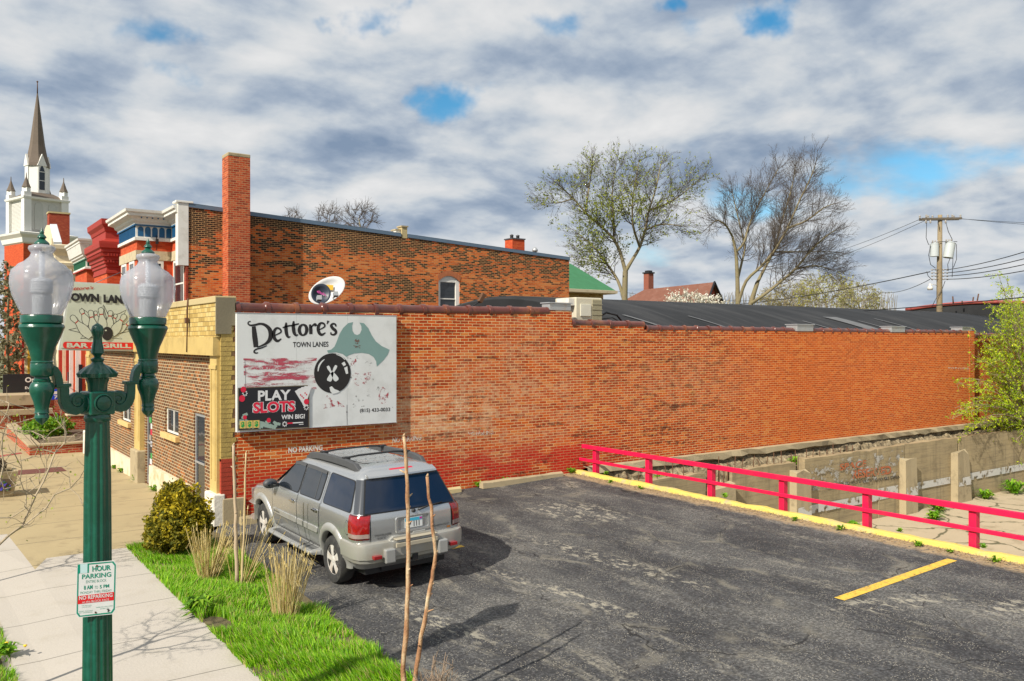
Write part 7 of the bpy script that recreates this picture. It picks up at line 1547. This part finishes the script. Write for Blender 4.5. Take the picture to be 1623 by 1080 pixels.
yg = lambda p: rng.random() < (.95 if abs((Vector(p) - EYEV).dot(Vector((RX, RY, 0))) - 8.2) < 2.6 and p[2] < 15.5 else .28)
RAD1 = [(.30, .22), (.16, .04), (.17, .04), (.10, .03), (.10, .03), (.09, .03), (.09, .03), (.12, .03), (.15, .04), (.07, .02), (.06, .02)]
c1_ = D(840 + 440 / 2.898, 220 + 480 / 2.898, d1)
ramify('leafing_tree', 'tall tree with pale green buds and forked trunk left of the brown roof house', foot(990, d1), tr, 3, RAD1, c1_, LEAFG, yg, 1, len0=3.8, gap=.15)
d2 = 75
tr = limbs([(None, 0, [(955, 1500), (955, 900), (955, 760), (953, 650), (947, 520), (930, 450)]), (None, 0, [(1005, 1500), (1005, 900), (1012, 760), (1045, 660)]),
  (0, 5, [(930, 450), (900, 395, -1), (860, 370, -1.5), (825, 400, -1.5)]), (0, 4, [(947, 520), (985, 480, .5), (1000, 410, 1), (1040, 320, 1.5), (1100, 210, 2), (1140, 140, 2)]),
  (0, 2, [(955, 760), (990, 650, -.5), (1060, 590, -1), (1125, 515, -1.5), (1185, 410, -2), (1235, 290, -2), (1290, 180, -2), (1310, 120, -2)]),
  (1, 3, [(1045, 660), (1075, 600, .5), (1120, 520, 1), (1150, 400, 1.5), (1200, 240, 2), (1220, 130, 2)]), (1, 2, [(1012, 760), (1065, 725, -1), (1130, 675, -1), (1220, 600, -1.5), (1300, 500, -2), (1370, 440, -2), (1405, 420, -2)]),
  (4, 4, [(1185, 410, -2), (1270, 380, -3), (1350, 315, -3.5), (1395, 300, -3.5)]), (6, 3, [(1220, 600, -1.5), (1310, 580, -1), (1380, 600, -.5), (1410, 608, 0)]), (0, 3, [(953, 650), (975, 560, 1.5), (990, 500, 2), (960, 380, 2), (930, 250, 2)]), (5, 2, [(1120, 520, 1), (1210, 520, 2), (1320, 520, 2.5), (1395, 520, 2)])], d2)
RAD2 = [(.28, .11), (.29, .18), (.10, .03), (.12, .03), (.15, .04), (.15, .035), (.16, .035), (.10, .03), (.09, .02), (.13, .04), (.09, .02)]
c2_ = D(840 + 1080 / 2.898, 220 + 600 / 2.898, d2)
ramify('bare_tree', 'broad bare tree with two leaning trunks right of the white blossom', foot(1180, d2), tr, 3, RAD2, c2_, None, None, 2, len0=4.1, gap=.125)
# three bare crowns showing above the two-storey parapet
for px, h, wd, dep, lb in ((465, 328, 15, 74, 'smallest bare tree crown above the parapet nearest the tall chimney'), (519, 324, 19, 70, 'middle bare tree crown above the parapet between two others'), (570, 322, 32, 66, 'widest bare tree crown above the parapet beside the pale chimney')):
    tree('bare_tree', lb, 'tree', foot(px, dep), [[foot(px, dep)] + pth([(px, 520), (px, 400), (px + 1, 370)], dep)], [lobe(px, h + 24, wd, 22, dep), lobe(px + wd * .3, h + 20, wd * .7, 20, dep, 1)], 520, step=.34, infl=7, kill=.45, twigs=4, tw_len=.7, tw_r=.014, r0=.015, group='bare trees behind the parapet')
# soft yellow-green trees in the distance
for i, (px, h, wd, dep, lb) in enumerate(((1245, 448, 40, 112, 'wispy tan tree in the distance under the bare tree'), (1310, 436, 50, 108, 'tallest yellow-green distant tree right of the bare tree'), (1362, 450, 34, 104, 'rounded pale distant tree nearest the utility pole'))):
    tree('distant_tree', lb, 'tree', foot(px, dep), [[foot(px, dep)] + pth([(px, 530), (px, 490), (px - 2, 475)], dep)], [lobe(px, h + 24, wd, 26, dep), lobe(px + wd * .5, h + 30, wd * .6, 20, dep, 2), lobe(px - wd * .5, h + 32, wd * .6, 18, dep, -2)], 900, step=.6, infl=9, kill=.8, twigs=5, tw_len=1.1, tw_r=.020, r0=.02, leaves=leaf_mat('distant_leaf_%s' % ('tan', 'lime', 'pale')[i], *(((.22, .19, .07), (.32, .28, .09)), ((.30, .31, .04), (.44, .42, .07)), ((.27, .27, .07), (.36, .35, .11)))[i]), leaf_n=2, leaf_s=.20, group='pale distant trees', twm=paint('distant_twig_%d' % i, (.24, .20, .13), .9))
# far bare thicket line
mb = MB()
for i in range(520):
    px = rng.uniform(990, 1420); d = rng.uniform(120, 170); p = D(px, 540, d); h = EYE + (540 - rng.uniform(462, 480)) * d / FOC
    mb.tube([(p.x, p.y, -2.3), (p.x + rng.normal(0, .5), p.y, h * .6), (p.x + rng.normal(0, 1.2), p.y, h)], [.12, .07, .03], 3, 0, False)
o = mb.build('far_woods', paint('far_twig', (.26, .23, .18), .9)); o['kind'] = 'stuff'
BLOS = leaf_mat('white_blossom', (.60, .56, .42), (.76, .73, .62), (.82, .80, .72))
d3 = 66
tree('blossom_tree', 'low rounded tree covered in white blossom above the black roof', 'tree', foot(1100, d3), [[foot(1100, d3)] + pth([(1100, 540), (1100, 500)], d3)], [lobe(1085, 482, 42, 17, d3), lobe(1125, 486, 40, 17, d3), lobe(1060, 490, 24, 14, d3)], 900, step=.35, infl=5, kill=.5, twigs=3, tw_len=.5, leaves=BLOS, leaf_n=7, leaf_s=.15)
# evergreen-clad tree at the far left
EVG = leaf_mat('dull_evergreen_leaf', (.12, .115, .055), (.24, .22, .115), (.36, .32, .20))
d4 = 58
tree('ivy_clad_tree', 'dull green leafy tree at the left edge behind the lamp globe', 'tree', foot(15, d4, -1.), [[foot(12, d4, -1.)] + pth([(12, 620), (12, 520), (14, 450)], d4)], [lobe(8, 470, 22, 50, d4), lobe(18, 540, 26, 50, d4), lobe(0, 590, 30, 40, d4), lobe(34, 500, 14, 40, d4)], 700, step=.4, infl=7, kill=.5, twigs=3, tw_len=.5, tw_r=.012, r0=.018, leaves=EVG, leaf_n=7, leaf_s=.22)
# yellow-green shrub tree against the wall end at right
c33 = D(1600, 690, 35)
def sx(px, py, d=35): return tuple(D(px, py, d))
shrub_base = (33.2, -.75, -.1)
def airy_shrub():
    t = thing('leafy_shrub', 'big airy yellow-green shrub with drooping sprays at the brick wall end', 'shrub', shrub_base); wd, lf = MB(), MB()
    stems = []
    for px, py, n in ((1596, 468, 11), (1612, 500, 14), (1580, 510, 8), (1575, 545, 9), (1560, 580, 9), (1545, 560, 5), (1625, 560, 10), (1545, 625, 8), (1530, 645, 6), (1560, 660, 7), (1600, 640, 12), (1640, 640, 12), (1640, 500, 12), (1625, 470, 8), (1590, 600, 12), (1615, 700, 8), (1560, 690, 5), (1595, 740, 4)):
        for _ in range(n):
            e = OY(px - 4 + rng.normal(0, 13), py + rng.normal(0, 16), -rng.uniform(.25, 1.7))
            b0 = Vector((33.1 + rng.normal(0, .35), -.85 + rng.normal(0, .15), -.3)); L = (e - b0).length
            m1 = b0.lerp(e, .4) + Vector((rng.normal(0, .12), rng.normal(0, .1), .10 * L)); m2 = b0.lerp(e, .75) + Vector((rng.normal(0, .1), rng.normal(0, .1), .10 * L))
            P_ = [b0]; 
            for i in range(1, 15):
                u = i / 14; a = (1 - u) ** 3; b_ = 3 * (1 - u) ** 2 * u; c = 3 * (1 - u) * u * u; P_.append(b0 * a + m1 * b_ + m2 * c + e * u ** 3)
            wd.tube(P_, [.016 * (1 - .8 * i / 14) + .003 for i in range(15)], 4, 0, False)
            for i in range(5, 15):
                if rng.random() < .22: continue
                for _ in range(2):
                    q = P_[i]; dr = (P_[i] - P_[i - 1]).normalized() * .6 + Vector(rng.normal(0, .6, 3)); dr.normalize(); l = rng.uniform(.14, .42); mid = q + dr * l * .5; en = q + dr * l + Vector((0, 0, -.10 * l))
                    wd.tube([q, mid, en], [.005, .004, .002], 3, 0, False)
                    for k in range(11):
                        c = q.lerp(en, rng.uniform(.15, 1.08)) + Vector(rng.normal(0, .025, 3)); ax = (dr + Vector(rng.normal(0, .7, 3))).normalized(); sd_ = ax.cross(Vector(rng.normal(0, 1, 3))).normalized(); s_ = rng.uniform(.05, .11)
                        lf.add([c, c + ax * s_ * .5 + sd_ * s_ * .22, c + ax * s_, c + ax * s_ * .5 - sd_ * s_ * .22], [(0, 1, 2, 3)])
    wd.build('stems', TWIGL, t); lf.build('foliage', LEAFY, t)
airy_shrub()

# dense card shrubs
def leaf_cloud(mb, c, rad_, n, s, lump=.25, hollow=.45, mi=0, flat=1.):
    v = rng.normal(size=(n, 3)); v /= np.linalg.norm(v, axis=1)[:, None]; ph = rng.uniform(0, 6.28, 6)
    l = 1 + lump * (np.sin(v[:, 0] * 5 + ph[0]) * np.sin(v[:, 1] * 6 + ph[1]) + .7 * np.sin(v[:, 2] * 7 + ph[2]) * np.sin(v[:, 0] * 9 + ph[3]))
    r_ = rng.uniform(hollow, 1, n) ** .6 * l; P = v * r_[:, None] * np.array(rad_) + np.array(c)
    for p, d in zip(P, v):
        a = rng.normal(size=3) + d * .5; a /= np.linalg.norm(a); b_ = np.cross(a, rng.normal(size=3)); b_ /= np.linalg.norm(b_); q = s * rng.uniform(.6, 1.5)
        mb.add([p - a * q * .5, p + b_ * q * .3, p + a * q * .6, p - b_ * q * .3], [(0, 1, 2, 3)], mi)
bush = thing('evergreen_bush', 'olive and gold evergreen bush at the pavement corner by the hall wall', 'bush', (-1.22, -1.9, 0))
mb = MB(); cB = (-1.24, -1.75)
EVB = leaf_mat('olive_gold_needles', (.14, .135, .01), (.40, .32, .015), (.72, .55, .03), .7)
EVD = leaf_mat('dark_olive_needles', (.07, .085, .01), (.20, .18, .012), (.40, .32, .02), .7)
leaf_cloud(mb, (*cB, .42), (.50, .50, .42), 5200, .060, .18, .5, 1); leaf_cloud(mb, (cB[0] + .03, cB[1], .72), (.40, .42, .44), 5200, .060, .25, .45, 0); leaf_cloud(mb, (cB[0] + .26, cB[1] - .08, .50), (.30, .34, .40), 2600, .06, .25, .5, 0); leaf_cloud(mb, (cB[0] - .22, cB[1] - .1, .40), (.32, .34, .32), 2600, .06, .25, .5, 1)
for i in range(46):
    a = rng.uniform(0, 6.28); hz = rng.uniform(.15, 1.15); rr0 = .50 * (1 - max(0, hz - .4) / 1.1) * rng.uniform(.75, 1.12); leaf_cloud(mb, (cB[0] + rr0 * math.cos(a), cB[1] + rr0 * math.sin(a), hz), (.09, .09, .15), 150, .05, .3, .2, int(rng.integers(0, 2)))
mb.build('foliage', [EVB, EVD], bush)
mb = MB()
for i in range(26): a = rng.uniform(0, 6.28); e = (cB[0] + .38 * math.cos(a), cB[1] + .38 * math.sin(a), rng.uniform(.4, 1.1)); mb.tube([(cB[0], cB[1], .02), (cB[0] + .15 * math.cos(a), cB[1] + .15 * math.sin(a), .3), e], [.02, .012, .005], 4)
mb.build('stems', TWIG, bush)
STRAW = leaf_mat('dry_straw', (.48, .36, .12), (.70, .56, .24), (.78, .68, .38), .8)
def straw_clump(c, n, h, spread, lean, label):
    t = thing('dry_grass_clump', label, 'dry grass', (*c, 0), 'dry straw clumps in the grass bed'); mb = MB()
    for i in range(n):
        a = rng.uniform(0, 6.28); r_ = rng.uniform(0, .16); b0 = np.array((c[0] + r_ * math.cos(a), c[1] + r_ * math.sin(a), .0)); hh = h * rng.uniform(.55, 1.05); o = rng.uniform(.3, 1) * spread
        d = np.array((math.cos(a) * o + lean[0], math.sin(a) * o + lean[1], hh)); p1 = b0 + d * .5 + np.array((0, 0, hh * .04)); p2 = b0 + d; w_ = rng.uniform(.002, .0044)
        pts = [b0, p1, p2]
        if rng.random() < .45: pts.append(p2 + np.array((math.cos(a) * .10, math.sin(a) * .10, -rng.uniform(.02, .18))))
        mb.tube(pts, [w_ * 1.2, w_, w_ * .8, w_ * .6][:len(pts)], 4, 0, False)
        if rng.random() < .25: mb.tube([p2, p2 + d / np.linalg.norm(d) * .05], [.010, .004], 4, 0, False)
    mb.build('stalks', STRAW, t)
straw_clump((-1.27, -3.75), 130, .82, .30, (.06, .0), 'taller dry straw clump beside the olive evergreen bush')
straw_clump((-.98, -6.25), 120, .95, .24, (.06, .05), 'dense dry straw clump next to the asphalt edge in front')
straw_clump((-.92, -4.3), 26, 1.0, .42, (.2, .1), 'thin sparse dry stalks around the two dead stems by the wall')
def stem(px0, py0, tops, r0_, label, side_n=4, m_=None):
    b0 = gnd(px0, py0); dep = (b0 - EYEV).dot(Vector((FX, FY, 0))); pts = [b0] + [D(x, y, dep) for x, y in tops]; pp_ = []
    for i, (a, b_) in enumerate(zip(pts, pts[1:])):
        for k in range(4): pp_.append(a.lerp(b_, k / 4) + Vector(rng.normal(0, r0_ * .22, 3)))
    pp_.append(pts[-1]); n = len(pp_); t = thing('dead_stem', label, 'dead stem', b0, 'bare upright stems')
    mb = MB(); rr_ = [r0_ * (1 - .45 * i / n) * (1.16 if i % 3 == 0 else 1) for i in range(n)]; mb.tube(pp_, rr_, 9); mb.tube([pp_[-1], pp_[-1] + Vector((.01, 0, .03))], [rr_[-1], rr_[-1] * .4], 8); mb.build('stalk', m_ or STEMM, t)
    if side_n:
        mb = MB()
        for i in range(side_n): q = pp_[rng.integers(n // 4, n - 2)]; mb.tube([q, q + Vector((rng.normal(0, .03), rng.normal(0, .03), .035))], [r0_ * .5, r0_ * .2], 5)
        mb.build('leaf_scars', m_ or STEMM, t)
def stem_mat():
    m, t, b = new_mat('sumac_bark'); p = geo(t).outputs['Position']; sp = N(t, 'ShaderNodeSeparateXYZ', i_0=p)
    n = NOISE(t, scaled(t, p, (6, 6, 2)), 2., 4); c = RAMP(t, n, [(.3, (.20, .075, .032)), (.48, (.36, .19, .09)), (.62, (.50, .37, .22)), (.75, (.58, .47, .31))]); setin(t, b, Base_Color=c, Roughness=.75); bump(t, b, NOISE(t, p, 50, 3), .5); return m
STEMM = stem_mat()
stem(637, 1130, [(640, 1060), (645, 960), (648, 850), (645, 770), (640, 692)], .027, 'tallest bare reddish stem in front of the SUV tailgate', 10)
stem(650, 1135, [(658, 1075), (668, 1010), (682, 930), (690, 880), (684, 820), (677, 756)], .024, 'shorter crooked bare stem in front of the SUV, right of the tall one', 8)
stem(376, 930, [(374, 850), (372, 780), (370, 706)], .030, 'taller thin grey stem beside the hall corner', 10, paint('grey_stem', (.42, .32, .21), .85, var=.2, vs=20))
stem(383, 931, [(386, 860), (388, 780), (390, 718)], .018, 'thinner pale stem right of the grey one by the hall corner', 6, paint('pale_stem', (.50, .38, .20), .85, var=.2, vs=20))
tw = thing('twig_bush', 'small leafless grey twig bush around the foot of the two front stems', 'bush', (-.86, -9.95, 0)); mb = MB()
for i in range(60):
    a = rng.uniform(0, 6.28); o = rng.uniform(.1, .42); h = rng.uniform(.15, .62); b0 = Vector((-.86 + rng.normal(0, .08), -9.95 + rng.normal(0, .08), 0)); m_ = b0 + Vector((math.cos(a) * o * .5, math.sin(a) * o * .5, h * .6)); e = b0 + Vector((math.cos(a) * o, math.sin(a) * o, h)); mb.tube([b0, m_, e], [.008, .006, .003], 4, 0, False)
    for _ in range(3): q = m_.lerp(e, rng.uniform(0, .8)); mb.tube([q, q + Vector(rng.normal(0, .07, 3)) + Vector((0, 0, .06))], [.004, .002], 3, 0, False)
mb.build('twigs', paint('grey_twigs', (.26, .19, .13), .9, var=.2), tw)
# young bare street trees whose shadows cross the sidewalk, one reaching into the picture at left
def street_tree(x, y, label, lean, h, spread, r_):
    b0 = (x, y, 0); z0 = walk_z(y); tr_ = [[(x, y, z0 - .03)] + [(x + lean[0] * t, y + lean[1] * t, z0 + h * .45 * t) for t in (.25, .5, .75, 1)]]
    return tree('street_tree', label, 'tree', (x, y, z0), tr_, [(x + lean[0] * 1.3, y + lean[1] * 1.3, z0 + h * .74, spread, spread, h * .27)], 330, step=.16, infl=1.6, kill=.22, r0=.0048, twigs=2, tw_len=.22, tw_r=.0035, leaves=LEAFG, leaf_n=1, leaf_s=.028, bark=TWIGL, twm=TWIGL, thick=.02, group='young street trees on the verge', up=.12)
street_tree(-4.62, -6.9, 'young bare street tree with pale budding twigs at the left edge', (.22, .22), 3.1, 1.12, .03)
street_tree(-5.0, -2.2, 'young bare street tree on the verge, seen by its shadow alone', (.1, .1), 3.2, .95, .03)

# ================================================================== grass and weeds
def in_poly(pts, x, y):
    r_ = False; n = len(pts); j = n - 1
    for i in range(n):
        if (pts[i][1] > y) != (pts[j][1] > y) and x < (pts[j][0] - pts[i][0]) * (y - pts[i][1]) / (pts[j][1] - pts[i][1]) + pts[i][0]: r_ = not r_
        j = i
    return r_
GRASSM = leaf_mat('lawn_blade', (.09, .25, .006), (.19, .43, .008), (.34, .54, .02), .5); DEADG = leaf_mat('dead_lawn_blade', (.30, .24, .08), (.46, .38, .15), None, .8)
def grass(name, poly, n, h, zf, keep=None):
    xs_, ys_ = [p[0] for p in poly], [p[1] for p in poly]; V = []; F = []
    k = 0
    while k < n:
        x, y = rng.uniform(min(xs_), max(xs_)), rng.uniform(min(ys_), max(ys_))
        if not in_poly(poly, x, y): continue
        ln = .55 + .45 * math.sin(x * 3.1 + 1.7 * math.sin(y * 1.3)) * math.sin(y * 2.3 + x) + .25 * math.sin(x * 9 + y * 7)
        if rng.random() > .22 + ln: continue
        if keep and not keep(x, y): continue
        hh = h * (.35 + .85 * max(0, ln)) * rng.uniform(.5, 1.4); a = rng.uniform(0, 6.28); w_ = rng.uniform(.004, .008); dx, dy = math.cos(a) * w_, math.sin(a) * w_; l = rng.uniform(.25, 1.0) * hh; b_ = rng.uniform(0, 6.28) * .3 + .6 + math.sin(x * 2 + y); lx, ly = math.cos(b_) * l, math.sin(b_) * l; z = zf(x, y); i = len(V)
        V += [(x - dx, y - dy, z), (x + dx, y + dy, z), (x + lx * .4 + dx * .7, y + ly * .4 + dy * .7, z + hh * .62), (x + lx * .4 - dx * .7, y + ly * .4 - dy * .7, z + hh * .62), (x + lx, y + ly, z + hh)]
        F += [(i, i + 1, i + 2, i + 3), (i + 3, i + 2, i + 4)]; k += 1
    mb = MB(); mb.v = V; mb.f = F; mb.m = [int(rng.random() < .07)] * 0 + [1 if (i // 2) % 13 == 0 or (i // 2) % 29 == 5 else 0 for i in range(len(F))]; mb.sm = [False] * len(F); o = mb.build(name, [GRASSM, DEADG]); o['kind'] = 'stuff'; return o
BED = [(-1.9, -12), (-.60, -12)] + [(x + .02 * math.sin(y * 7), y) for y, x in GRASS_R if -9.6 < y < -1] + [(-.9, -.9), (-1.5, -.82), (-1.9, -.95)]
def bare(x, y): return not (((x + .45) / .18) ** 2 + ((y + 5.6) / .45) ** 2 < 1 or ((x + 1.75) / .16) ** 2 + ((y + 5.9) / .35) ** 2 < 1 or ((x + .3) / .3) ** 2 + ((y + 1.6) / .8) ** 2 < 1)
grass('grass', BED, 62000, .115, lambda x, y: .012, bare)
grass('verge_grass', [(-5.45, -12), (-4.0, -12), (-4.02, -4.2), (-4.1, -3.7), (-5.45, -3.7)], 26000, .09, lambda x, y: -.03)
WEED = leaf_mat('weed_leaf', (.07, .19, .008), (.15, .34, .012), (.30, .46, .03), .5); DAND = paint('dandelion_yellow', (.80, .52, .01), .6)
def weed(c, r_, n, label, flowers=0, leaf=.12):
    t = thing('weed', label, 'weed', c, 'weeds in joints and verges'); mb = MB()
    for i in range(n):
        a = rng.uniform(0, 6.28); L = r_ * rng.uniform(.5, 1.1); up = rng.uniform(.2, .9) * r_; ca, sa = math.cos(a), math.sin(a); w_ = leaf * rng.uniform(.10, .18); b0 = Vector(c) + Vector((rng.normal(0, r_ * .12), rng.normal(0, r_ * .12), 0)); m_ = b0 + Vector((ca * L * .5, sa * L * .5, up)); e = b0 + Vector((ca * L, sa * L, up * .8)); q = Vector((-sa, ca, 0)) * w_
        mb.add([b0, m_ - q, e, m_ + q], [(0, 1, 2, 3)])
    mb.build('leaves', WEED, t)
    if flowers:
        for i in range(flowers): fm = MB(); p = Vector(c) + Vector((rng.normal(0, r_ * .5), rng.normal(0, r_ * .5), r_ * .7)); fm.lathe(p, [(.004, -.02), (.022, 0), (.02, .008), (.004, .012)], 8); fm.build('flower', DAND, t)
W_ = gnd(303, 975); weed((W_.x + .1, W_.y, .0), .26, 130, 'leafy dark weed spilling onto the sidewalk from the grass', 1, .2)
W_ = gnd(28, 1035); weed((W_.x - .1, W_.y, 0), .15, 50, 'dandelion plant with yellow flowers on the verge edge at left', 3, .16)
for px, py, r_, lb in ((232, 762, .22, 'weed tuft at the hall plinth near the poster door'), (205, 748, .16, 'weed tuft beside the stone pilaster base'), (192, 742, .13, 'small weed left of the stone pilaster base'), (350, 828, .16, 'yellowish weed at the hall corner footing'), (258, 777, .17, 'weed at the plinth behind the evergreen bush')):
    p = gnd(px, py); weed((min(p.x, -.08), p.y, p.z), r_, 45, lb)
for i, (px, py) in enumerate(((945, 759), (978, 764), (1024, 774), (1135, 797), (1275, 822), (1350, 836), (1420, 851), (1468, 862), (1520, 872), (1550, 878), (1590, 888))):
    p = gnd(px, py); y = p.y; weed((8.72 if i % 3 else 9.16, y, .225 if i % 3 else .3), rng.uniform(.07, .13), 26, ('tiny weed at the yellow kerb by the wall end of the railing', 'small weed behind the first railing post', 'weed in the sand near the second railing post', 'weed near the third railing post on the kerb', 'low weed by the kerb before the fourth post', 'weed tuft in the kerb sand at the long rail span', 'small kerb weed left of the yellow parking line', 'weed just above the yellow parking line end', 'kerb weed right of the yellow parking line end', 'pair of kerb weeds beside the last visible post', 'kerb weed nearest the right edge of the picture')[i])
for px, lb in ((758, 'grassy weed between the two parking blocks'), (800, 'thin moss strip behind the long parking block'), (905, 'weed tuft at the wall between block and railing')):
    p = OY(px, 762, -.10); weed((p.x, -.12, lot_z(p.x) + .02), .16, 50, lb)
for x, y, z, r_, lb in ((23.8, -1.7, -2.2, .4, 'green weeds at the foot of the third buttress'), (22.2, -2.4, -2.2, .35, 'weeds spreading on the yard floor before the buttress'), (27.3, -1.6, -2.2, .4, 'weeds at the foot of the fourth buttress'), (29.3, -1.7, -2.2, .6, 'tall weed bush against the yard wall below the shrub'), (30.3, -1.8, -2.2, .35, 'low weeds right of the tall yard weed bush'), (18.6, -1.8, -2.2, .35, 'weeds in the yard under the long rail span'), (11.5, -.7, -.2, .3, 'green growth behind the rebar at the wall foot'), (17.3, -.7, -.2, .28, 'green growth above the second buttress')):
    weed((x, y, z), r_, 70, lb, 0, .3)
for x, y, r_, lb in ((-1.0, 20.5, .55, 'bushy green garden plant behind the low brick wall'), (-.3, 21.6, .5, 'rounded green garden shrub by the garden path'), (.6, 18.2, .3, 'small bright plant near the brick pier')):
    t = thing('garden_plant', lb, 'plant', (x, y, zg + .1), 'garden plants behind the low wall'); mb = MB(); leaf_cloud(mb, (x, y, zg + .1 + r_ * .8), (r_ * 1.2, r_ * 1.2, r_ * .8), 900, .12, .25, .4); mb.build('foliage', WEED, t)
deb = MB()
for i in range(1500):
    y = -rng.uniform(.2, 12); x = 8.90 - abs(rng.normal(0, .16)) - .03; L = rng.uniform(.02, .09); a = rng.uniform(0, 6.28); deb.tube([(x, y, lot_z(x) + .008), (x + L * math.cos(a), y + L * math.sin(a), lot_z(x) + rng.uniform(.008, .04))], .004, 3, 0, False)
o = deb.build('debris', paint('dry_debris', (.40, .29, .16), .9, var=.3)); o['kind'] = 'stuff'

# ================================================================== utility pole and its wires
dP = 50.; kP = dP / FOC; pb_ = D(1489, 540, dP); pole = thing('utility_pole', 'weathered wooden utility pole with two grey transformers and crossarm', 'utility pole', (pb_.x, pb_.y, -2.3))
Zp = lambda y: EYE + (540 - y) * kP; U2 = Vector((RX, RY, 0)); F2 = Vector((FX, FY, 0))
pp_ = lambda px, y, dd=0: pb_ + U2 * ((px - 1489) * kP) + F2 * dd + Vector((0, 0, Zp(y) - pb_.z))
WOOD = paint('weathered_pole_wood', (.25, .195, .115), .9, var=.3, vs=3, bmp=.5, bs=12, dirt=(.14, .11, .07), damt=.6); WOODD = paint('dark_crossarm_wood', (.10, .085, .065), .9, var=.3, vs=6)
mb = MB(); mb.tube([(pb_.x, pb_.y, -2.3), pp_(1489, 430), pp_(1490, 341)], [.20, .155, .12], 12); mb.build('pole_shaft', WOOD, pole)
for dd in (-.16, .16): mb = MB(); a, b_ = pp_(1459, 348, dd), pp_(1522, 347, dd); mb.obox((a + b_) / 2, (b_ - a) / 2, F2 * .05, (0, 0, .06)); mb.build('crossarm', WOODD, pole)
PORC = paint('porcelain', (.30, .28, .25), .3, var=.5, vs=8)
def insulator(c, prof): o = MB(); o.lathe(c, prof, 8); o.build('insulator', PORC, pole)
for px in (1460, 1466, 1473, 1480, 1500, 1507, 1514, 1520): insulator(pp_(px, 346, rng.choice([-.16, .16])), [(.05, 0), (.06, .05), (.035, .08), (.07, .11), (.03, .18), (.02, .2)])
for px in (1465, 1472, 1496): insulator(pp_(px, 355, -.2), [(.03, 0), (.07, .05), (.03, .09), (.07, .14), (.03, .2)])
for y in (428, 433, 438, 443):
    for px in (1476, 1482, 1494, 1500): insulator(pp_(px, y, -.1), [(.03, -.05), (.06, -.02), (.06, .02), (.03, .05)])
mb = MB(); [mb.tube([pp_(1475, y, -.1), pp_(1501, y, -.1)], .02, 5) for y in (428, 433, 438, 443)]; mb.build('spool_rack', DARKMETAL, pole)
TRM = paint('transformer_grey', (.46, .50, .50), .4, var=.06, vs=2)
for px, y0, y1, r_, tl in ((1479.5, 407, 388, 6.6, 0), (1501, 409, 386, 7.6, .18)):
    mb = MB(); c = pp_(px, y0, -.1); ax_z = (Vector((0, 0, 1)) + U2 * tl).normalized(); mb.lathe(c, [(r_ * kP, 0), (r_ * kP, (y0 - y1) * kP), (r_ * kP * 1.06, (y0 - y1) * kP + .02), (r_ * kP * .6, (y0 - y1) * kP + .1)], 20, ax=((U2 - Vector((0, 0, tl))).normalized(), F2, ax_z)); o = mb.build('transformer', TRM, pole, autosm=35)
    mb = MB(); [mb.lathe(pp_(px + q, y1 - 1, -.2), [(.03, 0), (.05, .06), (.03, .1), (.05, .14), (.02, .2)], 8) for q in (-4, 0, 4)]; mb.build('bushing', PORC, o)
mb = MB(); mb.tube([pp_(1484, 453, -.1), pp_(1476, 451, -.2), pp_(1472, 453, -.2)], .02, 6); c = pp_(1471.5, 459, -.2); mb.lathe(c, [(.14, -.05), (.17, .08), (.12, .16), (.08, .18), (.08, .3), (.02, .34)], 14); mb.build('yard_light', paint('lamp_pale', (.58, .56, .50), .4), pole)
mb = MB()
for pts in ([(1466, 352), (1465, 378), (1469, 389)], [(1472, 390), (1469, 405), (1472, 420), (1480, 426)], [(1496, 353), (1500, 368), (1506, 380), (1506, 386)], [(1513, 388), (1513, 412), (1508, 425)], [(1503, 410), (1499, 420), (1500, 430)], [(1466, 431), (1468, 438), (1475, 445)], [(1495, 446), (1490, 460), (1480, 475), (1474, 487)], [(1473, 386), (1490, 384), (1514, 384)], [(1508, 395), (1507, 420), (1506, 440)], [(1484, 352), (1486, 365)]): mb.tube([pp_(x, y, -.22) for x, y in pts], .018, 5)
mb.build('jumper_cable', BLACKM, pole)
def wire(a, b_, sag, label, r_=.014, ext=1.):
    mb = MB(); n = 18; a, b_ = Vector(a), Vector(b_); b_ = a + (b_ - a) * ext; sag *= ext; mb.tube([a.lerp(b_, i / n) - Vector((0, 0, sag * 4 * (i / n) * (1 - i / n))) for i in range(n + 1)], r_, 5); tag(mb.build('power_line', BLACKM), label, 'power line', 'power lines at the utility pole')
wire(pp_(1460, 347), D(1230, 420, 95), .5, 'upper thin wire running left from the crossarm end'); wire(pp_(1466, 350), D(1230, 432, 95), .5, 'lower thin wire running left from the crossarm')
wire(pp_(1520, 347), D(1700, 347, 60), .15, 'upper wire level to the right of the crossarm', ext=3); wire(pp_(1514, 346), D(1700, 352, 60), .15, 'lower wire level to the right of the crossarm', ext=3)
for i, (y0, ye, lb) in enumerate(((428, 372, 'uppermost of the four wires rising right from the pole rack'), (433, 384, 'second of the four wires rising right from the rack'), (438, 394, 'third of the four wires rising right from the rack'), (443, 405, 'lowest of the four wires rising right from the rack'))): wire(pp_(1500, y0), D(1650, ye - 8, 36), .3, lb, .022, 2.6)
wire(pp_(1474, 431), D(1010, 480, 120), 1.2, 'thick wire running left from the pole rack past the far trees', .03); wire(pp_(1474, 443), D(1390, 462, 80), .4, 'thin slack wire left of the yard light', .02)
wire(D(1320, 496, 40), D(1640, 460, 30), .1, 'single wire crossing low in front of the pole', .02, 2.2); wire(D(1330, 500, 60), D(1640, 486, 50), .2, 'lowest slack wire just above the far roof', .012, 1.8); wire(D(980, 462, 100), D(1240, 474, 100), .6, 'faint far wire beside the brown roof chimney', .02)
